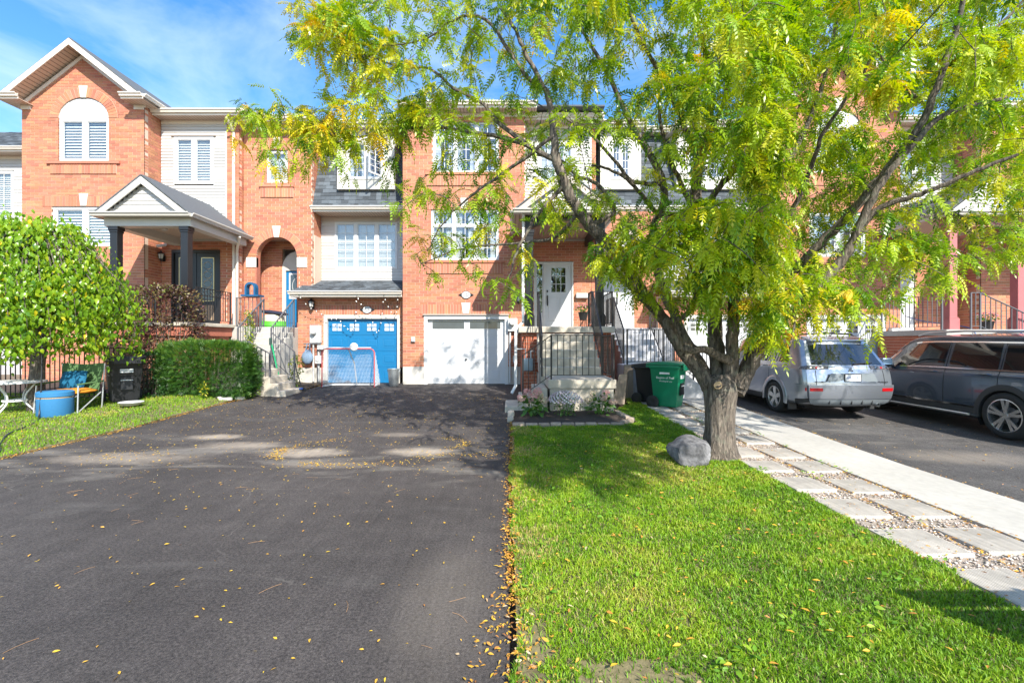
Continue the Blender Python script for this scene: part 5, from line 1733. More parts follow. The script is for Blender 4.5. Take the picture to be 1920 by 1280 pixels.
def bark_mat():
    m = bpy.data.materials.new('bark')
    m.use_nodes = True
    n, l = m.node_tree.nodes, m.node_tree.links
    b = n['Principled BSDF']; b.inputs['Roughness'].default_value = 0.9
    tc = n.new('ShaderNodeTexCoord')
    mp = n.new('ShaderNodeMapping'); mp.inputs['Scale'].default_value = (30, 30, 5)
    l.new(tc.outputs['Object'], mp.inputs['Vector'])
    nz = n.new('ShaderNodeTexNoise'); nz.inputs['Scale'].default_value = 1.0; nz.inputs['Detail'].default_value = 8; nz.inputs['Roughness'].default_value = .65; nz.inputs['Distortion'].default_value = .8
    l.new(mp.outputs['Vector'], nz.inputs['Vector'])
    rp = n.new('ShaderNodeValToRGB')
    e = rp.color_ramp.elements
    e[0].position = .34; e[0].color = (.028, .022, .018, 1)
    e[1].position = .66; e[1].color = (.27, .22, .172, 1)
    x = e.new(.50); x.color = (.12, .097, .076, 1)
    l.new(nz.outputs['Fac'], rp.inputs['Fac'])
    n2 = n.new('ShaderNodeTexNoise'); n2.inputs['Scale'].default_value = 9; n2.inputs['Detail'].default_value = 4
    l.new(tc.outputs['Object'], n2.inputs['Vector'])
    r2 = n.new('ShaderNodeValToRGB'); r2.color_ramp.elements[0].position = .55; r2.color_ramp.elements[0].color = (0, 0, 0, 1); r2.color_ramp.elements[1].position = .72; r2.color_ramp.elements[1].color = (.7, .7, .7, 1)
    l.new(n2.outputs['Fac'], r2.inputs['Fac'])
    mx = n.new('ShaderNodeMixRGB'); mx.inputs[2].default_value = (.19, .19, .14, 1)
    l.new(r2.outputs['Color'], mx.inputs['Fac']); l.new(rp.outputs['Color'], mx.inputs[1])
    l.new(mx.outputs['Color'], b.inputs['Base Color'])
    bp = n.new('ShaderNodeBump'); bp.inputs['Strength'].default_value = 1.0; bp.inputs['Distance'].default_value = .035
    l.new(nz.outputs['Fac'], bp.inputs['Height']); l.new(bp.outputs['Normal'], b.inputs['Normal'])
    return m
BARK = bark_mat()

tree = thing('locust_tree', 'spreading locust tree with many limbs beside the grey boulder', 'tree', (2.83, 6.2, 0))
TY = 6.2
# (name, [(px, py, Y, radius_m)...])
limbs = [
 # left leaning limb
 ('L', [(1340, 745, 6.2, .15), (1312, 700, 6.17, .125), (1275, 650, 6.12, .115), (1245, 600, 6.05, .11), (1213, 560, 5.98, .10), (1188, 520, 5.9, .10), (1162, 478, 5.85, .10), (1128, 445, 5.8, .095), (1095, 408, 5.75, .085), (1072, 375, 5.72, .078), (1055, 335, 5.7, .072), (1042, 295, 5.72, .065), (1038, 250, 5.75, .052), (1032, 200, 5.8, .045), (1020, 165, 5.85, .040), (990, 110, 5.95, .033), (968, 60, 6.05, .027), (935, 10, 6.2, .02)]),
 ('L', [(1042, 300, 5.72, .045), (1010, 284, 5.8, .040), (960, 262, 5.95, .036), (900, 250, 6.15, .031), (830, 240, 6.4, .027), (760, 240, 6.65, .022), (700, 252, 6.85, .018), (640, 258, 7.05, .014), (570, 232, 7.25, .010), (500, 236, 7.45, .007)]),
 ('L', [(985, 268, 5.85, .036), (940, 235, 6.0, .032), (905, 195, 6.15, .028), (852, 165, 6.3, .024), (804, 129, 6.45, .02), (750, 125, 6.6, .016), (690, 105, 6.8, .012), (630, 78, 7.0, .008), (570, 40, 7.1, .006)]),
 ('L', [(1020, 165, 5.85, .034), (985, 140, 5.9, .03), (920, 45, 6.1, .024), (880, 30, 6.2, .02), (845, 40, 6.3, .018), (800, 72, 6.45, .014), (740, 85, 6.6, .011), (690, 82, 6.8, .008), (640, 60, 6.95, .006)]),
 ('L', [(1038, 255, 5.75, .03), (980, 300, 5.85, .026), (930, 335, 6.0, .022), (880, 370, 6.15, .017), (830, 420, 6.3, .012), (800, 470, 6.4, .008)]),
 ('L', [(1060, 345, 5.7, .03), (1010, 400, 5.6, .024), (975, 460, 5.55, .018), (955, 520, 5.5, .01)]),
 ('L', [(1085, 398, 5.73, .03), (1040, 445, 5.9, .025), (990, 455, 6.1, .02), (920, 460, 6.3, .016), (850, 470, 6.5, .012), (790, 495, 6.6, .008)]),
 ('L', [(1108, 425, 5.78, .04), (1150, 395, 6.1, .034), (1120, 345, 6.3, .03), (1080, 330, 6.5, .026), (1050, 300, 6.8, .02), (1000, 290, 7.0, .014)]),
 # cut stub
 ('S', [(1218, 568, 6.0, .075), (1195, 545, 5.9, .065), (1165, 520, 5.8, .062), (1140, 508, 5.72, .06), (1119, 504, 5.65, .058)]),
 # second left stem behind
 ('L', [(1338, 740, 6.3, .12), (1310, 680, 6.45, .10), (1285, 640, 6.55, .095), (1268, 600, 6.65, .085), (1235, 520, 6.8, .075), (1222, 440, 6.9, .07), (1245, 380, 6.95, .068), (1240, 330, 7.0, .064), (1215, 285, 7.05, .058), (1190, 245, 7.1, .052), (1168, 200, 7.1, .045), (1140, 140, 7.15, .038), (1105, 80, 7.2, .03), (1075, 20, 7.2, .02)]),
 ('L', [(1240, 345, 6.98, .045), (1185, 340, 7.1, .036), (1150, 300, 7.2, .03), (1100, 245, 7.3, .024), (1050, 220, 7.4, .018), (1000, 190, 7.5, .012)]),
 ('L', [(1230, 400, 6.93, .04), (1190, 350, 6.8, .032), (1150, 320, 6.7, .026), (1110, 310, 6.6, .018)]),
 # curved low branch in front
 ('L', [(1366, 675, 6.05, .07), (1340, 664, 5.92, .06), (1318, 654, 5.85, .056), (1292, 656, 5.8, .054), (1270, 645, 5.78, .055), (1254, 618, 5.78, .052), (1250, 600, 5.8, .046), (1275, 598, 5.72, .036), (1296, 578, 5.65, .032), (1302, 550, 5.6, .027), (1295, 500, 5.5, .02), (1270, 450, 5.4, .014)]),
 # knot stub
 ('S', [(1340, 725, 6.05, .06), (1343, 718, 5.95, .058), (1346, 722, 5.86, .055)]),
 # centre left stem
 ('L', [(1350, 735, 6.3, .14), (1346, 690, 6.35, .125), (1342, 640, 6.4, .118), (1338, 580, 6.45, .11), (1330, 520, 6.5, .105), (1315, 450, 6.5, .095), (1306, 380, 6.5, .088), (1308, 320, 6.45, .08), (1325, 260, 6.4, .068), (1332, 200, 6.35, .06), (1330, 140, 6.3, .05), (1318, 80, 6.25, .042), (1300, 30, 6.2, .034), (1285, -40, 6.15, .025)]),
 ('L', [(1310, 300, 6.45, .055), (1290, 255, 6.3, .048), (1270, 205, 6.15, .04), (1245, 150, 6.0, .034), (1215, 100, 5.85, .028), (1190, 50, 5.7, .022), (1170, -10, 5.5, .015)]),
 ('L', [(1318, 265, 6.4, .045), (1350, 210, 6.6, .036), (1365, 150, 6.8, .03), (1372, 80, 7.0, .024), (1390, 10, 7.1, .018)]),
 ('L', [(1302, 400, 6.5, .05), (1280, 350, 6.3, .04), (1255, 300, 6.1, .034), (1240, 240, 5.9, .026), (1235, 170, 5.7, .018)]),
 # centre right stem
 ('L', [(1368, 715, 6.2, .13), (1372, 670, 6.15, .10), (1374, 620, 6.1, .09), (1376, 560, 6.0, .08), (1372, 500, 5.9, .072), (1362, 440, 5.8, .062), (1340, 400, 5.6, .05), (1335, 370, 5.45, .046), (1362, 335, 5.3, .04), (1395, 300, 5.15, .035), (1420, 265, 5.0, .03), (1432, 210, 4.85, .024), (1430, 140, 4.7, .018)]),
 ('L', [(1372, 490, 5.9, .055), (1395, 430, 5.95, .05), (1430, 370, 6.05, .045), (1480, 300, 6.2, .04), (1520, 220, 6.3, .036), (1545, 150, 6.4, .03), (1560, 80, 6.5, .022), (1580, 0, 6.6, .015)]),
 ('L', [(1374, 540, 5.95, .05), (1420, 480, 5.7, .042), (1470, 420, 5.45, .036), (1510, 340, 5.2, .03), (1540, 260, 5.0, .024), (1590, 180, 4.8, .018), (1640, 100, 4.6, .012)]),
 # right stems
 ('L', [(1378, 735, 6.2, .14), (1400, 690, 6.25, .115), (1418, 640, 6.3, .105), (1432, 590, 6.35, .10), (1448, 550, 6.4, .09), (1490, 505, 6.45, .08), (1530, 465, 6.5, .074), (1580, 415, 6.5, .07), (1632, 355, 6.5, .066), (1685, 290, 6.45, .06), (1730, 225, 6.4, .055), (1755, 170, 6.35, .05), (1775, 110, 6.3, .045), (1795, 50, 6.2, .04), (1810, -20, 6.1, .034)]),
 ('L', [(1385, 725, 6.15, .12), (1412, 680, 6.05, .10), (1438, 635, 5.95, .095), (1475, 585, 5.9, .085), (1535, 535, 5.9, .078), (1590, 470, 5.95, .07), (1618, 410, 6.0, .06), (1650, 345, 6.1, .05), (1700, 285, 6.2, .045), (1755, 225, 6.3, .04), (1800, 205, 6.35, .036), (1860, 190, 6.4, .03), (1930, 165, 6.5, .024)]),
 ('L', [(1600, 450, 5.97, .05), (1640, 395, 5.8, .042), (1700, 372, 5.6, .036), (1760, 350, 5.4, .03), (1830, 320, 5.2, .025), (1910, 290, 5.0, .02)]),
 ('L', [(1600, 430, 6.0, .03), (1660, 440, 6.3, .024), (1720, 470, 6.6, .02), (1790, 480, 6.9, .015), (1870, 490, 7.2, .01)]),
 ('L', [(1620, 395, 6.0, .035), (1700, 410, 6.4, .03), (1780, 400, 6.8, .024), (1850, 420, 7.1, .018), (1910, 440, 7.3, .012)]),
 ('L', [(1450, 548, 6.4, .035), (1500, 545, 6.1, .03), (1550, 555, 5.9, .024), (1600, 580, 5.7, .016), (1640, 600, 5.6, .01)]),
 ('L', [(1436, 620, 6.0, .035), (1460, 580, 5.7, .028), (1480, 575, 5.5, .022), (1490, 610, 5.3, .014), (1480, 650, 5.2, .008)]),
 ('L', [(1775, 115, 6.3, .03), (1830, 80, 6.2, .026), (1880, 40, 6.1, .02), (1930, -10, 6.0, .014)]),
 ('L', [(1745, 205, 6.38, .03), (1690, 160, 6.2, .026), (1650, 100, 6.0, .02), (1640, 30, 5.8, .014)]),
 ('L', [(1430, 370, 6.05, .03), (1450, 330, 5.6, .024), (1480, 260, 5.2, .018), (1500, 190, 4.9, .012)]),
]
# trunk with root flare and buttresses
tb = MB()
prof = [(-0.12, .33), (0.0, .285), (.08, .25), (.2, .225), (.4, .212), (.6, .212), (.8, .228), (.93, .25), (1.05, .235), (1.15, .15)]
NA = 30
tv = []
for zi, (z, r) in enumerate(prof):
    for j in range(NA):
        a = 2 * math.pi * j / NA
        fl = max(0, .35 - z) * .75
        rr = r * .9 * (1 + fl * max(0, math.sin(a * 5 + 0.7)) + .045 * math.sin(a * 3 + 1 + z * 1.5) + .03 * math.sin(a * 7 + z * 3))
        tv.append((2.83 + rr * math.cos(a), TY + rr * .92 * math.sin(a), z))
tb.add(tv, [(i * NA + j, i * NA + (j + 1) % NA, (i + 1) * NA + (j + 1) % NA, (i + 1) * NA + j) for i in range(len(prof) - 1) for j in range(NA)])
tb.build('trunk', BARK, tree, smooth='all')
limb_pts = []
CUTW = M('cut_wood', (.55, .38, .22), .8, var=.15, scale=20)
for kind, pts in limbs:
    if pts[0][:2] in ((1378, 735), (1385, 725)):      # the two right stems lean towards the street
        pts = [(a, b, Y - .95 * sstep((k - 3) / 7), r * (Y - .95 * sstep((k - 3) / 7)) / Y) for k, (a, b, Y, r) in enumerate(pts)]
    if pts[0][:2] == (1340, 745): pts = [(a, b, Y, r * (.80 + .2 * sstep((k - 3) / 6))) for k, (a, b, Y, r) in enumerate(pts)]
    W = [(*wp(px, py, Y), r) for px, py, Y, r in pts]
    S = smooth_path(W, 5)
    mb = MB()
    wob = RNG.normal(0, .006, (len(S), 3)); wob[0] = 0
    mb.tube([tuple(p[:3] + w) for p, w in zip(S, wob)], [max(.004, p[3] * .87 * (1 + RNG.normal(0, .035))) for p in S], 12 if W[0][3] > .06 else 7)
    bo_ = mb.build('branch', BARK, tree, smooth=True)
    if kind == 'S':
        a, b = Vector(S[-2][:3]), Vector(S[-1][:3])
        d = (b - a).normalized()
        mb = MB(); mb.tube([tuple(b - d * .004), tuple(b + d * .006)], W[-1][3] * .93, 12); mb.build('cut_face', CUTW, bo_)
    else:
        for p in S[3:]:
            limb_pts.append(p[:3])
limb_pts = np.array(limb_pts)

def vnoise(P, s, seed=0):
    """cheap smooth value noise in 2-D, 0..1"""
    rg = np.random.default_rng(seed)
    T = rg.random((64, 64))
    q = P[:, :2] * s + 100
    i = np.floor(q).astype(int); f = q - i; f = f * f * (3 - 2 * f)
    a = T[i[:, 0] % 64, i[:, 1] % 64]; b = T[(i[:, 0] + 1) % 64, i[:, 1] % 64]
    c = T[i[:, 0] % 64, (i[:, 1] + 1) % 64]; d = T[(i[:, 0] + 1) % 64, (i[:, 1] + 1) % 64]
    return (a * (1 - f[:, 0]) + b * f[:, 0]) * (1 - f[:, 1]) + (c * (1 - f[:, 0]) + d * f[:, 0]) * f[:, 1]

# ---- where the foliage is: 40 px cells (columns from x=440, rows from y=-80), 0..9
DENS = """
....1234455555665567777788888888777776
...23454444445555556777888888888777765
..355443333334445555667888888888777654
..266654333223444455556788888888777755
...45555322222334445556788867777777655
....4555443333332233456777733377777666
22..56666554333222223466777733377777776
45445677665544332222356766775347777777
34566776544433322222455566777777777777
.1233344333332222222223445677777777777
.....1222222223332332222455567777777777
.......13323333333322222346544566666655
........33223322213223334676431445555554
........233333111.234567788531244555443
.........222221...2224677886432344445443
............11....4566666644322221.133
...................112224533321
........................342211
........................12
"""
rows_ = [r for r in DENS.strip('\n').split('\n')]
YEL = [(600, 40, 130, .55), (650, 130, 120, .45), (500, 200, 80, .5), (700, 190, 90, .3), (1640, 80, 90, .4), (1650, 160, 60, .6), (1450, 590, 70, .45), (1310, 60, 90, .25), (1240, 190, 80, .3), (1780, 60, 60, .3), (900, 80, 90, .15), (1600, 30, 70, .25), (1700, 500, 60, .3), (1580, 580, 60, .35), (1160, 480, 60, .2), (560, 250, 80, .35), (780, 440, 60, .3), (820, 400, 80, .2)]
def yellow(px, py):
    return min(.85, sum(a * math.exp(-((px - x) ** 2 + (py - y) ** 2) / (2 * (r * .7) ** 2)) for x, y, r, a in YEL))
sprays = []
for ri, row in enumerate(rows_):
    for ci, ch in enumerate(row):
        if ch == '.' : continue
        d = int(ch)
        px0, py0 = 440 + ci * 40, -80 + ri * 40
        lam = (1.15 if px0 > 1500 else (1.35 if px0 > 1100 else 1.25)) * {1: .55, 2: 1.2, 3: 2.0, 4: 3.0, 5: 4.3, 6: 5.8, 7: 7.4, 8: 9.0}[d]
        nz_ = float(vnoise(np.array([[px0 / 75., py0 / 62.]]), 1.0, 31)[0])
        k = RNG.poisson(lam * (.25 + 1.5 * nz_))
        for _ in range(k):
            px, py = px0 + RNG.uniform(0, 40), py0 + RNG.uniform(0, 40)
            # depth of the crown at this place
            if px < 1000: Yc, sd = 6.2 + (1000 - px) / 560 * 1.15, .45
            elif px < 1250: Yc, sd = 6.3, .75
            elif px < 1480: Yc, sd = 5.7, .9
            else: Yc, sd = 6.75, .7
            if py > 520: Yc, sd = 5.7, .35
            Y = Yc + RNG.normal(0, sd)
            Y = min(8.3, max(3.7, Y))
            sprays.append((px, py, Y))
CLUMPS = [(1205, 465, 55, 55, 26, 5.0), (1310, 430, 85, 65, 44, 4.9), (1400, 460, 70, 60, 40, 4.9), (1335, 525, 60, 32, 20, 5.0), (1442, 572, 30, 44, 18, 5.1), (1575, 565, 60, 22, 16, 5.4),
          (1440, 330, 60, 60, 24, 4.8), (1430, 220, 70, 60, 24, 4.6), (1260, 170, 60, 50, 20, 4.9), (1640, 110, 70, 80, 28, 4.3), (1860, 110, 60, 40, 18, 5.0), (1700, 470, 90, 40, 22, 5.6), (1160, 490, 40, 40, 12, 5.2), (650, 90, 70, 60, 14, 6.7), (560, 240, 80, 40, 14, 7.0)]
for cx_, cy_, rx_, ry_, n_, Y_ in CLUMPS:
    for _ in range(n_):
        a_ = RNG.uniform(0, 6.283); q_ = math.sqrt(RNG.random())
        sprays.append((cx_ + rx_ * q_ * math.cos(a_), cy_ - 12 + ry_ * q_ * math.sin(a_), Y_ + RNG.normal(0, .18)))
sprays = np.array(sprays)
SP = np.stack([(sprays[:, 0] - 960) / F * sprays[:, 2], sprays[:, 2], HC + (640 - sprays[:, 1]) / F * sprays[:, 2]], 1)
# add the unseen part of the crown above the frame, towards and behind the camera side
extra = []
while len(extra) < 70:
    v = RNG.normal(0, 1, 3); v /= np.linalg.norm(v)
    p = np.array([2.3, 5.6, 5.9]) + v * np.array([4.0, 2.9, 2.3]) * RNG.uniform(.55, 1.0)
    if p[2] < 5.2 or p[1] < 2.2: continue
    if (640 - (p[2] - HC) / p[1] * F) > 640 - 720: continue
    extra.append(p)
while len(extra) < 300:          # unseen leaf sprays added high over the lawn to shade it
    v = RNG.normal(0, 1, 3); v /= np.linalg.norm(v)
    p = np.array([2.9, 1.95, 4.25]) + v * np.array([1.4, 1.5, .6]) * RNG.uniform(.3, 1.0)
    if p[1] < .4 or (640 - (p[2] - HC) / p[1] * F) > -60: continue
    extra.append(p)
SPX = np.array(extra)
allS = np.vstack([SP, SPX])
# grow twigs: attach each spray to the nearest wood, nearest first
pool = limb_pts.copy()
d0 = np.array([np.min(np.linalg.norm(pool - p, axis=1)) for p in allS])
order = np.argsort(d0)
tw_v, tw_f, tw_n = [], [], [0]
def add_tube(P, r0, r1, n=4):
    k = tw_n[0]
    rings = []
    m = len(P)
    t = P[-1] - P[0]; t = t / (np.linalg.norm(t) + 1e-9)
    a = np.cross(t, [0, 0, 1.0]); 
    if np.linalg.norm(a) < 1e-3: a = np.array([1.0, 0, 0])
    a /= np.linalg.norm(a); b = np.cross(t, a)
    for i, p in enumerate(P):
        r = r0 + (r1 - r0) * i / (m - 1)
        for j in range(n):
            an = 2 * math.pi * j / n
            rings.append(p + (a * math.cos(an) + b * math.sin(an)) * r)
    tw_v.append(np.array(rings)); tw_n[0] += len(rings)
    for i in range(m - 1):
        for j in range(n):
            tw_f.append((k + i * n + j, k + i * n + (j + 1) % n, k + (i + 1) * n + (j + 1) % n, k + (i + 1) * n + j))
pool_list = [pool]
spray_dir = np.zeros_like(allS)
for idx in order:
    C = allS[idx]
    PP = np.concatenate(pool_list) if len(pool_list) > 1 else pool_list[0]
    pool_list = [PP]
    dd = np.linalg.norm(PP - C, axis=1)
    j = np.argmin(dd)
    A = PP[j]
    L = dd[j]
    if L < .03:
        spray_dir[idx] = RNG.normal(0, 1, 3); continue
    mid = (A + C) / 2 + RNG.normal(0, .10, 3) * L + np.array([0, 0, .08 * L])
    ts = np.linspace(0, 1, 5)[:, None]
    P = (1 - ts) ** 2 * A + 2 * ts * (1 - ts) * mid + ts ** 2 * C
    add_tube(P, .004 + .005 * min(L, 1.2), .0028)
    pool_list.append(P[2:])
    d = C - mid
    spray_dir[idx] = d / (np.linalg.norm(d) + 1e-9)
# leaf templates
def leaf_template(npairs, L, lw, ll, droop, seed):
    rg = np.random.default_rng(seed)
    V, Fq = [], []
    for i in range(npairs + 1):
        s = .12 + .88 * i / npairs
        x = L * s
        z = -droop * s * s * L
        sl = -2 * droop * s
        if i == npairs:
            dirs = [(1.0, 0.0)]
        else:
            a = R(62) - .25 * s
            dirs = [(math.cos(a), math.sin(a)), (math.cos(a), -math.sin(a))]
        for dx, dy in dirs:
            size = (1 - .35 * abs(s - .5)) * rg.uniform(.88, 1.1)
            l_, w_ = ll * size, lw * size
            nx, ny = -dy, dx
            tilt = rg.uniform(-.35, .1)
            def P(u, v):
                return (x + dx * u + nx * v, dy * u + ny * v, z + sl * (dx * u) + tilt * u - .25 * abs(v))
            k = len(V)
            V += [P(0, 0), P(l_ * .38, w_ / 2), P(l_, 0), P(l_ * .38, -w_ / 2)]
            Fq.append((k, k + 1, k + 2, k + 3))
    # rachis
    for i in range(3):
        s0, s1 = i / 3, (i + 1) / 3
        k = len(V)
        V += [(L * s0, .0014, -droop * s0 * s0 * L), (L * s1, .0012, -droop * s1 * s1 * L), (L * s1, -.0012, -droop * s1 * s1 * L), (L * s0, -.0014, -droop * s0 * s0 * L)]
        Fq.append((k, k + 1, k + 2, k + 3))
    return np.array(V), np.array(Fq)
LT = [leaf_template(n, L, .0255, .052, dr, s) for s, (n, L, dr) in enumerate([(6, .21, .45), (6, .19, .35), (7, .25, .6), (5, .16, .3), (6, .20, .8), (6, .19, .2)])]
GREENRAMP = [(0.0, (.035, .11, .008)), (.25, (.12, .25, .010)), (.36, (.22, .36, .012)), (.52, (.37, .47, .015)), (.72, (.50, .48, .018)), (.90, (.62, .48, .018)), (1.0, (.60, .33, .02))]
LEAF = leaf_mat('locust_leaf', GREENRAMP, rough=.36, trans=.32)
nS, nV = len(allS), len(SP)
ty = np.array([yellow(a, b) for a, b in sprays[:, :2]] + [.1] * (nS - nV))
base_t = np.where(RNG.random(nS) < ty * .75, RNG.uniform(.5, .93, nS), np.clip(RNG.normal(.44, .15, nS), 0, .68))
nl = np.where(np.arange(nS) < nV, RNG.integers(6, 10, nS), 6)
ids = np.repeat(np.arange(nS), nl)
m_ = len(ids)
az_ = RNG.uniform(0, 6.283, m_)
Dv = np.stack([np.cos(az_), np.sin(az_), RNG.uniform(-.95, .15, m_)], 1) + spray_dir[ids] * .5
Dv /= np.linalg.norm(Dv, axis=1, keepdims=True)
Up = np.array([0, 0, 1.0]) + RNG.normal(0, .35, (m_, 3))
Sv = np.cross(Up, Dv); Sv /= np.linalg.norm(Sv, axis=1, keepdims=True) + 1e-9
Nv = np.cross(Dv, Sv)
scl = RNG.uniform(.8, 1.18, m_) * np.where(ids < nV, 1.0, 1.25)
org = allS[ids] + RNG.normal(0, .035, (m_, 3)) - spray_dir[ids] * RNG.uniform(0, .16, (m_, 1))
tn_ = np.clip(base_t[ids] + RNG.normal(0, .07, m_), 0, 1)
tpl = RNG.integers(0, len(LT), m_)
depth = np.where(ids < nV, np.append(sprays[:, 2], np.full(nS - nV, 99.))[ids], 99.)
near300 = np.argsort(depth)[:300]          # the nearest compound leaves become objects of their own
isn = np.zeros(m_, bool); isn[near300] = True
lv, lf, lt_, voff = [], [], [], 0
def place(ii, V):
    return (V[None, :, 0:1] * Dv[ii][:, None] + V[None, :, 1:2] * Sv[ii][:, None] + V[None, :, 2:3] * Nv[ii][:, None]) * scl[ii][:, None, None] + org[ii][:, None]
for t_, (V, Q) in enumerate(LT):
    ii = np.where((tpl == t_) & ~isn)[0]
    lv.append(place(ii, V).reshape(-1, 3)); lf.append((Q[None] + (np.arange(len(ii)) * len(V))[:, None, None] + voff).reshape(-1, 4))
    lt_.append(np.repeat(tn_[ii], len(V))); voff += len(ii) * len(V)
crown = quads_mesh('crown', np.vstack(lv), np.vstack(lf), LEAF, tree, np.concatenate(lt_))
crown['kind'] = 'stuff'
for i in near300:
    V, Q = LT[tpl[i]]
    quads_mesh('leaf', place(np.array([i]), V)[0], Q, LEAF, crown, np.full(len(V), tn_[i]))
twg = quads_mesh('twigs', np.vstack(tw_v), np.array(tw_f), BARK, tree)
twg['kind'] = 'stuff'
# ================================================================== GRASS
def grass_mat():
    m = bpy.data.materials.new('grass_blade')
    m.use_nodes = True
    n, l = m.node_tree.nodes, m.node_tree.links
    b = n['Principled BSDF']; out = n['Material Output']
    b.inputs['Roughness'].default_value = .5
    b.inputs['Specular IOR Level'].default_value = .35
    at = n.new('ShaderNodeAttribute'); at.attribute_name = 'tint'
    rp = n.new('ShaderNodeValToRGB')
    e = rp.color_ramp.elements
    e[0].position = 0; e[0].color = (.070, .155, .010, 1)
    e[1].position = 1; e[1].color = (.50, .38, .17, 1)
    for p, c in ((.35, (.150, .310, .011)), (.62, (.275, .425, .014)), (.80, (.38, .41, .045)), (.9, (.46, .40, .11))):
        x = e.new(p); x.color = (*c, 1)
    l.new(at.outputs['Fac'], rp.inputs['Fac'])
    l.new(rp.outputs['Color'], b.inputs['Base Color'])
    tb = n.new('ShaderNodeBsdfTranslucent'); l.new(rp.outputs['Color'], tb.inputs['Color'])
    mx = n.new('ShaderNodeMixShader'); mx.inputs['Fac'].default_value = .3
    l.new(b.outputs['BSDF'], mx.inputs[1]); l.new(tb.outputs['BSDF'], mx.inputs[2])
    l.new(mx.outputs['Shader'], out.inputs['Surface'])
    return m
GRASS = grass_mat()

def in_poly(P, poly):
    x, y = P[:, 0], P[:, 1]
    c = np.zeros(len(P), bool)
    n = len(poly); j = n - 1
    for i in range(n):
        xi, yi = poly[i]; xj, yj = poly[j]
        if yi != yj:
            t = ((yi > y) != (yj > y)) & (x < (xj - xi) * (y - yi) / (yj - yi) + xi)
            c ^= t
        j = i
    return c

G = np.vectorize(g)
def grass(name, label, poly, n, ymin, ymax, xmin, xmax, bare=None, hscale=1.0, pw=1.0):
    P = np.stack([RNG.uniform(xmin, xmax, n * 3), ymin + (ymax - ymin) * RNG.random(n * 3) ** pw], 1)
    # shaggy edge: jitter the test so that the outline is uneven
    J = P + np.stack([(vnoise(P, 9, 3) - .5) * .12, (vnoise(P, 9, 4) - .5) * .12], 1)
    P = P[in_poly(J, poly)]
    if bare is not None:
        keep = np.ones(len(P), bool)
        for bx, by, rx, ry in bare:
            d = ((P[:, 0] - bx) / rx) ** 2 + ((P[:, 1] - by) / ry) ** 2 + (vnoise(P, 7, 9) - .5) * 1.6 + (vnoise(P, 22, 10) - .5) * 1.2
            keep &= (d > .8) | (RNG.random(len(P)) < .10)
        P = P[keep]
    P = P[:n]
    m = len(P)
    clump = vnoise(P, 5.0, 1); big = vnoise(P, 1.1, 2); fine = vnoise(P, 16, 5)
    h = (.018 + .022 * RNG.random(m) + .030 * clump * fine) * hscale
    near = np.clip((P[:, 1] - 1.5) / 6, 0, 1)
    w = (.0018 + .0013 * RNG.random(m)) * (1 + 1.1 * near)
    az = RNG.uniform(0, 6.283, m)
    lean = RNG.uniform(.15, 1.15, m) * h
    la = az + RNG.normal(1.57, .8, m)
    z = G(P[:, 0], P[:, 1]) + .022
    sx, sy = np.cos(az) * w, np.sin(az) * w
    lx, ly = np.cos(la) * lean, np.sin(la) * lean
    base = np.stack([P[:, 0], P[:, 1], z], 1)
    V = np.zeros((m, 5, 3))
    V[:, 0] = base + np.stack([-sx, -sy, 0 * z], 1)
    V[:, 1] = base + np.stack([sx, sy, 0 * z], 1)
    midp = base + np.stack([lx * .4, ly * .4, h * .62], 1)
    V[:, 2] = midp + np.stack([sx * .8, sy * .8, 0 * z], 1)
    V[:, 3] = midp + np.stack([-sx * .8, -sy * .8, 0 * z], 1)
    V[:, 4] = base + np.stack([lx, ly, h * np.clip(1 - .25 * lean / h, .5, 1)], 1)
    k = (np.arange(m) * 5)[:, None]
    flat = np.concatenate([k + np.array([[0, 1, 2, 3]]), k + np.array([[3, 2, 4]])], 1).ravel()
    tot = np.tile([4, 3], m)
    st_ = np.concatenate([[0], np.cumsum(tot)[:-1]])
    tint = np.clip(.20 + .40 * clump + .42 * (big - .35) + RNG.normal(0, .12, m), 0, .84)
    dry = RNG.random(m) < (.03 + .9 * np.clip(big - .62, 0, 1) + .5 * np.exp(-((P[:, 0] - .15) / .22) ** 2) * (vnoise(P, 1.7, 8) > .5))
    tint[dry] = RNG.uniform(.82, 1, dry.sum())
    o = np_mesh(name, V.reshape(-1, 3), flat, st_, tot, GRASS, None, np.repeat(tint, 5))
    o['kind'] = 'stuff'; o['label'] = label; o['category'] = 'grass'
    return o
BARE = [(.56, 2.08, .36, .17), (.10, 2.3, .10, .35), (2.1, 1.7, .5, .2)]
grass('lawn_grass', 'mown green grass of the front lawn around the boulder', LAWN_R, 190000, 1.4, 12.4, -.05, 3.1, BARE, 1.0, 1.75)
grass('side_lawn_grass', 'bright green grass left of the driveway below the chair', LAWN_L, 46000, 5.5, 11.5, -13, -6.7, None, 1.15)

# broad weeds (clover, dandelion rosettes) in the lawn
def leaf_shape(l, w, n=5, fold=.15, droop=.2):
    """ovate leaf, quads along midrib, local +x"""
    V, Fq = [], []
    for i in range(n + 1):
        t = i / n
        hw = w / 2 * math.sin(math.pi * min(1, t ** .75 * .97 + .03)) if 0 < i < n else (w * .06 if i == 0 else 0.0005)
        z = -droop * l * t * t
        V += [(l * t, -hw, z + fold * hw), (l * t, 0, z), (l * t, hw, z + fold * hw)]
    for i in range(n):
        a = i * 3
        Fq += [(a, a + 3, a + 4, a + 1), (a + 1, a + 4, a + 5, a + 2)]
    return np.array(V, float), np.array(Fq)

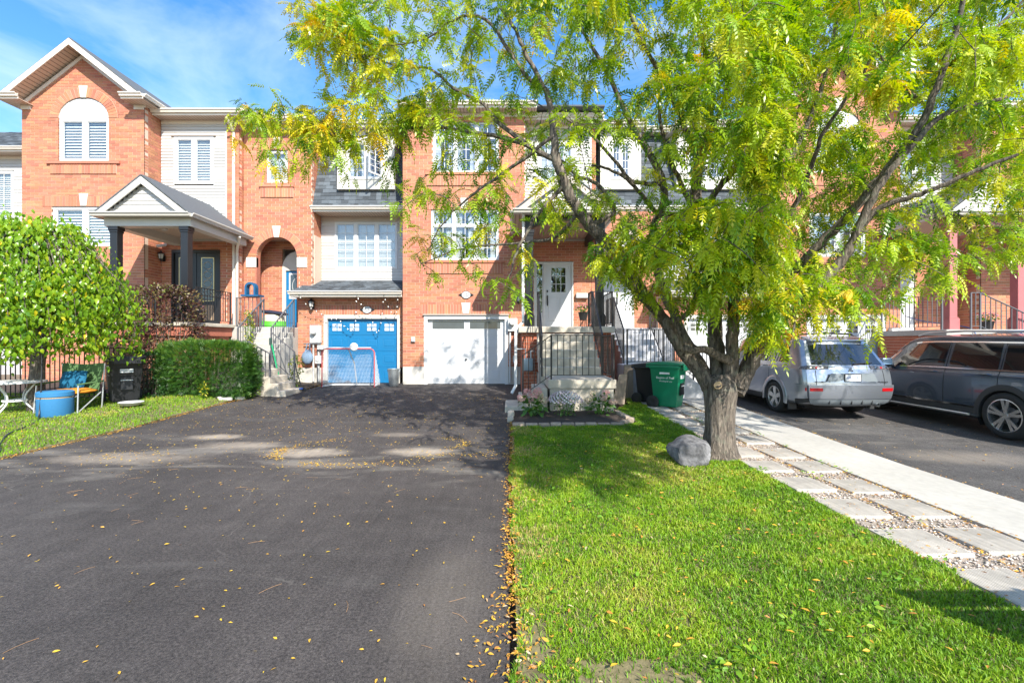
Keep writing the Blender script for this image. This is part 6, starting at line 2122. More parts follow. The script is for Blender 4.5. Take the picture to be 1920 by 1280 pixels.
def leaf_cloud(name, mat, parent, P, D, tmpl, tint, scale=(.8, 1.2), up=None, kind='stuff', jitter=.35):
    """Instance a leaf template at points P along directions D, joined to one mesh."""
    V, Q = tmpl
    m = len(P)
    D = D / (np.linalg.norm(D, axis=1, keepdims=True) + 1e-9)
    U = (np.array([0, 0, 1.0]) if up is None else up) + RNG.normal(0, jitter, (m, 3))
    S = np.cross(U, D); S /= (np.linalg.norm(S, axis=1, keepdims=True) + 1e-9)
    N = np.cross(D, S)
    sc = RNG.uniform(*scale, m)[:, None, None]
    W = (V[None, :, 0:1] * D[:, None] + V[None, :, 1:2] * S[:, None] + V[None, :, 2:3] * N[:, None]) * sc + P[:, None]
    Fq = (Q[None] + (np.arange(m) * len(V))[:, None, None]).reshape(-1, Q.shape[1])
    o = quads_mesh(name, W.reshape(-1, 3), Fq, mat, parent, np.repeat(tint, len(V)), smooth=True)
    if kind: o['kind'] = kind
    return o
WEEDRAMP = [(0, (.05, .14, .012)), (.5, (.14, .30, .02)), (1, (.34, .42, .03))]
WEED = leaf_mat('weed_leaf', WEEDRAMP, .5, .25)
wpnt, wdir = [], []
clus = [(RNG.uniform(.15, 2.9), 1.6 + 6.0 * RNG.random() ** 1.5) for _ in range(70)] + [(RNG.choice([3.02, 3.5, 4.03]) + RNG.normal(0, .02), 2.2 + 7 * RNG.random()) for _ in range(26)] + [(.12, 2.85), (1.05, 2.2), (.95, 2.15), (1.2, 2.25), (2.6, 3.0), (2.75, 3.6), (2.8, 5.4), (2.6, 5.6), (2.9, 4.8)] * 2
for cx, cy in clus:
    k = RNG.integers(5, 12)
    for j in range(k):
        a = RNG.uniform(0, 6.28)
        rr = RNG.uniform(.0, .08)
        x, y = cx + rr * math.cos(a), cy + rr * math.sin(a)
        wpnt.append((x, y, g(x, y) + .04 + RNG.uniform(0, .03))); wdir.append((math.cos(a), math.sin(a), RNG.uniform(-.1, .6)))
wpnt, wdir = np.array(wpnt), np.array(wdir)
o = leaf_cloud('weeds', WEED, None, wpnt, wdir, leaf_shape(.042, .020), np.clip(RNG.normal(.55, .2, len(wpnt)), 0, 1), (.45, 1.2))
o['label'] = 'broad light green weeds scattered through the lawn'; o['category'] = 'weeds'

# ================================================================== FALLEN LEAVES
LITTER = leaf_mat('fallen_leaf', [(0, (.58, .40, .03)), (.4, (.62, .33, .04)), (.65, (.45, .19, .035)), (.85, (.30, .12, .04)), (1, (.62, .50, .30))], .6, .1)
def litter(name, label, pts, size, tints, thick=0.012, lift=.004):
    m = len(pts)
    P = np.array([p[:2] for p in pts])
    z = np.array([p[2] if len(p) > 2 else g(p[0], p[1]) + lift for p in pts])
    P3 = np.stack([P[:, 0], P[:, 1], z + RNG.uniform(.002, thick, m)], 1)
    a = RNG.uniform(0, 6.283, m)
    D = np.stack([np.cos(a), np.sin(a), RNG.normal(0, .12, m)], 1)
    o = leaf_cloud(name, LITTER, None, P3, D, leaf_shape(size, size * .42, 3, .35, .1), np.array(tints), (.55, 1.35), jitter=.3)
    o['label'] = label; o['category'] = 'leaves'
    return o
pts = []
while len(pts) < 1250:       # loose scatter on the drive
    x, y = RNG.uniform(-6.7, -.1), 1.7 + 11.5 * RNG.random() ** 1.1
    pts.append((x, y))
for _ in range(1500):        # finer scatter towards the houses
    pts.append((RNG.uniform(-6.6, -.2), RNG.uniform(5.5, 12.5)))
# curved drift around the patch in front
def arc_pts(cx, cy, rx, ry, a0, a1, n, sd):
    for _ in range(n):
        a = RNG.uniform(a0, a1)
        pts.append((cx + rx * math.cos(a) + RNG.normal(0, sd), cy + ry * math.sin(a) + RNG.normal(0, sd)))
arc_pts(-2.2, 6.55, 1.15, .72, R(165), R(215), 190, .06)
arc_pts(-2.2, 6.6, 1.05, .72, R(235), R(300), 200, .06)
arc_pts(-2.1, 6.5, 1.0, .6, R(300), R(350), 90, .12)
arc_pts(-2.15, 6.55, 1.15, .8, R(120), R(200), 180, .08)
arc_pts(-1.2, 7.0, .5, .35, R(-60), R(90), 160, .06)
arc_pts(-5.3, 6.35, .35, .16, 0, 6.28, 120, .08)
arc_pts(-.55, 6.3, .5, .12, 0, R(180), 120, .06)
litter('driveway_leaves', 'small yellow leaflets scattered across the black driveway', pts, .025, np.clip(RNG.normal(.22, .2, len(pts)), 0, 1))
pts = []
for _ in range(2300):       # along the lawn edge of the drive
    y = 1.6 + 7.5 * RNG.random() ** 1.35
    wd = .04 + .17 * max(0, (3.0 - y) / 1.4)
    x = -.03 + abs(RNG.normal(0, wd)) * (1 if RNG.random() < .72 else -.9)
    pts.append((x, y, g(x, y) + (.006 if x < 0 else .03)))
for _ in range(1300):       # edge of the left lawn
    y = RNG.uniform(5.4, 11.3)
    xe = np.interp(y, [3, 6.1, 8, 10.8, 11.8], [-6.85, -6.92, -6.75, -6.8, -6.55])
    pts.append((xe + RNG.normal(0, .045), y))
for _ in range(3400):       # gravel strip
    y = 2.1 + 8.5 * RNG.random() ** 1.5
    x = RNG.choice([4.02, 3.5, 3.05, 3.75, 3.25], p=[.38, .27, .13, .12, .1]) + RNG.normal(0, .05)
    pts.append((x, y, g(x, y) + .022))
for _ in range(420):
    y = RNG.uniform(3, 11); pts.append((5.12 + abs(RNG.normal(0, .06)), y))
for _ in range(260):
    pts.append((RNG.uniform(5.3, 9), RNG.uniform(4, 9)))
for _ in range(300):
    pts.append((RNG.uniform(-6.3, -5.9) , RNG.uniform(13.0, 14.8)))
litter('edge_leaves', 'orange brown leaf litter gathered along the lawn and path edges', pts, .026, np.clip(RNG.normal(.5, .25, len(pts)), 0, 1), .02)
pts = []
for _ in range(520):
    x, y = RNG.uniform(.1, 2.95), 1.6 + 6.5 * RNG.random() ** 1.4
    pts.append((x, y, g(x, y) + .055))
for _ in range(120):
    x, y = RNG.uniform(-10, -6.9), RNG.uniform(6, 11); pts.append((x, y, g(x, y) + .06))
litter('lawn_leaves', 'yellow and brown leaves lying on the grass', pts, .036, np.clip(RNG.normal(.5, .3, len(pts)), 0, 1), .012)
pts = []
for _ in range(2600):
    y = 4.5 + 9.0 * RNG.random(); x = RNG.uniform(-6.7, -.1)
    if vnoise(np.array([[x, y]]), .9, 41)[0] > RNG.uniform(.2, .8): pts.append((x, y))
litter('leaf_crumbs', 'fine pale leaf crumbs and seeds speckling the driveway', pts, .014, np.clip(RNG.normal(.75, .35, len(pts)), 0, 1))
# thin leaf stalks on the drive
mb = MB()
for _ in range(55):
    x, y = RNG.uniform(-5, -.2), 1.6 + 4.5 * RNG.random(); a = RNG.uniform(0, 6.28); L = RNG.uniform(.06, .15); c = RNG.uniform(-.4, .4)
    P_ = [(x + L * t * math.cos(a + c * t), y + L * t * math.sin(a + c * t), g(x, y) + .005 + .004 * math.sin(3 * t)) for t in (0, .33, .66, 1)]
    mb.tube(P_, .0009, 3, cap=False)
o = mb.build('leaf_stalks', M('dry_stalk', (.42, .23, .10), .7), None); tag(o, 'thin brown leaf stalks lying on the driveway', 'stalks', None, 'stuff')

# ================================================================== WEEPING MULBERRY
mul = thing('mulberry_tree', 'weeping mulberry with glossy drooping leaves at the left edge', 'tree', (-9.7, 9.35, .15))
MC = np.array([-9.85, 9.35, 0])
mb = MB(); mb.tube([(-9.78, 9.35, .0), (-9.76, 9.33, .7), (-9.72, 9.36, 1.5), (-9.76, 9.35, 2.4), (-9.75, 9.35, 3.2)], [.15, .125, .115, .11, .08], 12); mb.build('trunk', BARK, mul, smooth='all')
lp, ld, tnt = [], [], []
br = MB()
for i in range(150):
    a = RNG.uniform(0, 6.283)
    rad = RNG.uniform(.55, 1.0)
    rx, ry = 1.88 * rad, 1.35 * rad
    ztop = 3.15 + .85 * math.sqrt(max(0, 1 - (rad * .8) ** 2)) + RNG.normal(0, .06)
    zend = 1.3 + RNG.uniform(-.15, .75) + .5 * (1 - rad)
    S = smooth_path([(MC[0], MC[1], 3.15), (MC[0] + rx * .45 * math.cos(a), MC[1] + ry * .45 * math.sin(a), ztop),
                     (MC[0] + rx * .85 * math.cos(a), MC[1] + ry * .85 * math.sin(a), ztop * .5 + zend * .5 + .15),
                     (MC[0] + rx * math.cos(a + .05), MC[1] + ry * math.sin(a + .05), (ztop + 2 * zend) / 3),
                     (MC[0] + rx * 1.0 * math.cos(a + .08), MC[1] + ry * 1.0 * math.sin(a + .08), zend)], 8)
    br.tube([tuple(p) for p in S], [.013 * (1 - .9 * k / len(S)) + .002 for k in range(len(S))], 5)
    for k in range(6, len(S)):
        for _ in range(7):
            p = S[k] + RNG.normal(0, .12, 3)
            out = np.array([math.cos(a), math.sin(a), 0])
            d = out * RNG.uniform(.05, .45) + np.array([0, 0, -RNG.uniform(.8, 1.3)]) + RNG.normal(0, .33, 3)
            lp.append(p); ld.append(d); tnt.append(np.clip(RNG.normal(.40 + .12 * math.sin(i * 1.7), .15), 0, 1) if RNG.random() > .02 else RNG.uniform(.85, 1))
br.build('branches', BARK, mul)['kind'] = 'stuff'
lp, ld, tnt = np.array(lp), np.array(ld), np.array(tnt)
MULL = leaf_mat('mulberry_leaf', [(0, (.05, .15, .010)), (.4, (.17, .31, .014)), (.7, (.31, .41, .018)), (.88, (.46, .47, .02)), (1, (.64, .48, .02))], .30, .3, .5)
outw = lp - np.array([MC[0], MC[1], 2.0]); outw /= np.linalg.norm(outw, axis=1, keepdims=True)
tm = leaf_shape(.092, .055, 3, .3, .45)
idx = np.argsort(lp[:, 1] - .15 * (lp[:, 0] + 9))          # nearest to the camera first
near_, far_ = idx[:220], idx[220:]
crownM = leaf_cloud('crown', MULL, mul, lp[far_], ld[far_], tm, tnt[far_], (.4, 1.4), up=outw[far_], jitter=.55)
for i in near_:
    o = leaf_cloud('leaf', MULL, crownM, lp[i:i + 1], ld[i:i + 1], tm, tnt[i:i + 1], (.8, 1.25), up=outw[i:i + 1], kind=None)

# ================================================================== HEDGE AND SHRUBS
def sprig(nn, L, l, w, seed):
    rg = np.random.default_rng(seed)
    V, Q = [], []
    for i in range(nn):
        s = (i + .5) / nn
        sd = 1 if i % 2 else -1
        a = R(55)
        d = np.array([math.cos(a), sd * math.sin(a), rg.uniform(-.1, .35)])
        n_ = np.array([-d[1], d[0], 0]); n_ /= np.linalg.norm(n_)
        b = np.array([L * s, 0, 0])
        k = len(V)
        V += [b, b + d * l * .5 + n_ * w, b + d * l, b + d * l * .5 - n_ * w]
        Q.append((k, k + 1, k + 2, k + 3))
    return np.array(V), np.array(Q)
def hedge(name, label, cx, cy, z0, hx, hy, hz, n, mat, core, tmpl, tr):
    t = thing(name, label, 'hedge', (cx, cy, z0))
    # woody core
    mb = MB()
    for i in range(18):
        a = RNG.uniform(-.75, .75) * hx; b = RNG.uniform(-.1, .6) * hy
        mb.tube([(cx + a * .6, cy + b * .4, z0 - .02), (cx + a * .85, cy + b * .8, z0 + hz * .5), (cx + a, cy + b, z0 + hz * .75)], [.014, .008, .003], 5)
    mb.build('stems', BARK, t)
    u = RNG.normal(0, 1, (n, 3)); u /= (np.sum(np.abs(u) ** 5, axis=1, keepdims=True) ** .2)      # super-ellipsoid
    rr = 1 - np.abs(RNG.normal(0, .11, n))
    P = u * rr[:, None]
    bumps = .10 * (vnoise(P[:, [0, 2]] * 3, 1.3, 21) - .5) + .08 * (vnoise(P[:, [0, 1]] * 3 + 9, 2.1, 22) - .5)
    P = P * (1 + bumps[:, None])
    W = np.stack([cx + P[:, 0] * hx, cy + P[:, 1] * hy, z0 + hz * .5 + P[:, 2] * hz * .5], 1)
    keep = W[:, 2] > z0 + .02
    W, u = W[keep], u[keep]
    D = u + RNG.normal(0, .55, W.shape) + np.array([0, 0, .35])
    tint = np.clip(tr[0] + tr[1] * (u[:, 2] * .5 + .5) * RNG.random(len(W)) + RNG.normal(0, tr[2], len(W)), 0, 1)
    leaf_cloud('foliage', mat, t, W, D, tmpl, tint, (.7, 1.3), jitter=.8)
    return t
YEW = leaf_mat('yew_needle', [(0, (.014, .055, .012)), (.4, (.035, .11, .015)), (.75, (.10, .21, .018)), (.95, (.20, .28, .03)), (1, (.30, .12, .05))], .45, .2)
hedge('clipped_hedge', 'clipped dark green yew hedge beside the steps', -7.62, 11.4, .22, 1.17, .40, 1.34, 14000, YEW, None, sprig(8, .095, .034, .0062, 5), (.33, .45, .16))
# purple ninebark shrub
PURP = leaf_mat('purple_leaf', [(0, (.035, .012, .016)), (.35, (.085, .035, .030)), (.6, (.15, .11, .045)), (.8, (.22, .20, .06)), (1, (.13, .20, .03))], .45, .2)
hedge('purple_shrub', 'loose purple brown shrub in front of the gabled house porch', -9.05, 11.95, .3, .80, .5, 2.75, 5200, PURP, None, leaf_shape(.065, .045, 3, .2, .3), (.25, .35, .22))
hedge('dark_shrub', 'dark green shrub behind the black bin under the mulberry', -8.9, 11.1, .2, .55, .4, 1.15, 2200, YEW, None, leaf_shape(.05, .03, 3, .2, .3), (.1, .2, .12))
# trailing creeper at the arched-entry stairs
CREEP = leaf_mat('creeper_leaf', [(0, (.05, .14, .012)), (.6, (.20, .30, .02)), (1, (.5, .42, .03))], .45, .3)
def plant_clump(name, label, cx, cy, z0, r, h, n, mat, tm, tint=(.5, .25), cat='plant', stems=5):
    t = thing(name, label, cat, (cx, cy, z0))
    mb = MB()
    for i in range(stems):
        a = i * 2.4
        mb.tube([(cx + .02 * math.cos(a), cy + .02 * math.sin(a), z0 - .02), (cx + r * .4 * math.cos(a), cy + r * .4 * math.sin(a), z0 + h * .5), (cx + r * .7 * math.cos(a), cy + r * .7 * math.sin(a), z0 + h * .85)], [.007, .005, .003], 5)
    mb.build('stems', WEED, t)
    u = RNG.normal(0, 1, (n, 3)); u /= np.linalg.norm(u, axis=1, keepdims=True)
    rr = RNG.uniform(.35, 1, n)[:, None]
    P = u * rr
    W = np.stack([cx + P[:, 0] * r, cy + P[:, 1] * r, z0 + h * .52 + P[:, 2] * h * .5], 1)
    D = u + RNG.normal(0, .4, W.shape) + np.array([0, 0, .1])
    leaf_cloud('leaves', mat, t, W, D, tm, np.clip(RNG.normal(*tint, n), 0, 1), (.7, 1.25), jitter=.6)
    return t
plant_clump('climbing_plant', 'yellow green climber on the railing of arched entry stairs', -7.72, 13.35, 1.25, .16, 1.3, 260, CREEP, leaf_shape(.06, .035, 3))
plant_clump('climbing_plant', 'bright climber behind the lowest steps next to the gas meter', -6.32, 13.3, .3, .22, .95, 320, CREEP, leaf_shape(.06, .035, 3))
plant_clump('weed_clump', 'pale green weeds at the foot of lower steps and hedge', -6.62, 11.55, .18, .2, .28, 120, CREEP, leaf_shape(.07, .03, 3))
plant_clump('weed_clump', 'tall yellowing weed in front of the hedge base', -7.35, 10.85, .2, .10, .42, 60, CREEP, leaf_shape(.06, .03, 3), (.85, .1))

# ---- flowers in the bed
def blossom(n, r, seed):
    rg = np.random.default_rng(seed)
    V, Q = [], []
    for i in range(n):
        a = 2 * math.pi * i / n
        for lay, (rr, zz) in enumerate(((r, 0), (r * .65, r * .25))):
            a2 = a + lay * .4
            d = np.array([math.cos(a2), math.sin(a2), .15 + lay * .5]); s = np.array([-math.sin(a2), math.cos(a2), 0])
            k = len(V)
            V += [np.array([0, 0, zz]), d * rr * .6 + s * rr * .28 + [0, 0, zz], d * rr + [0, 0, zz], d * rr * .6 - s * rr * .28 + [0, 0, zz]]
            Q.append((k, k + 1, k + 2, k + 3))
    return np.array(V, float), np.array(Q)
PETW = leaf_mat('pale_petal', [(0, (.55, .42, .52)), (.5, (.72, .62, .66)), (1, (.82, .80, .76))], .6, .2)
PETP = leaf_mat('pink_petal', [(0, (.62, .30, .30)), (.4, (.70, .50, .42)), (1, (.76, .68, .46))], .6, .2)
PETM = leaf_mat('magenta_petal', [(0, (.42, .05, .16)), (.5, (.60, .18, .30)), (1, (.75, .5, .55))], .6, .2)
FLG = leaf_mat('flower_leaf', [(0, (.03, .10, .012)), (.6, (.08, .19, .02)), (1, (.16, .27, .03))], .45, .2)
def flowering(name, label, cx, cy, z0, r, h, nl, tm, heads, pet, hr, group=None):
    t = plant_clump(name, label, cx, cy, z0, r, h * .92, nl, FLG, tm, (.45, .25), 'flowers', 7)
    if group: t['group'] = group
    for k in range(heads):
        a = k * 2.399; q_ = math.sqrt((k + .5) / heads)
        el = q_ * 1.35
        x = cx + r * math.sin(el) * math.cos(a); y = cy + r * math.sin(el) * math.sin(a); z = z0 + h * .5 + h * .52 * math.cos(el)
        nrm = np.array([math.sin(el) * math.cos(a), math.sin(el) * math.sin(a), math.cos(el)])
        if hr < .03:
            leaf_cloud('flower', pet, t, np.array([[x, y, z]]), np.cross(nrm, [.3, 1, .2])[None], blossom(7, hr, k), np.array([RNG.random()]), (.8, 1.3), up=nrm[None], jitter=.15, kind=None)
        else:        # mophead: many florets on a ball
            m = 46
            uu = RNG.normal(0, 1, (m, 3)); uu /= np.linalg.norm(uu, axis=1, keepdims=True)
            tt = RNG.random()
            leaf_cloud('flower_head', pet, t, np.array([x, y, z]) + uu * hr * np.array([1, 1, .8]), np.cross(uu, [.2, .3, 1]), blossom(4, hr * .36, k), np.clip(RNG.normal(tt, .15, m), 0, 1), (.8, 1.2), up=uu, jitter=.1, kind=None)
    return t
flowering('hydrangea', 'hydrangea with pink and cream mopheads near side steps', .42, 9.05, .10, .27, .52, 90, leaf_shape(.11, .075, 4, .2, .3), 7, PETP, .075)
flowering('chrysanthemum', 'round chrysanthemum covered in small white and lilac flowers', 1.06, 9.08, .10, .36, .50, 260, leaf_shape(.045, .03, 3), 190, PETW, .022)
flowering('hydrangea', 'hydrangea with pale pink heads at right of flower bed', 1.78, 9.15, .10, .27, .48, 90, leaf_shape(.10, .065, 4, .2, .3), 6, PETP, .07)
# ================================================================== FLOWER BED, BOULDER
sheet('flower_bed', [(.0, 8.25), (1.95, 8.3), (2.28, 8.5), (2.1, 9.65), (.0, 9.65)], .045, SOIL, .3)
edg = thing('bed_edging', 'low row of rounded edging stones around the flower bed', 'edging', (1.0, 8.2, .08))
EDG = M('edging_stone', (.34, .27, .21), .9, var=.2, scale=14, bump=.4, bscale=60, rand=.18)
def stone_piece(name, c, l, w, h, ang, parent, mat):
    mb = MB()
    ca, sa = math.cos(ang), math.sin(ang)
    mb.obox(c, (ca, sa, 0), (-sa, ca, 0), (0, 0, 1), l / 2, w / 2, h / 2)
    return mb.build(name, mat, parent, bevel=min(w, h) * .28, seg=2, smooth=True)
x = .0
while x < 1.95:
    l = random.uniform(.19, .26)
    stone_piece('edging_stone', (x + l / 2, 8.17 + .04 * x, g(x, 8.2) + 0.035 + random.uniform(-.012, .012)), l - .012, .11, .09, random.uniform(-.05, .09), edg, EDG)
    x += l
for (cx, cy, a) in ((2.10, 8.36, .6), (2.24, 8.56, 1.2), (2.22, 8.8, 1.6), (2.19, 9.04, 1.65), (2.16, 9.28, 1.6)):
    stone_piece('edging_stone', (cx, cy, g(cx, cy) + .05), .23, .11, .09, a, edg, EDG)
for (cx, cy, zz, l, w, h) in ((-.02, 9.1, .12, .30, .14, .20), (-.03, 8.72, .10, .26, .12, .14)):
    o = stone_piece('edging_stone', (cx, cy, zz), w, l, h, 0, edg, CONC)

bd_ = bmesh.new()
bmesh.ops.create_icosphere(bd_, subdivisions=4, radius=1.0)
rg = np.random.default_rng(5)
cuts = [(np.array([.0, -.25, 1.0]), .62), (np.array([.75, -.6, .3]), .80), (np.array([-.9, -.3, .1]), .82), (np.array([-.2, -1, .15]), .80), (np.array([.9, .2, -.6]), .72), (np.array([-.8, .1, -.7]), .70), (np.array([.35, -.2, .9]), .70), (np.array([-.5, 0, .85]), .66)]
for v in bd_.verts:
    p = np.array(v.co)
    for nrm, d in cuts:
        nn = nrm / np.linalg.norm(nrm)
        k = p @ nn - d
        if k > 0: p = p - nn * k * .985
    q_ = .025 * math.sin(p[0] * 7 + p[2] * 5) + .02 * math.sin(p[1] * 11 + p[0] * 6) + .012 * math.sin(p[2] * 23 + p[0] * 17)
    v.co = Vector(p * (1 + q_))
me = bpy.data.meshes.new('boulder'); bd_.to_mesh(me); bd_.free()
me.transform(Matrix.Translation((2.30, 5.92, .155)) @ Matrix.Diagonal((.29, .24, .27, 1)))
me.polygons.foreach_set('use_smooth', [True] * len(me.polygons))
ROCK = M('granite', (.115, .112, .115), .85, var=.7, scale=14, bump=.9, bscale=30, var2=.5, scale2=4.5)
me.set_sharp_from_angle(angle=R(20))
tag(link('boulder', me, None, ROCK), 'grey granite boulder at the foot of the locust trunk', 'boulder')

# ================================================================== WHEELED BINS
WHITEINK = M('white_print', (.75, .75, .75), .6)
SIDE = Matrix(((0, 0, -1), (-1, 0, 0), (0, 1, 0)))
def bin_(label, x, y, rot, mat, lidmat, text=True, sc=1.0):
    t = thing('wheeled_bin', label, 'bin', (0, 0, 0), 'wheeled refuse bins')
    zb = .04
    def ring(hx, hy, z, yo=0): return [(-hx, -hy + yo, z), (hx, -hy + yo, z), (hx, hy + yo, z), (-hx, hy + yo, z)]
    levels = [ring(.22, .24, zb), ring(.225, .25, .10), ring(.275, .315, .86), ring(.285, .325, .88), ring(.305, .345, .90), ring(.305, .345, .96)]
    mb = MB()
    vs = [p for L in levels for p in L]
    fs = [(0, 3, 2, 1)]
    for i in range(len(levels) - 1):
        for j in range(4): fs.append((i * 4 + j, i * 4 + (j + 1) % 4, i * 4 + 4 + (j + 1) % 4, i * 4 + 4 + j))
    fs.append(tuple(len(vs) - 4 + j for j in range(4)))
    mb.add(vs, fs)
    mb.build('body', mat, t, bevel=.018, seg=2, smooth=True)
    mb = MB()          # arched lid overhanging the front
    n = 8
    prof_ = [(-.40 + .80 * i / n, .975 + .06 * math.sin(math.pi * (i + 1.2) / (n + 2))) for i in range(n + 1)]
    mb.prism(prof_ + [(.40, .962), (-.40, .962)], -.325, .325, axis='x')
    mb.build('lid', lidmat, t, bevel=.012, smooth=True)
    mb = MB(); mb.box(-.24, .24, -.435, -.39, .84, .985); mb.build('lid_lip', lidmat, t, bevel=.015)
    mb = MB(); mb.tube([(-.26, .40, .93), (.26, .40, .93)], .018, 8); mb.box(-.28, -.25, .34, .41, .90, .95); mb.box(.25, .28, .34, .41, .90, .95); mb.build('handle', mat, t)
    mb = MB(); mb.tube([(-.30, .25, .14), (.30, .25, .14)], .012, 8); mb.build('axle', BLACKM, t)
    for s in (-1, 1):
        mb = MB(); mb.lathe([(.055, -.03), (.12, -.03), (.14, -.018), (.14, .018), (.12, .03), (.055, .03)], (s * .305, .25, .14), 22, 'x'); w_ = mb.build('wheel', RUBBER, t, smooth=True)
        mb = MB(); mb.lathe([(0, -.02), (.06, -.024), (.06, .024), (0, .02)], (s * .305, .25, .14), 12, 'x')
        for k in range(5):
            a = k * 1.2566; mb.obox((s * .305, .25 + .085 * math.cos(a), .14 + .085 * math.sin(a)), (0, math.cos(a), math.sin(a)), (1, 0, 0), (0, -math.sin(a), math.cos(a)), .045, .012, .010)
        mb.build('hub', BLACKPL, w_)
    mb = MB(); mb.box(-.10, .10, -.318, -.24, .30, .56); mb.build('grip_recess', BLACKPL, t)
    mb = MB(); mb.tube([(-.10, -.325, .50), (.10, -.325, .50)], .010, 6); mb.build('grip_bar', GREYBOX if text else mat, t)
    if text:
        def xw(z): return -(.225 + .05 * (z - .1) / .76) - .004
        text_obj('print', 'Region of Peel', .068, (xw(.66), -.02, .68), SIDE, WHITEINK, t)
        text_obj('print', 'Working for you', .042, (xw(.60), -.03, .605), SIDE, WHITEINK, t)
        mb = MB(); mb.box(-.11, .11, -.318, -.298, .70, .735); mb.box(-.11, .11, -.314, -.296, .66, .69); mb.build('sticker', WHITEINK, t)
        mb = MB(); mb.box(xw(.78) - .004, xw(.78) + .006, -.12, .10, .76, .80); mb.build('sticker', WHITEINK, t)
    t.location = (x, y, g(x, y) + .0)
    t.rotation_euler = (0, 0, rot)
    t.scale = (sc, sc, sc)
    return t
GREENPL = M('green_plastic', (.004, .20, .095), .42, var=.06, scale=3)
bin_('green wheeled bin standing right of the concrete stairs', 3.52, 10.25, R(52), GREENPL, GREENPL)
bin_('black wheeled bin behind the green bin', 3.30, 10.85, R(56), BLACKPL, BLACKPL, False, .93)
bin_('black wheeled bin under the mulberry beside the hedge', -8.82, 10.35, R(48), BLACKPL, BLACKPL, True, 1.05)
mb = MB(); mb.box(2.98, 3.24, 10.9, 11.2, .1, .92); mb.box(2.95, 3.27, 10.87, 11.23, .921, 1.0)
tag(mb.build('utility_pedestal', M('blue_grey_box', (.22, .26, .30), .5), None, bevel=.02), 'blue grey utility box between bins and concrete stairs', 'utility box')
fw = thing('timber_skirting', 'brown timber boards closing the side below white landing', 'boards', (2.9, 11.3, .2))
for i in range(7):
    mb = MB(); xx = 2.78 + i * .13; mb.box(xx, xx + .12, 11.34, 11.36, .1, .855); mb.build('board', WOODG, fw)
pk = thing('leaning_planks', 'weathered planks leaning beside the concrete landing', 'planks', (2.5, 10.6, .15))
for i, (xx, a) in enumerate(((2.42, .30), (2.52, .22), (2.60, .16))):
    mb = MB(); d = Vector((math.sin(a), .25, math.cos(a))).normalized(); s = d.cross(Vector((0, 1, 0))).normalized(); u = s.cross(d)
    mb.obox(Vector((xx, 10.75, .14)) + d * .34, d, s, u, .36, .055, .012); mb.build('plank', WOODG, pk)

# ================================================================== SEATING CORNER (left)
WIRON = M('white_iron', (.68, .68, .65), .45, var=.1, scale=20)
tb_ = thing('garden_table', 'round white wrought iron garden table under the mulberry', 'table', (-9.93, 9.1, .1))
tx, ty, tz = -9.93, 9.1, .09
mb = MB(); mb.lathe([(0, .725), (.44, .725), (.46, .72), (.46, .685), (.44, .68), (.43, .695), (0, .70)], (tx, ty, tz), 32); mb.build('top', WIRON, tb_, smooth=True)
mb = MB(); mb.lathe([(.18, .355), (.19, .35), (.19, .32), (.17, .32), (.17, .35), (.18, .355)], (tx, ty, tz), 24); mb.build('ring', WIRON, tb_)
for k in range(4):
    a = R(-90) + k * math.pi / 2 + .15
    prof_ = [(.38, .69), (.28, .56), (.19, .44), (.17, .34), (.20, .24), (.32, .12), (.42, .04), (.46, .0), (.43, -.02), (.40, .01), (.42, .035)]
    S = smooth_path([(tx + r * math.cos(a), ty + r * math.sin(a), tz + .025 + z) for r, z in prof_], 4)
    mb = MB(); mb.tube([tuple(p) for p in S], .015, 6); mb.build('leg', WIRON, tb_, smooth=True)
CANV = M('green_canvas', (.085, .17, .06), .8, var=.08, scale=8)
ALU = M('aluminium_tube', (.55, .57, .58), .35, metal=.6)
ch = thing('camping_chair', 'green folding camping chair under the mulberry', 'chair', (-8.95, 9.35, .12))
cx, cy, cz = -9.13, 9.4, .11
def leg(name, pts, r=.013, m=ALU):
    mb = MB(); mb.tube(pts, r, 8); return mb.build(name, m, ch, smooth=True)
for s in (-1, 1):
    leg('leg', [(cx + s * .44, cy - .30, cz), (cx + s * .42, cy - .26, cz + .62)])
    leg('leg', [(cx + s * .40, cy + .28, cz), (cx + s * .45, cy + .30, cz + 1.02)])
    leg('arm_rest', [(cx + s * .42, cy - .28, cz + .62), (cx + s * .45, cy + .28, cz + .66)], .016, CANV)
leg('brace', [(cx - .44, cy - .30, cz + .04), (cx + .42, cy - .27, cz + .40)]); leg('brace', [(cx + .44, cy - .30, cz + .04), (cx - .42, cy - .27, cz + .40)])
leg('brace', [(cx + .43, cy - .28, cz + .06), (cx + .40, cy + .26, cz + .42)]); leg('brace', [(cx - .43, cy - .28, cz + .06), (cx - .40, cy + .26, cz + .42)])
def cloth(name, corners, sag, mat, par, n=10, th=.008):
    a, b, c, d = [Vector(p) for p in corners]
    mb = MB(); vs = []
    for layer in (0, 1):
        for i in range(n + 1):
            for j in range(n + 1):
                u, v = i / n, j / n
                p = (a * (1 - u) + b * u) * (1 - v) + (d * (1 - u) + c * u) * v
                p = p + Vector(sag) * (math.sin(math.pi * u) * (.4 + .6 * math.sin(math.pi * v))) + Vector((0, 0, .006 * math.sin(9 * u + 5 * v)))
                if layer: p = p + Vector((0, th, -th))
                vs.append(p)
    m = (n + 1) ** 2
    fs = []
    for i in range(n):
        for j in range(n):
            k = i * (n + 1) + j
            fs.append((k, k + 1, k + n + 2, k + n + 1)); fs.append((k + m, k + n + 1 + m, k + n + 2 + m, k + 1 + m))
    mb.add(vs, fs)
    return mb.build(name, mat, par, smooth='all')
cloth('backrest', [(cx - .45, cy + .30, cz + 1.03), (cx + .45, cy + .30, cz + 1.03), (cx + .40, cy + .20, cz + .42), (cx - .40, cy + .20, cz + .42)], (0, .08, -.05), CANV, ch)
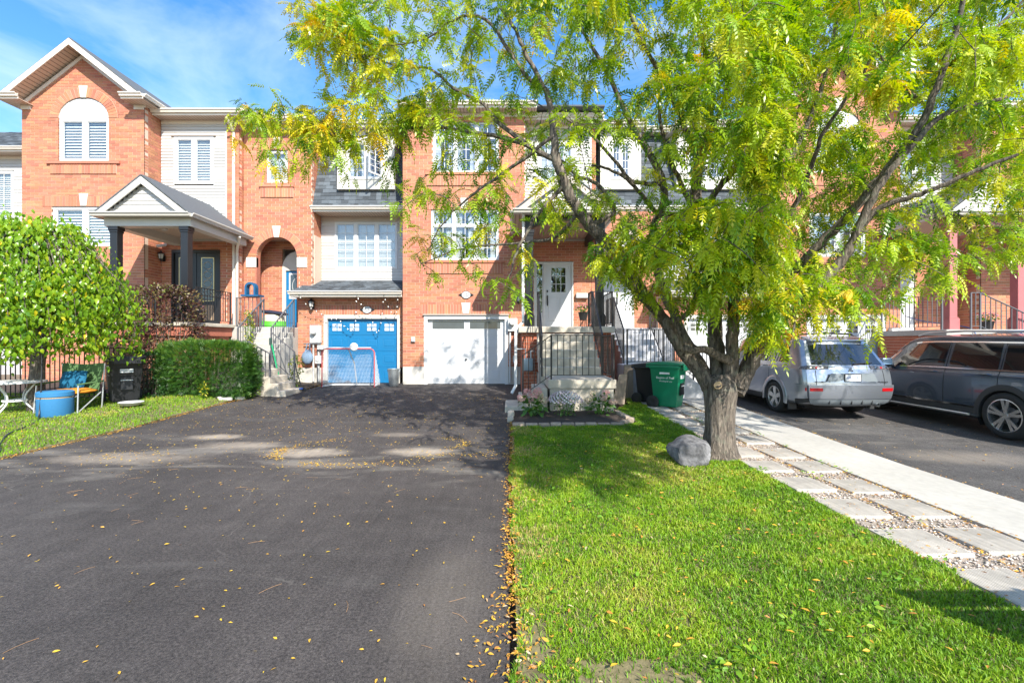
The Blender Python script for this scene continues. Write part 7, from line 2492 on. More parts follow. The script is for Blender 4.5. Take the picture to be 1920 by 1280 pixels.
cloth('seat', [(cx - .40, cy + .22, cz + .42), (cx + .40, cy + .22, cz + .42), (cx + .43, cy - .27, cz + .44), (cx - .43, cy - .27, cz + .44)], (0, 0, -.06), CANV, ch)
def pillow(name, label, c, ax, ay, hx, hy, hz, mat, wav=0):
    bm = bmesh.new(); bmesh.ops.create_cube(bm, size=2.0)
    bmesh.ops.subdivide_edges(bm, edges=bm.edges, cuts=7, use_grid_fill=True)
    ax, ay = Vector(ax).normalized(), Vector(ay).normalized(); az = ax.cross(ay)
    for v in bm.verts:
        u, w_, t = v.co
        f = max(0, (1 - u ** 4)) ** .5 * max(0, (1 - w_ ** 4)) ** .5
        pinch = 1 - .06 * (1 - abs(abs(u) - abs(w_)))
        p = Vector(c) + ax * (u * hx * pinch) + ay * (w_ * hy * pinch) + az * (t * hz * (.12 + .88 * f) + wav * math.sin(u * 9) * math.sin(w_ * 7))
        v.co = p
    me = bpy.data.meshes.new(name); bm.to_mesh(me); bm.free()
    me.polygons.foreach_set('use_smooth', [True] * len(me.polygons))
    return tag(link(name, me, None, mat), label, 'cushion')
pillow('throw_pillow', 'teal blue rectangular pillow on the green chair back', (cx - .06, cy + .13, cz + .68), (1, 0, .03), (0, .28, 1), .27, .20, .065, M('teal_fabric', (.004, .105, .20), .85, var=.1, scale=12))
pillow('seat_cushion', 'orange seat cushion on the green camping chair', (cx, cy - .04, cz + .45), (1, 0, .04), (0, 1, .02), .43, .25, .07, M('orange_fabric', (.60, .22, .012), .85, var=.12, scale=9), .008)
BLF = M('blue_fabric', (.025, .16, .34), .8, var=.12, scale=25, stretch=(1, 1, 8))
ot = thing('ottoman', 'round blue storage ottoman in front of the chair', 'ottoman', (-9.12, 8.95, .06))
ox, oy, oz = -8.98, 8.95, g(-9.0, 8.97) + .01
mb = MB(); mb.lathe([(0, .0), (.26, .0), (.27, .02), (.27, .34), (.25, .355), (0, .355)], (ox, oy, oz), 40); mb.build('body', BLF, ot, smooth=True)
mb = MB(); mb.lathe([(.255, .35), (.265, .358), (.265, .372), (.255, .378)], (ox, oy, oz), 40); mb.build('piping', M('tan_trim', (.45, .33, .2), .7), ot, smooth=True)
mb = MB(); mb.lathe([(0, .375), (.265, .375), (.278, .39), (.278, .47), (.25, .49), (0, .495)], (ox, oy, oz), 40); mb.build('lid', BLF, ot, smooth=True)
bw = MB(); bz = g(-8.12, 9.7) + .06; bw.lathe([(0, .0), (.12, .0), (.16, .02), (.215, .07), (.225, .075), (.22, .082), (.20, .075), (.13, .03), (0, .022)], (-8.1, 9.68, bz), 32)
tag(bw.build('bowl', WHITEP, None, smooth=True), 'white round bowl lying on the grass', 'bowl')
cb = MB()
S = smooth_path([(-9.0, 8.72, 2.4), (-9.0, 8.72, 1.6), (-9.0, 8.7, .7), (-8.99, 8.65, .2), (-8.75, 8.35, .12), (-8.5, 7.9, .10), (-8.2, 7.4, .09), (-7.6, 6.75, .06), (-7.15, 6.3, .05), (-7.2, 5.6, .05)], 8)
cb.tube([tuple(p) for p in S], .014, 6)
tag(cb.build('power_cable', BLACKPL, None, smooth=True), 'black cable hanging from the mulberry and trailing over the grass', 'cable')
q = thing('iron_fence', 'black iron fence in shade behind the camping chair', 'fence', (-10, 10.9, .2))
railing(q, [(-12.6, 10.9, .2), (-9.3, 10.9, .2)], h=1.25, sp=.12, posts=(0, 1))
for (cx_, cy_, s) in ((-6.95, 11.05, .16), (-6.72, 11.25, .11), (-7.1, 11.1, .09)):
    stone_piece('paving_chunk', (cx_, cy_, g(cx_, cy_) + .05), s * 1.8, s, .07, random.uniform(0, 1.5), None, CONCL)
for i, (o, lb) in enumerate(zip([o for o in bpy.data.objects if o.name.startswith('paving_chunk')], ('largest pale concrete chunk at hedge corner', 'pale concrete chunk nearest the driveway by hedge corner', 'smallest pale concrete chunk in front of the hedge'))):
    tag(o, lb, 'concrete chunk', 'loose concrete chunks')

# ================================================================== HOCKEY NET AND THINGS AT 121
REDP = M('red_tube', (.46, .06, .06), .5)
NETM = M('net_cord', (.72, .73, .74), .7)
nt = thing('hockey_net', 'street hockey goal with red frame and white netting', 'hockey goal', (-4.9, 13.75, .22))
nx0, nx1, ny, nyb = -5.70, -4.13, 13.65, 14.30
nz0 = g(-4.9, 13.7) + .01; nz1 = nz0 + 1.15
mb = MB()
r_ = .12
pp = [(nx0, ny, nz0), (nx0, ny, nz1 - r_)] + [(nx0 + r_ - r_ * math.cos(a), ny, nz1 - r_ + r_ * math.sin(a)) for a in (R(30), R(60), R(90))] + [(nx1 - r_, ny, nz1)] + [(nx1 - r_ + r_ * math.sin(a), ny, nz1 - r_ + r_ * math.cos(a)) for a in (R(30), R(60), R(90))] + [(nx1, ny, nz0)]
mb.tube(pp, .017, 10); mb.build('front_frame', REDP, nt, smooth=True)
for xx in ((nx0 + nx1) / 2,):
    mb = MB(); mb.tube([(xx, ny + .02, nz1), (xx + .03, ny + .45, nz1 - .45), (xx + .04, nyb, nz0 + .02)], .018, 8); mb.build('back_brace', WHITEP, nt, smooth=True)
mb = MB(); mb.tube([(nx0, ny, nz0 + .02), (nx0 + .08, nyb - .1, nz0 + .02), (nx0 + .2, nyb, nz0 + .02), (nx1 - .2, nyb, nz0 + .02), (nx1 - .08, nyb - .1, nz0 + .02), (nx1, ny, nz0 + .02)], .02, 8); mb.build('base_frame', WHITEP, nt, smooth=True)
mb = MB()
def netp(u, v):     # u across, v from crossbar down the back
    y = ny + .02 + (nyb - ny - .04) * v ** .8 + .05 * math.sin(math.pi * u) * math.sin(math.pi * v)
    z = nz1 - .02 - (nz1 - nz0 - .03) * v
    return (nx0 + .03 + (nx1 - nx0 - .06) * u, y, z)
NU, NV = 34, 26
for i in range(NU + 1): mb.tube([netp(i / NU, j / 8) for j in range(9)], .0028, 3, cap=False)
for j in range(NV + 1): mb.tube([netp(i / 10, j / NV) for i in range(11)], .0028, 3, cap=False)
for s in (0, 1):
    for j in range(1, NV):
        a = netp(s, j / NV); mb.tube([(nx0 if s == 0 else nx1, ny, a[2]), a], .0035, 3, cap=False)
    for k in range(1, 8):
        mb.tube([(nx0 if s == 0 else nx1, ny + .08 * k, nz0 + .03), (nx0 if s == 0 else nx1, ny + .08 * k, nz1 - .02 - 1.1 * max(0, ((.08 * k) / .65)) ** 1.25)], .0035, 3, cap=False)
mb.build('netting', NETM, nt)['kind'] = 'stuff'
mb = MB(); mb.box(nx0 + .12, nx1 - .1, ny - .012, ny + .05, nz1 + .022, nz1 + .05); mb.build('top_pad', WHITEP, nt, bevel=.01)
tgt = MB(); tgt.lathe([(0, -.03), (.10, -.025), (.125, 0), (.10, .02), (0, .02)], (-4.74, ny - .01, nz1 + .06), 24, 'y')
tag(tgt.build('shooting_target', WHITEP, None, smooth=True), 'round white shooting target on top of the hockey net', 'target')
bk = thing('metal_bucket', 'galvanised metal bucket between the blue garage door and downpipe', 'bucket', (-3.65, 14.0, .23))
bx_, by_, bz_ = -3.64, 14.02, g(-3.6, 14) + .005
mb = MB(); mb.lathe([(0, 0), (.135, 0), (.14, .01), (.19, .50), (.20, .51), (.20, .53), (.185, .53), (.13, .03), (0, .03)], (bx_, by_, bz_), 28); mb.build('pail', STEEL, bk, smooth=True)
mb = MB(); mb.tube([(bx_ + .2 * math.cos(t), by_ - .06 * math.sin(t) - .02, bz_ + .49 - .12 * math.sin(t)) for t in [math.pi * i / 10 for i in range(11)]], .006, 5); mb.build('handle', STEEL, bk)
# gas meter on the corner
gm_ = thing('gas_meter', 'grey gas meter with pipes on brick left of hockey net', 'gas meter', (-6.35, 14.8, .6))
mb = MB(); mb.box(-6.36, -6.16, 14.66, 14.82, .88, 1.14); mb.lathe([(.07, 0), (.07, -.03), (0, -.03)], (-6.26, 14.66, 1.02), 14, 'y'); mb.build('body', GREYBOX, gm_, bevel=.03, seg=2)
mb = MB(); mb.lathe([(.09, -.06), (.09, .06)], (-6.2, 14.74, 1.42), 16); mb.box(-6.29, -6.11, 14.66, 14.82, 1.33, 1.48); mb.build('regulator', GREYBOX, gm_, bevel=.02)
mb = MB(); mb.tube([(-6.75, 14.74, 1.52), (-6.2, 14.74, 1.52), (-6.2, 14.74, 1.14)], .017, 8); mb.tube([(-6.3, 14.74, 1.14), (-6.3, 14.74, 1.52)], .015, 8); mb.tube([(-6.3, 14.74, .88), (-6.3, 14.74, .3)], .017, 8); mb.build('pipe', GREYM, gm_, smooth=True)
bg = thing('hanging_bag', 'denim blue bag hanging on the gas pipe', 'bag', (-6.6, 14.7, 1.1))
DEN = M('denim', (.16, .23, .32), .9, var=.2, scale=20)
bm = bmesh.new(); bmesh.ops.create_icosphere(bm, subdivisions=3, radius=1)
for v in bm.verts:
    z = v.co.z; f = 1.0 - .28 * max(0, z); v.co = Vector((-6.6 + v.co.x * .19 * f, 14.68 + v.co.y * .09 * f, 1.10 + z * .24 + .012 * math.sin(v.co.x * 12)))
me = bpy.data.meshes.new('pouch'); bm.to_mesh(me); bm.free(); me.polygons.foreach_set('use_smooth', [True] * len(me.polygons)); link('pouch', me, bg, DEN)
mb = MB(); mb.tube([(-6.68, 14.70, 1.28), (-6.62, 14.72, 1.53), (-6.55, 14.72, 1.53), (-6.52, 14.70, 1.28)], .018, 6); mb.build('strap', DEN, bg)
# hockey stick, scooter, sticks
hs_ = thing('hockey_stick', 'green hockey stick leaning on the lower stair railing', 'hockey stick', (-6.55, 12.8, .8))
mb = MB(); mb.obox((-6.62, 12.75, 1.02), Vector((.22, 0, -1)).normalized(), (0, 1, 0), Vector((1, 0, .22)).normalized(), .62, .013, .016); mb.build('shaft', M('stick_green', (.02, .34, .14), .5), hs_)
mb = MB(); mb.box(-6.80, -6.72, 12.735, 12.765, 1.5, 1.70); mb.build('tape', M('stick_dark', (.03, .06, .05), .7), hs_)
scq = thing('kick_scooter', 'blue kick scooter lying by the lower steps', 'scooter', (-6.0, 12.6, .2))
SCB = M('scooter_blue', (.02, .07, .30), .4)
mb = MB(); mb.obox((-6.02, 12.6, .27), Vector((1, .3, .12)).normalized(), Vector((-.3, 1, 0)).normalized(), (0, 0, 1), .22, .05, .02); mb.build('deck', SCB, scq, bevel=.01)
mb = MB(); mb.tube([(-5.84, 12.66, .3), (-6.02, 12.72, .75), (-6.06, 12.73, 1.0)], .016, 8); mb.build('steering_tube', BLACKM, scq)
for px_, py_ in ((-6.24, 12.53), (-5.80, 12.68)):
    mb = MB(); mb.lathe([(.02, -.015), (.06, -.015), (.065, 0), (.06, .015), (.02, .015)], (px_, py_, g(px_, py_) + .07), 18, 'y'); mb.build('wheel', BLACKPL, scq, smooth=True)
# turtle sandbox on the landing and blue arched bird box
sb = thing('sandbox', 'lime green sandbox with dark lid on the arched entry landing', 'sandbox', (-7.75, 14.55, 2.05))
mb = MB(); mb.lathe([(0, .0), (.36, .0), (.40, .05), (.38, .19), (.0, .19)], (-7.72, 14.7, 2.055), 28); mb.build('base', M('lime_plastic', (.09, .52, .03), .4), sb, smooth=True)
mb = MB(); mb.lathe([(.33, .19), (.32, .32), (.24, .40), (0, .42)], (-7.70, 14.7, 2.055), 28); mb.build('tub', M('cream_plastic', (.62, .58, .42), .5), sb, smooth=True)
o = pillow('dark_cushion', 'dark navy cushion lying on the lime green sandbox', (-7.66, 14.66, 2.52), (1, 0, -.12), (0, 1, 0), .40, .22, .07, M('navy_fabric', (.012, .014, .035), .8))
bb_ = thing('bird_house', 'blue arched bird house on the landing guard rail', 'bird house', (-8.3, 14.3, 3.0))
BLP2 = M('bird_blue', (.012, .09, .20), .5)
mb = MB(); mb.box(-8.40, -7.86, 14.08, 14.45, 3.0, 3.05); mb.build('tray', BLP2, bb_)
mb = MB()
for xa in (-8.34, -8.06): mb.box(xa, xa + .06, 14.18, 14.36, 3.051, 3.28)
mb.prism([(-8.17 - .17 * math.cos(math.pi * i / 10), 3.28 + .17 * math.sin(math.pi * i / 10)) for i in range(11)] + [(-8.17 + .11 * math.cos(math.pi * i / 10), 3.28 + .11 * math.sin(math.pi * i / 10)) for i in range(11)], 14.18, 14.36)
mb.build('arch', BLP2, bb_)
# string lights on the 121 gutter
sl_t = thing('string_lights', 'string of small clear bulbs draped over the blue garage door', 'string lights', (-5, 14.4, 3.1))
mb = MB(); bl = MB()
pts_ = [(-6.75, 3.10), (-6.2, 2.55), (-5.6, 2.35), (-5.15, 1.95), (-4.9, 3.05), (-4.6, 2.6), (-4.35, 1.85), (-4.05, 3.05), (-3.75, 2.4), (-3.6, 3.05)]
for (xa, za), (xb, zb) in zip(pts_[:-1], pts_[1:]):
    seg = []
    for i in range(9):
        t = i / 8
        seg.append((xa + (xb - xa) * t, 14.36 + .36 * max(0, min(1, (3.05 - (za + (zb - za) * t)) / .7)), za + (zb - za) * t - .10 * math.sin(math.pi * t)))
    mb.tube(seg, .005, 4)
    for p in seg[1:-1:2]: bl.lathe([(0, -.035), (.016, -.03), (.02, -.012), (.010, .008), (0, .01)], p, 8)
mb.build('wire', BLACKM, sl_t); bl.build('bulbs', LAMPGLASS, sl_t, smooth=True)['kind'] = 'stuff'

# ================================================================== PORCH THINGS
POT = M('black_pot', (.02, .02, .02), .5)
def potted(label, cx, cy, z, pet, n=26):
    t = flowering('potted_flowers', label, cx, cy, z + .18, .22, .30, 120, leaf_shape(.055, .04, 3), n, pet, .024)
    mb = MB(); mb.lathe([(0, 0), (.11, 0), (.155, .22), (.165, .235), (.145, .235), (0, .20)], (cx, cy, z), 20); mb.build('pot', POT, t, smooth=True)
    return t
fs_ = MB()
potted('pot of pink flowers on the porch right of the white door', 2.22, 14.2, 2.28, PETM)
stq = thing('plant_stand', 'thin iron plant stand under the pink flower pot', 'plant stand', (2.22, 14.2, 2.0))
for k in range(4):
    a = k * 1.5708 + .6; mb = MB(); mb.tube([(2.22 + .14 * math.cos(a), 14.2 + .14 * math.sin(a), 2.0), (2.22 + .10 * math.cos(a), 14.2 + .10 * math.sin(a), 2.28)], .006, 5); mb.build('leg', BLACKM, stq)
mb = MB(); mb.lathe([(.11, .27), (.12, .275), (.12, .285), (.0, .285)], (2.22, 14.2, 1.992), 16); mb.build('ring', BLACKM, stq)
potted('black pot of magenta flowers on the rose columned porch', 13.15, 12.6, 1.92, PETM)
mbx = thing('mailbox', 'grey wall mailbox on brick right of the white door', 'mailbox', (2.3, 14.9, 3.2))
mb = MB(); mb.box(2.10, 2.50, 14.86, 14.995, 3.02, 3.18); mb.build('box', GREYBOX, mbx, bevel=.01)
mb = MB(); mb.tube([(2.12, 14.93, 3.02), (2.12, 14.93, 2.7), (2.48, 14.93, 2.7), (2.48, 14.93, 3.02)], .006, 5); mb.build('paper_hook', GREYM, mbx)
# gas meter under the porch side
g2 = thing('gas_meter', 'grey blue gas meter behind stair railing under the porch', 'gas meter', (.45, 12.1, .9))
mb = MB(); mb.box(.30, .56, 11.95, 12.18, .82, 1.16); mb.build('body', M('meter_blue', (.27, .33, .36), .45), g2, bevel=.05, seg=2, smooth=True)
mb = MB(); mb.tube([(.12, 12.06, 1.40), (.36, 12.06, 1.40), (.36, 12.06, 1.15)], .018, 8); mb.tube([(.50, 12.06, 1.15), (.50, 12.06, 1.35), (.60, 12.15, 1.35)], .018, 8); mb.build('pipe', GREYBOX, g2, smooth=True)
hz = MB(); S = smooth_path([(12.35, 14.3, 2.4), (12.32, 13.6, 2.2), (12.3, 12.3, 1.98), (12.28, 12.02, 1.75), (12.6, 12.05, 1.55), (13.2, 12.06, 1.62), (13.7, 12.1, 1.95)], 8)
hz.tube([tuple(p) for p in S], .014, 6); tag(hz.build('garden_hose', M('blue_hose', (.01, .08, .25), .5), None, smooth=True), 'blue garden hose looped over the right porch edge', 'hose')

# yard sign added out of frame beside the camera, only to shadow the lawn
ys_ = thing('unseen_yard_sign', 'unseen white yard sign added to cast a shadow on the lawn corner', 'sign', (3.6, 1.25, 0))
mb = MB(); mb.box(3.16, 4.02, 1.24, 1.27, .72, 1.36); mb.build('board', WHITEP, ys_)
mb = MB(); mb.box(3.16, 4.02, 1.24, 1.27, 1.41, 1.56); mb.build('rider', WHITEP, ys_)
for xx in (3.2, 3.98):
    mb = MB(); mb.box(xx - .02, xx + .02, 1.271, 1.30, -.1, 1.56); mb.build('post', GREYM, ys_)
# ================================================================== CARS
def paint(name, col, rough=.28, metal=.75):
    m = M(name, col, rough, metal, var=.03, scale=300, coat=1.0)
    return m
SILVER = paint('silver_paint', (.38, .41, .46))
GREYCAR = paint('graphite_paint', (.085, .112, .150), .25, .6)
CLAD = M('dark_cladding', (.03, .032, .034), .6, var=.1)
GREYCLAD = M('grey_cladding', (.23, .26, .28), .5, metal=.3)
CARWIN = M('car_window', (.012, .014, .017), .015, var=.05, spec=1.0, coat=.6)
CLEARL = M('clear_lens', (.13, .12, .125), .12, metal=.0, var=.85, scale=38, spec=.6)
REDL = M('red_lens', (.42, .006, .010), .12, var=.1, coat=.6)
ALLOY = M('alloy', (.62, .62, .62), .28, metal=.85)
SEAM = M('panel_gap', (.006, .006, .007), .8)

class Body:
    def __init__(self, st):
        self.G = np.array(st, float)          # [ns, nk, 3] right half (x>=0)
        def crv(P, n):
            """cubic interpolation along axis 0, n samples per span"""
            N = len(P)
            t = np.linspace(0, N - 1, (N - 1) * n + 1)
            i = np.minimum(np.floor(t).astype(int), N - 2); f = (t - i).reshape((-1,) + (1,) * (P.ndim - 1))
            E = np.concatenate([2 * P[:1] - P[1:2], P, 2 * P[-1:] - P[-2:-1]])
            p0, p1, p2, p3 = E[i], E[i + 1], E[i + 2], E[i + 3]
            m1, m2 = (p2 - p0) * .42, (p3 - p1) * .42
            return (2 * f ** 3 - 3 * f ** 2 + 1) * p1 + (f ** 3 - 2 * f ** 2 + f) * m1 + (-2 * f ** 3 + 3 * f ** 2) * p2 + (f ** 3 - f ** 2) * m2
        self.K = 20
        self.D = np.swapaxes(crv(np.swapaxes(crv(self.G, self.K), 0, 1), self.K), 0, 1)
    def at(self, u, v):
        D, K = self.D, self.K
        a = min(max(u * K, 0), D.shape[0] - 1.0001); b = min(max(v * K, 0), D.shape[1] - 1.0001)
        i, j = int(a), int(b); p, q = a - i, b - j
        return (D[i, j] * (1 - p) + D[i + 1, j] * p) * (1 - q) + (D[i, j + 1] * (1 - p) + D[i + 1, j + 1] * p) * q
    def normal(self, u, v):
        e = .03
        a = self.at(u + e, v) - self.at(u - e, v); b = self.at(u, v + e) - self.at(u, v - e)
        n = np.cross(b, a)
        n /= np.linalg.norm(n) + 1e-9
        return n if n[0] >= -.2 else -n
    def u_of_y(self, y, v):
        D, K = self.D, self.K
        b = min(max(v * K, 0), D.shape[1] - 1.0001); j = int(b); q = b - j
        return float(np.interp(y, D[:, j, 1] * (1 - q) + D[:, j + 1, 1] * q, np.arange(D.shape[0]))) / K
    def patch(self, f, n, m, off, side=1, thick=.012):
        """f(s,t)->(u,v) for s,t in 0..1"""
        mb = MB(); vs = []
        for layer in (off, off - thick):
            for i in range(n + 1):
                for j in range(m + 1):
                    u, v = f(i / n, j / m)
                    p = self.at(u, v) + self.normal(u, v) * layer
                    vs.append((p[0] * side, p[1], p[2]))
        K = (n + 1) * (m + 1); fs = []
        for i in range(n):
            for j in range(m):
                k = i * (m + 1) + j; fs.append((k, k + 1, k + m + 2, k + m + 1))
        for i in range(n):
            for k in (i * (m + 1), i * (m + 1) + m): fs.append((k, k + m + 1, k + m + 1 + K, k + K))
        for j in range(m):
            for k in (j, n * (m + 1) + j): fs.append((k, k + 1, k + 1 + K, k + K))
        mb.add(vs, fs); return mb
    def cap(self, s, v, bulge):
        p = self.at(0, v)
        return np.array([p[0] * s, p[1] - bulge * (1 - s * s), p[2]])
    def cap_patch(self, f, n, m, off, bulge, thick=.015):
        mb = MB(); vs = []
        for layer in (off, off - thick):
            for i in range(n + 1):
                for j in range(m + 1):
                    s, v = f(i / n, j / m)
                    e = .02
                    p = self.cap(s, v, bulge)
                    a = self.cap(s + e, v, bulge) - self.cap(s - e, v, bulge); b = self.cap(s, v + e, bulge) - self.cap(s, v - e, bulge)
                    nn = np.cross(a, b); nn /= np.linalg.norm(nn) + 1e-9
                    if nn[1] > 0: nn = -nn
                    vs.append(tuple(p + nn * layer))
        K = (n + 1) * (m + 1); fs = []
        for i in range(n):
            for j in range(m):
                k = i * (m + 1) + j; fs.append((k, k + 1, k + m + 2, k + m + 1))
        for i in range(n):
            for k in (i * (m + 1), i * (m + 1) + m): fs.append((k, k + m + 1, k + m + 1 + K, k + K))
        for j in range(m):
            for k in (j, n * (m + 1) + j): fs.append((k, k + 1, k + 1 + K, k + K))
        mb.add(vs, fs); return mb

def car_body(car, B, wheels, ra, mat, bulge):
    ns, nk = B.G.shape[:2]
    us = np.linspace(0, ns - 1, (ns - 1) * 9 + 1); vs_ = np.linspace(0, nk - 1, (nk - 1) * 6 + 1)
    grid = np.array([[B.at(u, v) for v in vs_] for u in us])
    mb = MB()
    a, b = grid.shape[:2]
    for side in (1, -1):
        V = [(p[0] * side, p[1], p[2]) for p in grid.reshape(-1, 3)]
        Fq = []
        for i in range(a - 1):
            for j in range(b - 1):
                c = (grid[i, j] + grid[i + 1, j] + grid[i + 1, j + 1] + grid[i, j + 1]) / 4
                if any((c[1] - wy) ** 2 + (c[2] - wz) ** 2 < ra ** 2 for wy, wz in wheels): continue
                Fq.append((i * b + j, (i + 1) * b + j, (i + 1) * b + j + 1, i * b + j + 1))
        mb.add(V, Fq)
    # tail and nose caps
    for uu, sg in ((0, 1), (ns - 1, -1)):
        V = []
        n = 16
        for v in vs_:
            p = B.at(uu, v)
            for i in range(n + 1):
                s = -1 + 2 * i / n
                V.append((p[0] * s, p[1] - sg * bulge * (1 - s * s), p[2]))
        mb.add(V, [(r * (n + 1) + i, r * (n + 1) + i + 1, (r + 1) * (n + 1) + i + 1, (r + 1) * (n + 1) + i) for r in range(len(vs_) - 1) for i in range(n)])
    me = bpy.data.meshes.new('body'); me.from_pydata(mb.v, [], mb.f); me.materials.append(mat)
    bm = bmesh.new(); bm.from_mesh(me)
    bmesh.ops.remove_doubles(bm, verts=bm.verts, dist=.0008)
    bmesh.ops.recalc_face_normals(bm, faces=bm.faces)
    bm.to_mesh(me); bm.free()
    me.polygons.foreach_set('use_smooth', [True] * len(me.polygons))
    try: me.set_sharp_from_angle(angle=R(42))
    except Exception: pass
    return link('body', me, car)

def wheel(car, x, y, r, w, side, rim_r, style, alloy=ALLOY):
    mb = MB()
    h = w / 2
    mb.lathe([(rim_r, -h * .9), (rim_r + .02, -h), (r - .05, -h), (r - .015, -h * .82), (r, -h * .5), (r, h * .5), (r - .015, h * .82), (r - .05, h), (rim_r + .02, h), (rim_r, h * .9)], (x, y, r), 44, 'x')
    wo = mb.build('wheel', RUBBER, car, smooth=True)
    mb = MB()
    o = side * h
    mb.lathe([(rim_r + .004, o * .96), (rim_r - .012, o * .98), (rim_r - .02, o * .7), (rim_r - .03, -o * .5)], (x, y, r), 40, 'x')
    mb.lathe([(.0, o * .86), (.045, o * .86), (.055, o * .74), (.06, o * .5)], (x, y, r), 20, 'x')
    n = 5
    for k in range(n):
        a = 2 * math.pi * k / n + math.pi / 2
        offs = (0,) if style == 'five' else (-.17, .17)
        for d in offs:
            a0 = a + d * .55; a1 = a + d
            def P(rr, aa, hw, xx): 
                ca, sa = math.cos(aa), math.sin(aa)
                return [(x + xx, y + rr * ca - hw * sa * 1, r + rr * sa + hw * ca), (x + xx, y + rr * ca + hw * sa, r + rr * sa - hw * ca)]
            hw0, hw1 = (.036, .052) if style == 'five' else (.020, .026)
            A = P(.04, a0, hw0, o * .84); Bq = P(rim_r - .012, a1, hw1, o * .9); C = P(.04, a0, hw0, o * .5); D = P(rim_r - .012, a1, hw1, o * .55)
            mb.add(A + Bq + C + D, [(0, 1, 3, 2), (4, 6, 7, 5), (0, 2, 6, 4), (1, 5, 7, 3)])
    mb.build('rim', alloy, wo, smooth=True)
    mb = MB(); mb.lathe([(rim_r - .025, 0), (0, 0)], (x + o * .15, y, r), 30, 'x'); mb.build('brake_well', SEAM, wo)
    mb = MB(); mb.lathe([(.0, 0), (.15, 0), (.15, -o * .1), (0, -o * .1)], (x + o * .32, y, r), 26, 'x'); mb.build('brake_disc', GREYM, wo)
    return wo

def arch(car, y, z, ra, x0, x1, side, mat, wdt, a0=-12, a1=192):
    mb = MB(); n = 26; vs = []
    for i in range(n + 1):
        a = R(a0 + (a1 - a0) * i / n)
        for rr, xx in ((ra - .02, x0), (ra - .02, x1), (ra + wdt * .6, x1 + .004), (ra + wdt, x1 - .016), (ra + wdt, x0)):
            vs.append((side * xx, y + rr * math.cos(a), z + rr * math.sin(a)))
    fs = [(i * 5 + j, i * 5 + (j + 1) % 5, (i + 1) * 5 + (j + 1) % 5, (i + 1) * 5 + j) for i in range(n) for j in range(5)]
    mb.add(vs, fs); mb.build('wheel_arch', mat, car, smooth=True)
    mb = MB(); mb.lathe([(ra + .02, -.0), (ra + .02, .38)], (side * x1 - (.38 if side > 0 else 0) - side * .02, y, z), 24, 'x', a0=R(-30), a1=R(210)); mb.build('wheel_well', SEAM, car)

def handle(car, B, y, v, side, mat=CHROME):
    u = B.u_of_y(y, v); p = B.at(u, v); x = p[0]
    mb = MB(); mb.tube([(side * (x - .005), y - .10, p[2]), (side * (x + .035), y - .075, p[2] + .004), (side * (x + .04), y + .06, p[2] + .004), (side * (x - .005), y + .10, p[2])], [.012, .014, .014, .012], 8)
    mb.build('door_handle', mat, car, smooth=True)

def seam(car, B, y, v0, v1, side, slant=0.0):
    mb = B.patch(lambda s, t: (B.u_of_y(y + slant * t + (s - .5) * .010, v0 + (v1 - v0) * t), v0 + (v1 - v0) * t), 1, 12, .002, side, .004)
    mb.build('door_gap', SEAM, car)

def side_window(car, B, y0, y1, v0, v1, side, s0=0.0, s1=0.0, top0=None):
    """quad-ish pane between y0 (rear) and y1 (front); s0/s1 shear the ends with height."""
    mb = B.patch(lambda s, t: (B.u_of_y((y0 + s0 * t) * (1 - s) + (y1 + s1 * t) * s, v0 + (v1 - v0) * t), v0 + (v1 - v0) * t), 8, 6, .004, side, .006)
    return mb.build('side_window', CARWIN, car, smooth=True)

# ------------------------------------------------------------------ silver SUV (rear three-quarter view)
def col(y, x, z):
    ys = y if hasattr(y, '__len__') else [y] * len(x)
    return [(a, b, c) for a, b, c in zip(x, ys, z)]
st = [
 col([.14, .07, .02, .00, .05, .10, .40, .42, .44], [.40, .72, .80, .83, .82, .78, .645, .56, 0], [.30, .34, .46, .72, .98, 1.08, 1.50, 1.575, 1.60]),
 col([.24, .20, .17, .15, .20, .25, .52, .54, .56], [.45, .835, .885, .895, .88, .84, .685, .60, 0], [.28, .30, .44, .72, .98, 1.08, 1.515, 1.60, 1.635]),
 col(.75, [.5, .86, .90, .90, .885, .845, .695, .615, 0], [.26, .28, .42, .72, .98, 1.075, 1.53, 1.615, 1.655]),
 col(1.5, [.5, .86, .90, .90, .885, .845, .70, .62, 0], [.24, .26, .40, .71, .97, 1.06, 1.54, 1.625, 1.665]),
 col(2.2, [.5, .86, .90, .90, .885, .845, .70, .62, 0], [.24, .26, .40, .70, .96, 1.05, 1.535, 1.62, 1.66]),
 col(2.75, [.5, .86, .90, .90, .885, .845, .69, .61, 0], [.24, .26, .40, .69, .94, 1.03, 1.49, 1.58, 1.62]),
 col([3.1, 3.1, 3.1, 3.15, 3.2, 3.3, 3.38, 3.42, 3.5], [.5, .86, .90, .90, .88, .84, .70, .55, 0], [.24, .26, .40, .68, .90, 1.0, 1.06, 1.08, 1.10]),
 col(4.0, [.5, .85, .89, .89, .86, .80, .66, .5, 0], [.24, .26, .38, .62, .82, .90, .95, .98, 1.0]),
 col(4.48, [.45, .75, .80, .80, .77, .72, .6, .45, 0], [.26, .28, .38, .58, .74, .80, .84, .87, .88]),
 col(4.62, [.40, .66, .70, .70, .68, .64, .52, .4, 0], [.30, .33, .40, .56, .68, .72, .74, .75, .76]),
]
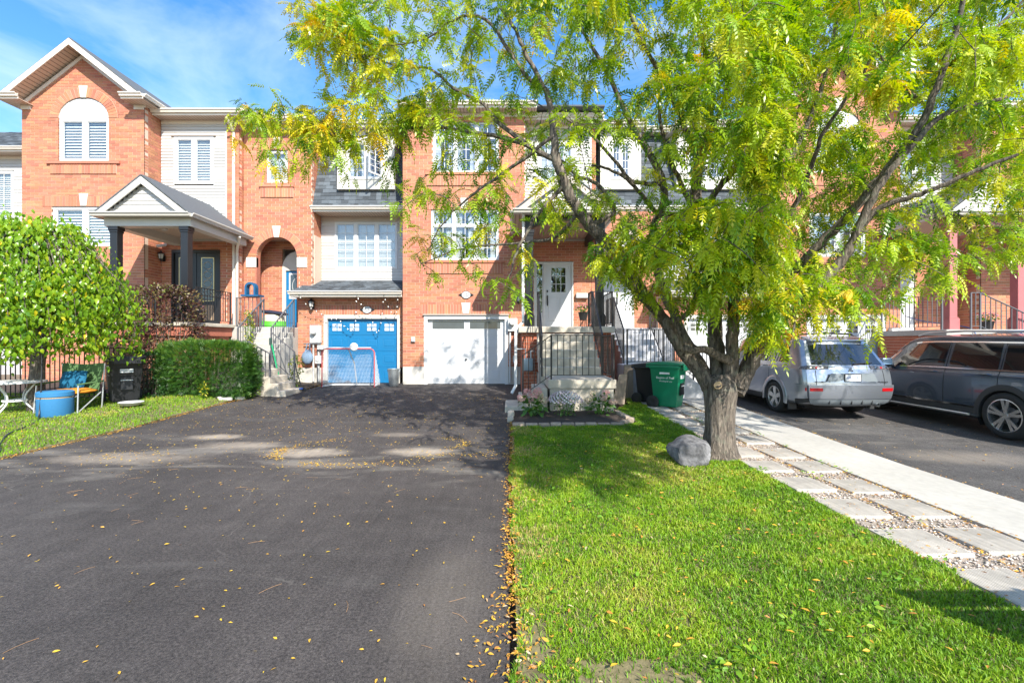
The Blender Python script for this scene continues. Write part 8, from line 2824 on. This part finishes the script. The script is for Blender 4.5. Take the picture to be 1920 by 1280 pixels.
def silver_suv():
    car = thing('silver_suv', 'silver SUV parked in the driveway behind the locust tree', 'car', (0, 0, 0))
    B = Body(st)
    bul = .07
    rw, fw_, wr = 1.0, 3.67, .345
    car_body(car, B, [(rw, wr), (fw_, wr)], .40, SILVER, bul)
    mb = MB(); mb.box(-.66, .66, .35, 4.4, .2, .5); mb.build('underbody_block', SEAM, car)  # dark box added under the body to block light
    for s in (-1, 1):
        for y in (rw, fw_):
            wheel(car, s * .795, y, wr, .225, s, .225, 'five')
            arch(car, y, wr, .385, .80, .915, s, SILVER, .075)
        side_window(car, B, .62, 1.18, 5.12, 5.9, s, .12, -.0)
        side_window(car, B, 1.26, 2.0, 5.12, 5.93, s, .0, -.02)
        side_window(car, B, 2.07, 3.12, 5.12, 5.9, s, -.02, -.52)
        seam(car, B, 1.22, 2.0, 6.0, s); seam(car, B, 2.04, 1.6, 6.0, s); seam(car, B, 3.05, 1.6, 4.9, s)
        handle(car, B, 1.42, 4.55, s, SILVER); handle(car, B, 2.28, 4.5, s, SILVER)
        # lower door cladding
        B.patch(lambda a, t: (B.u_of_y(1.45 + 1.75 * a, 1.0 + .9 * t), 1.0 + .9 * t), 8, 3, .012, s, .02).build('sill_cladding', CLAD, car, smooth=True)
        mb = MB(); mb.tube([(s * .60, .62, 1.63), (s * .615, .80, 1.695), (s * .62, 1.6, 1.72), (s * .615, 2.4, 1.70), (s * .60, 2.62, 1.645)], [.016, .018, .018, .018, .016], 8); mb.build('roof_rail', CLAD, car, smooth=True)
        mb = MB(); mb.obox((s * 1.0, 2.98, 1.10), (1, 0, 0), (0, 1, 0), (0, 0, 1), .10, .05, .075); mb.build('mirror', SILVER, car, bevel=.03, seg=2, smooth=True)
        mb = MB(); mb.box(*sorted((s * .72, s * .90)), rw - .50, rw - .475, .14, .44); mb.build('mud_flap', CLAD, car, bevel=.008)
        # tail lights wrap round the corner
        B.cap_patch(lambda a, t: ((.52 + .48 * a) * s, 4.12 + .10 * (1 - a) + (.80 - .10 * (1 - a)) * t), 6, 4, .012, bul).build('tail_light', CLEARL, car, smooth=True)
        B.patch(lambda a, t: (0.0 + .95 * a * (1 - .15 * t), 4.12 + .8 * t - .1 * a * t), 6, 4, .010, s).build('tail_light', CLEARL, car, smooth=True)
        for k in range(3):
            mb = MB(); cc = B.cap(s * (.66 + .13 * k), 4.52, bul); mb.lathe([(0, -.012), (.024, -.010), (.030, 0)], (cc[0], cc[1] - .004, cc[2]), 14, 'y'); mb.build('lamp', CHROME if k != 1 else REDL, car, smooth=True)
    # rear glass, wiper, spoiler
    B.cap_patch(lambda a, t: ((-.90 + 1.8 * a), 5.02 + .92 * t), 10, 6, .006, bul).build('rear_window', CARWIN, car, smooth=True)
    mb = MB(); c0 = B.cap(.1, 5.08, bul); c1 = B.cap(.62, 5.13, bul); mb.tube([(c0[0], c0[1] - .03, c0[2]), (c1[0], c1[1] - .03, c1[2] + .01)], [.014, .008], 6); mb.build('wiper', SEAM, car)
    mb = MB(); mb.prism([(.30, 1.575), (.62, 1.655), (.62, 1.60), (.34, 1.545)], -.58, .58, axis='x'); mb.build('spoiler', SILVER, car, bevel=.012)
    # tailgate seam and garnish
    for sx in (-1, 1):
        B.cap_patch(lambda a, t: ((.80 + .012 * a) * sx, 2.75 + 1.3 * t), 1, 10, .003, bul, .004).build('tailgate_gap', SEAM, car)
    B.cap_patch(lambda a, t: (-.80 + 1.6 * a, 2.72 + .05 * t), 14, 1, .003, bul, .004).build('tailgate_gap', SEAM, car)
    def zc(z, s=0.0):      # v on the cap for a height
        lo, hi = 0., 8.
        for _ in range(24):
            m = (lo + hi) / 2
            if B.cap(0, m, bul)[2] < z: lo = m
            else: hi = m
        return lo
    # plate garnish: raised trapezoid frame
    v0, v1 = zc(.755), zc(.93)
    mb = B.cap_patch(lambda a, t: ((-.52 + 1.04 * a) * (1 - .16 * t), v0 + (v1 - v0) * t), 10, 4, .018, bul, .03); mb.build('plate_panel', SILVER, car, bevel=.0, smooth=True)
    yb = B.cap(0, zc(.845), bul)[1]
    mb = MB(); mb.prism([(-.50, .765), (.50, .765), (.42, .925), (-.42, .925)], yb - .024, yb - .012); mb.build('plate_recess', GREYCLAD, car)
    pl = MB(); pl.box(-.165, .165, yb - .036, yb - .0245, .765, .92); po = pl.build('license_plate', BLACKPL, car)
    mb = MB(); mb.box(-.15, .15, yb - .040, yb - .0365, .78, .905); mb.build('plate_face', WHITEINK, po)
    text_obj('plate_number', 'BFFY 592', .082, (0, yb - .0415, .84), FRONT, M('plate_blue', (.03, .10, .32), .5), po, sx=.82)
    # three-diamond emblem
    mb = MB()
    yE = B.cap(0, zc(1.0), bul)[1] - .016
    def dia(cx, cz, ang):
        ca, sa = math.cos(ang), math.sin(ang); L, W = .056, .016
        q = [(0, 0), (L * .5, W), (L, 0), (L * .5, -W)]
        mb.prism([(cx + a * ca - b * sa, cz + a * sa + b * ca) for a, b in q], yE - .006, yE + .006)
    for k in range(3): dia(0, .992, math.pi / 2 + k * 2.0944)
    mb.build('emblem', CHROME, car)
    text_obj('badge', 'MITSUBISHI', .042, (-.60, B.cap(-.70, zc(.76), bul)[1] - .008, .755), FRONT, SEAM, car, ext=.002)
    text_obj('badge', 'OUTLANDER', .042, (.60, B.cap(.70, zc(.76), bul)[1] - .008, .755), FRONT, SEAM, car, ext=.002)
    # bumper: body colour band, reflectors, grey skid, dark lower
    v0, v1 = zc(.44), zc(.70)
    B.cap_patch(lambda a, t: (-1 + 2 * a, v0 + (v1 - v0) * t), 18, 6, .045, bul, .06).build('rear_bumper', SILVER, car, smooth=True)
    for s in (-1, 1):
        B.patch(lambda a, t: (.0 + 1.25 * a, v0 + (v1 - v0) * t), 6, 5, .030, s, .05).build('bumper_corner', SILVER, car, smooth=True)
        va, vb = zc(.585), zc(.645)
        B.cap_patch(lambda a, t: ((.70 + .28 * a) * s, va + (vb - va) * t), 4, 2, .051, bul, .02).build('reflector', REDL, car)
        B.patch(lambda a, t: (.02 + .28 * a, va + (vb - va) * t), 3, 2, .036, s, .02).build('reflector', REDL, car)
        va, vb = zc(.30), zc(.43)
        B.patch(lambda a, t: (.0 + 1.2 * a, va + (vb - va) * t), 6, 4, .028, s, .05).build('lower_cladding', CLAD, car, smooth=True)
    va, vb = zc(.31), zc(.435)
    B.cap_patch(lambda a, t: (-1 + 2 * a, va + (vb - va) * t), 14, 4, .035, bul, .06).build('lower_cladding', GREYCLAD, car, smooth=True)
    for k in range(5):
        xx = -.42 + .21 * k; yb2 = B.cap(xx / .75, zc(.37), bul)[1]
        mb = MB(); mb.box(xx - .006, xx + .006, yb2 - .05, yb2 - .02, .32, .42); mb.build('skid_rib', CLAD, car)
    mb = MB(); mb.lathe([(.030, 0), (.034, -.02), (.034, .16), (.028, .16), (.026, 0)], (.55, .0, .30), 16, 'y'); mb.build('exhaust_pipe', CHROME, car, smooth=True)
    mb = MB(); mb.tube([(0.28, .95, 1.655), (.33, .80, 1.78)], [.006, .003], 6); mb.lathe([(.03, 0), (.012, .03), (0, .032)], (.28, .95, 1.652), 12); mb.build('antenna', SEAM, car)
    return car
sv = silver_suv()
sv.location = (6.62, 8.93, g(6.6, 10.0) - .01)
sv.rotation_euler = (R(.6), 0, R(0.5))

# ------------------------------------------------------------------ dark grey SUV at the right edge (left side view)
st2 = [
 col([.16, .08, .02, .00, .05, .10, .42, .46, .48], [.45, .80, .90, .93, .92, .88, .74, .66, 0], [.34, .38, .50, .80, 1.05, 1.14, 1.60, 1.69, 1.72]),
 col([.30, .24, .20, .18, .24, .30, .58, .60, .62], [.5, .92, .97, .985, .97, .93, .79, .70, 0], [.30, .32, .48, .80, 1.05, 1.14, 1.62, 1.71, 1.75]),
 col(.9, [.55, .94, .985, .99, .98, .94, .80, .71, 0], [.26, .29, .46, .78, 1.04, 1.13, 1.63, 1.725, 1.77]),
 col(1.8, [.55, .94, .985, .99, .975, .94, .80, .71, 0], [.24, .27, .45, .77, 1.03, 1.12, 1.635, 1.73, 1.775]),
 col(2.6, [.55, .94, .985, .99, .975, .94, .80, .71, 0], [.24, .27, .45, .76, 1.02, 1.11, 1.63, 1.72, 1.77]),
 col(3.1, [.55, .94, .985, .99, .975, .94, .78, .69, 0], [.24, .27, .45, .76, 1.01, 1.09, 1.55, 1.65, 1.71]),
 col([3.5, 3.5, 3.5, 3.55, 3.62, 3.72, 3.80, 3.86, 3.95], [.55, .94, .985, .99, .975, .93, .78, .62, 0], [.24, .27, .45, .75, .99, 1.07, 1.14, 1.17, 1.19]),
 col(4.4, [.55, .92, .97, .975, .95, .90, .74, .56, 0], [.25, .28, .44, .72, .92, 1.0, 1.06, 1.09, 1.11]),
 col(4.88, [.5, .80, .86, .87, .85, .80, .66, .5, 0], [.28, .31, .44, .68, .84, .92, .96, .98, 1.0]),
 col(5.03, [.45, .72, .76, .77, .75, .70, .58, .45, 0], [.34, .38, .46, .64, .78, .82, .85, .86, .87]),
]
def dark_suv():
    car = thing('grey_suv', 'dark grey SUV cropped by the right edge of the picture', 'car', (0, 0, 0))
    B = Body(st2)
    rw, fw_, wr = 1.06, 4.04, .395
    car_body(car, B, [(rw, wr), (fw_, wr)], .455, GREYCAR, .08)
    mb = MB(); mb.box(-.70, .70, .35, 4.7, .24, .55); mb.build('underbody_block', SEAM, car)  # plain dark box closing the underside, added as a light block
    mach = M('machined_alloy', (.66, .66, .67), .25, metal=.9)
    for s in (-1, 1):
        for y in (rw, fw_):
            wheel(car, s * .875, y, wr, .25, s, .275, 'twin', mach)
            arch(car, y, wr, .44, .86, 1.0, s, CLAD, .085)
        side_window(car, B, .50, 1.14, 5.10, 5.86, s, .16, .02)
        side_window(car, B, 1.22, 2.10, 5.10, 5.9, s, .02, -.02)
        side_window(car, B, 2.20, 3.52, 5.10, 5.87, s, -.02, -.62)
        # bright trim above and below the glass
        B.patch(lambda a, t: (B.u_of_y(.48 + 3.05 * a, 5.02 + .06 * t), 5.02 + .06 * t), 20, 1, .007, s, .008).build('window_trim', CHROME, car)
        B.patch(lambda a, t: (B.u_of_y(.66 + 2.26 * a, 5.92 + .06 * t), 5.92 + .06 * t), 18, 1, .007, s, .008).build('window_trim', CHROME, car)
        seam(car, B, 1.18, 2.6, 6.0, s, 0); seam(car, B, 2.15, 1.3, 6.0, s); seam(car, B, 3.46, 1.3, 4.95, s)
        # doors' lower cladding with bright strip, running board
        B.patch(lambda a, t: (B.u_of_y(1.55 + 2.05 * a, 1.0 + 1.0 * t), 1.0 + 1.0 * t), 12, 4, .010, s, .02).build('sill_cladding', CLAD, car, smooth=True)
        B.patch(lambda a, t: (B.u_of_y(1.52 + 2.1 * a, 2.04 + .12 * t), 2.04 + .12 * t), 12, 1, .014, s, .02).build('sill_trim', CHROME, car)
        # character crease
        B.patch(lambda a, t: (B.u_of_y(.7 + 3.4 * a, 3.93 + .05 * t), 3.93 + .05 * t), 16, 1, .007, s, .012).build('crease', GREYCAR, car)
        mb = MB(); mb.box(*sorted((s * .88, s * 1.03)), 1.62, 3.55, .30, .345); mb.build('running_board', ALLOY, car, bevel=.015)
        mb = MB(); mb.box(*sorted((s * .885, s * 1.025)), 1.50, 1.619, .295, .34); mb.build('board_end', CLAD, car, bevel=.015)
        handle(car, B, 1.40, 4.35, s, GREYCAR); handle(car, B, 2.40, 4.3, s, GREYCAR)
        mb = MB(); mb.tube([(s * .70, .66, 1.735), (s * .715, .85, 1.80), (s * .72, 2.0, 1.825), (s * .71, 2.75, 1.795), (s * .69, 3.0, 1.735)], [.018, .02, .02, .02, .018], 8); mb.build('roof_rail', ALLOY, car, smooth=True)
        mb = MB(); mb.obox((s * 1.10, 3.36, 1.18), (1, .12 * s, 0), (-.12 * s, 1, 0), (0, 0, 1), .115, .06, .085); mr_ = mb.build('mirror', GREYCAR, car, bevel=.04, seg=3, smooth=True)
        mb = MB(); mb.box(*sorted((s * .92, s * 1.04)), 3.33, 3.40, 1.08, 1.11); mb.build('mirror_foot', CLAD, mr_)
        mb = MB(); mb.obox((s * 1.10, 3.297, 1.185), (1, .12 * s, 0), (-.12 * s, 1, 0), (0, 0, 1), .09, .004, .06); mb.build('mirror_glass', CHROME, mr_)
        B.cap_patch(lambda a, t: ((.6 + .4 * a) * s, 4.1 + .6 * t), 5, 3, .012, .08).build('tail_light', REDL, car, smooth=True)
    B.cap_patch(lambda a, t: (-.9 + 1.8 * a, 5.05 + .88 * t), 8, 5, .006, .08).build('rear_window', CARWIN, car, smooth=True)
    # windscreen
    mb = B.patch(lambda a, t: (5.08 + .86 * a, 6.35 + 1.65 * t), 6, 6, .004, 1, .004)
    mb.build('windscreen', CARWIN, car, smooth=True)
    mb = B.patch(lambda a, t: (5.08 + .86 * a, 6.35 + 1.65 * t), 6, 6, .004, -1, .004)
    mb.build('windscreen', CARWIN, car, smooth=True)
    return car
ds = dark_suv()
ds.location = (9.22, 6.55, g(9.0, 8.0) - .012)
ds.rotation_euler = (R(.5), 0, R(.0))
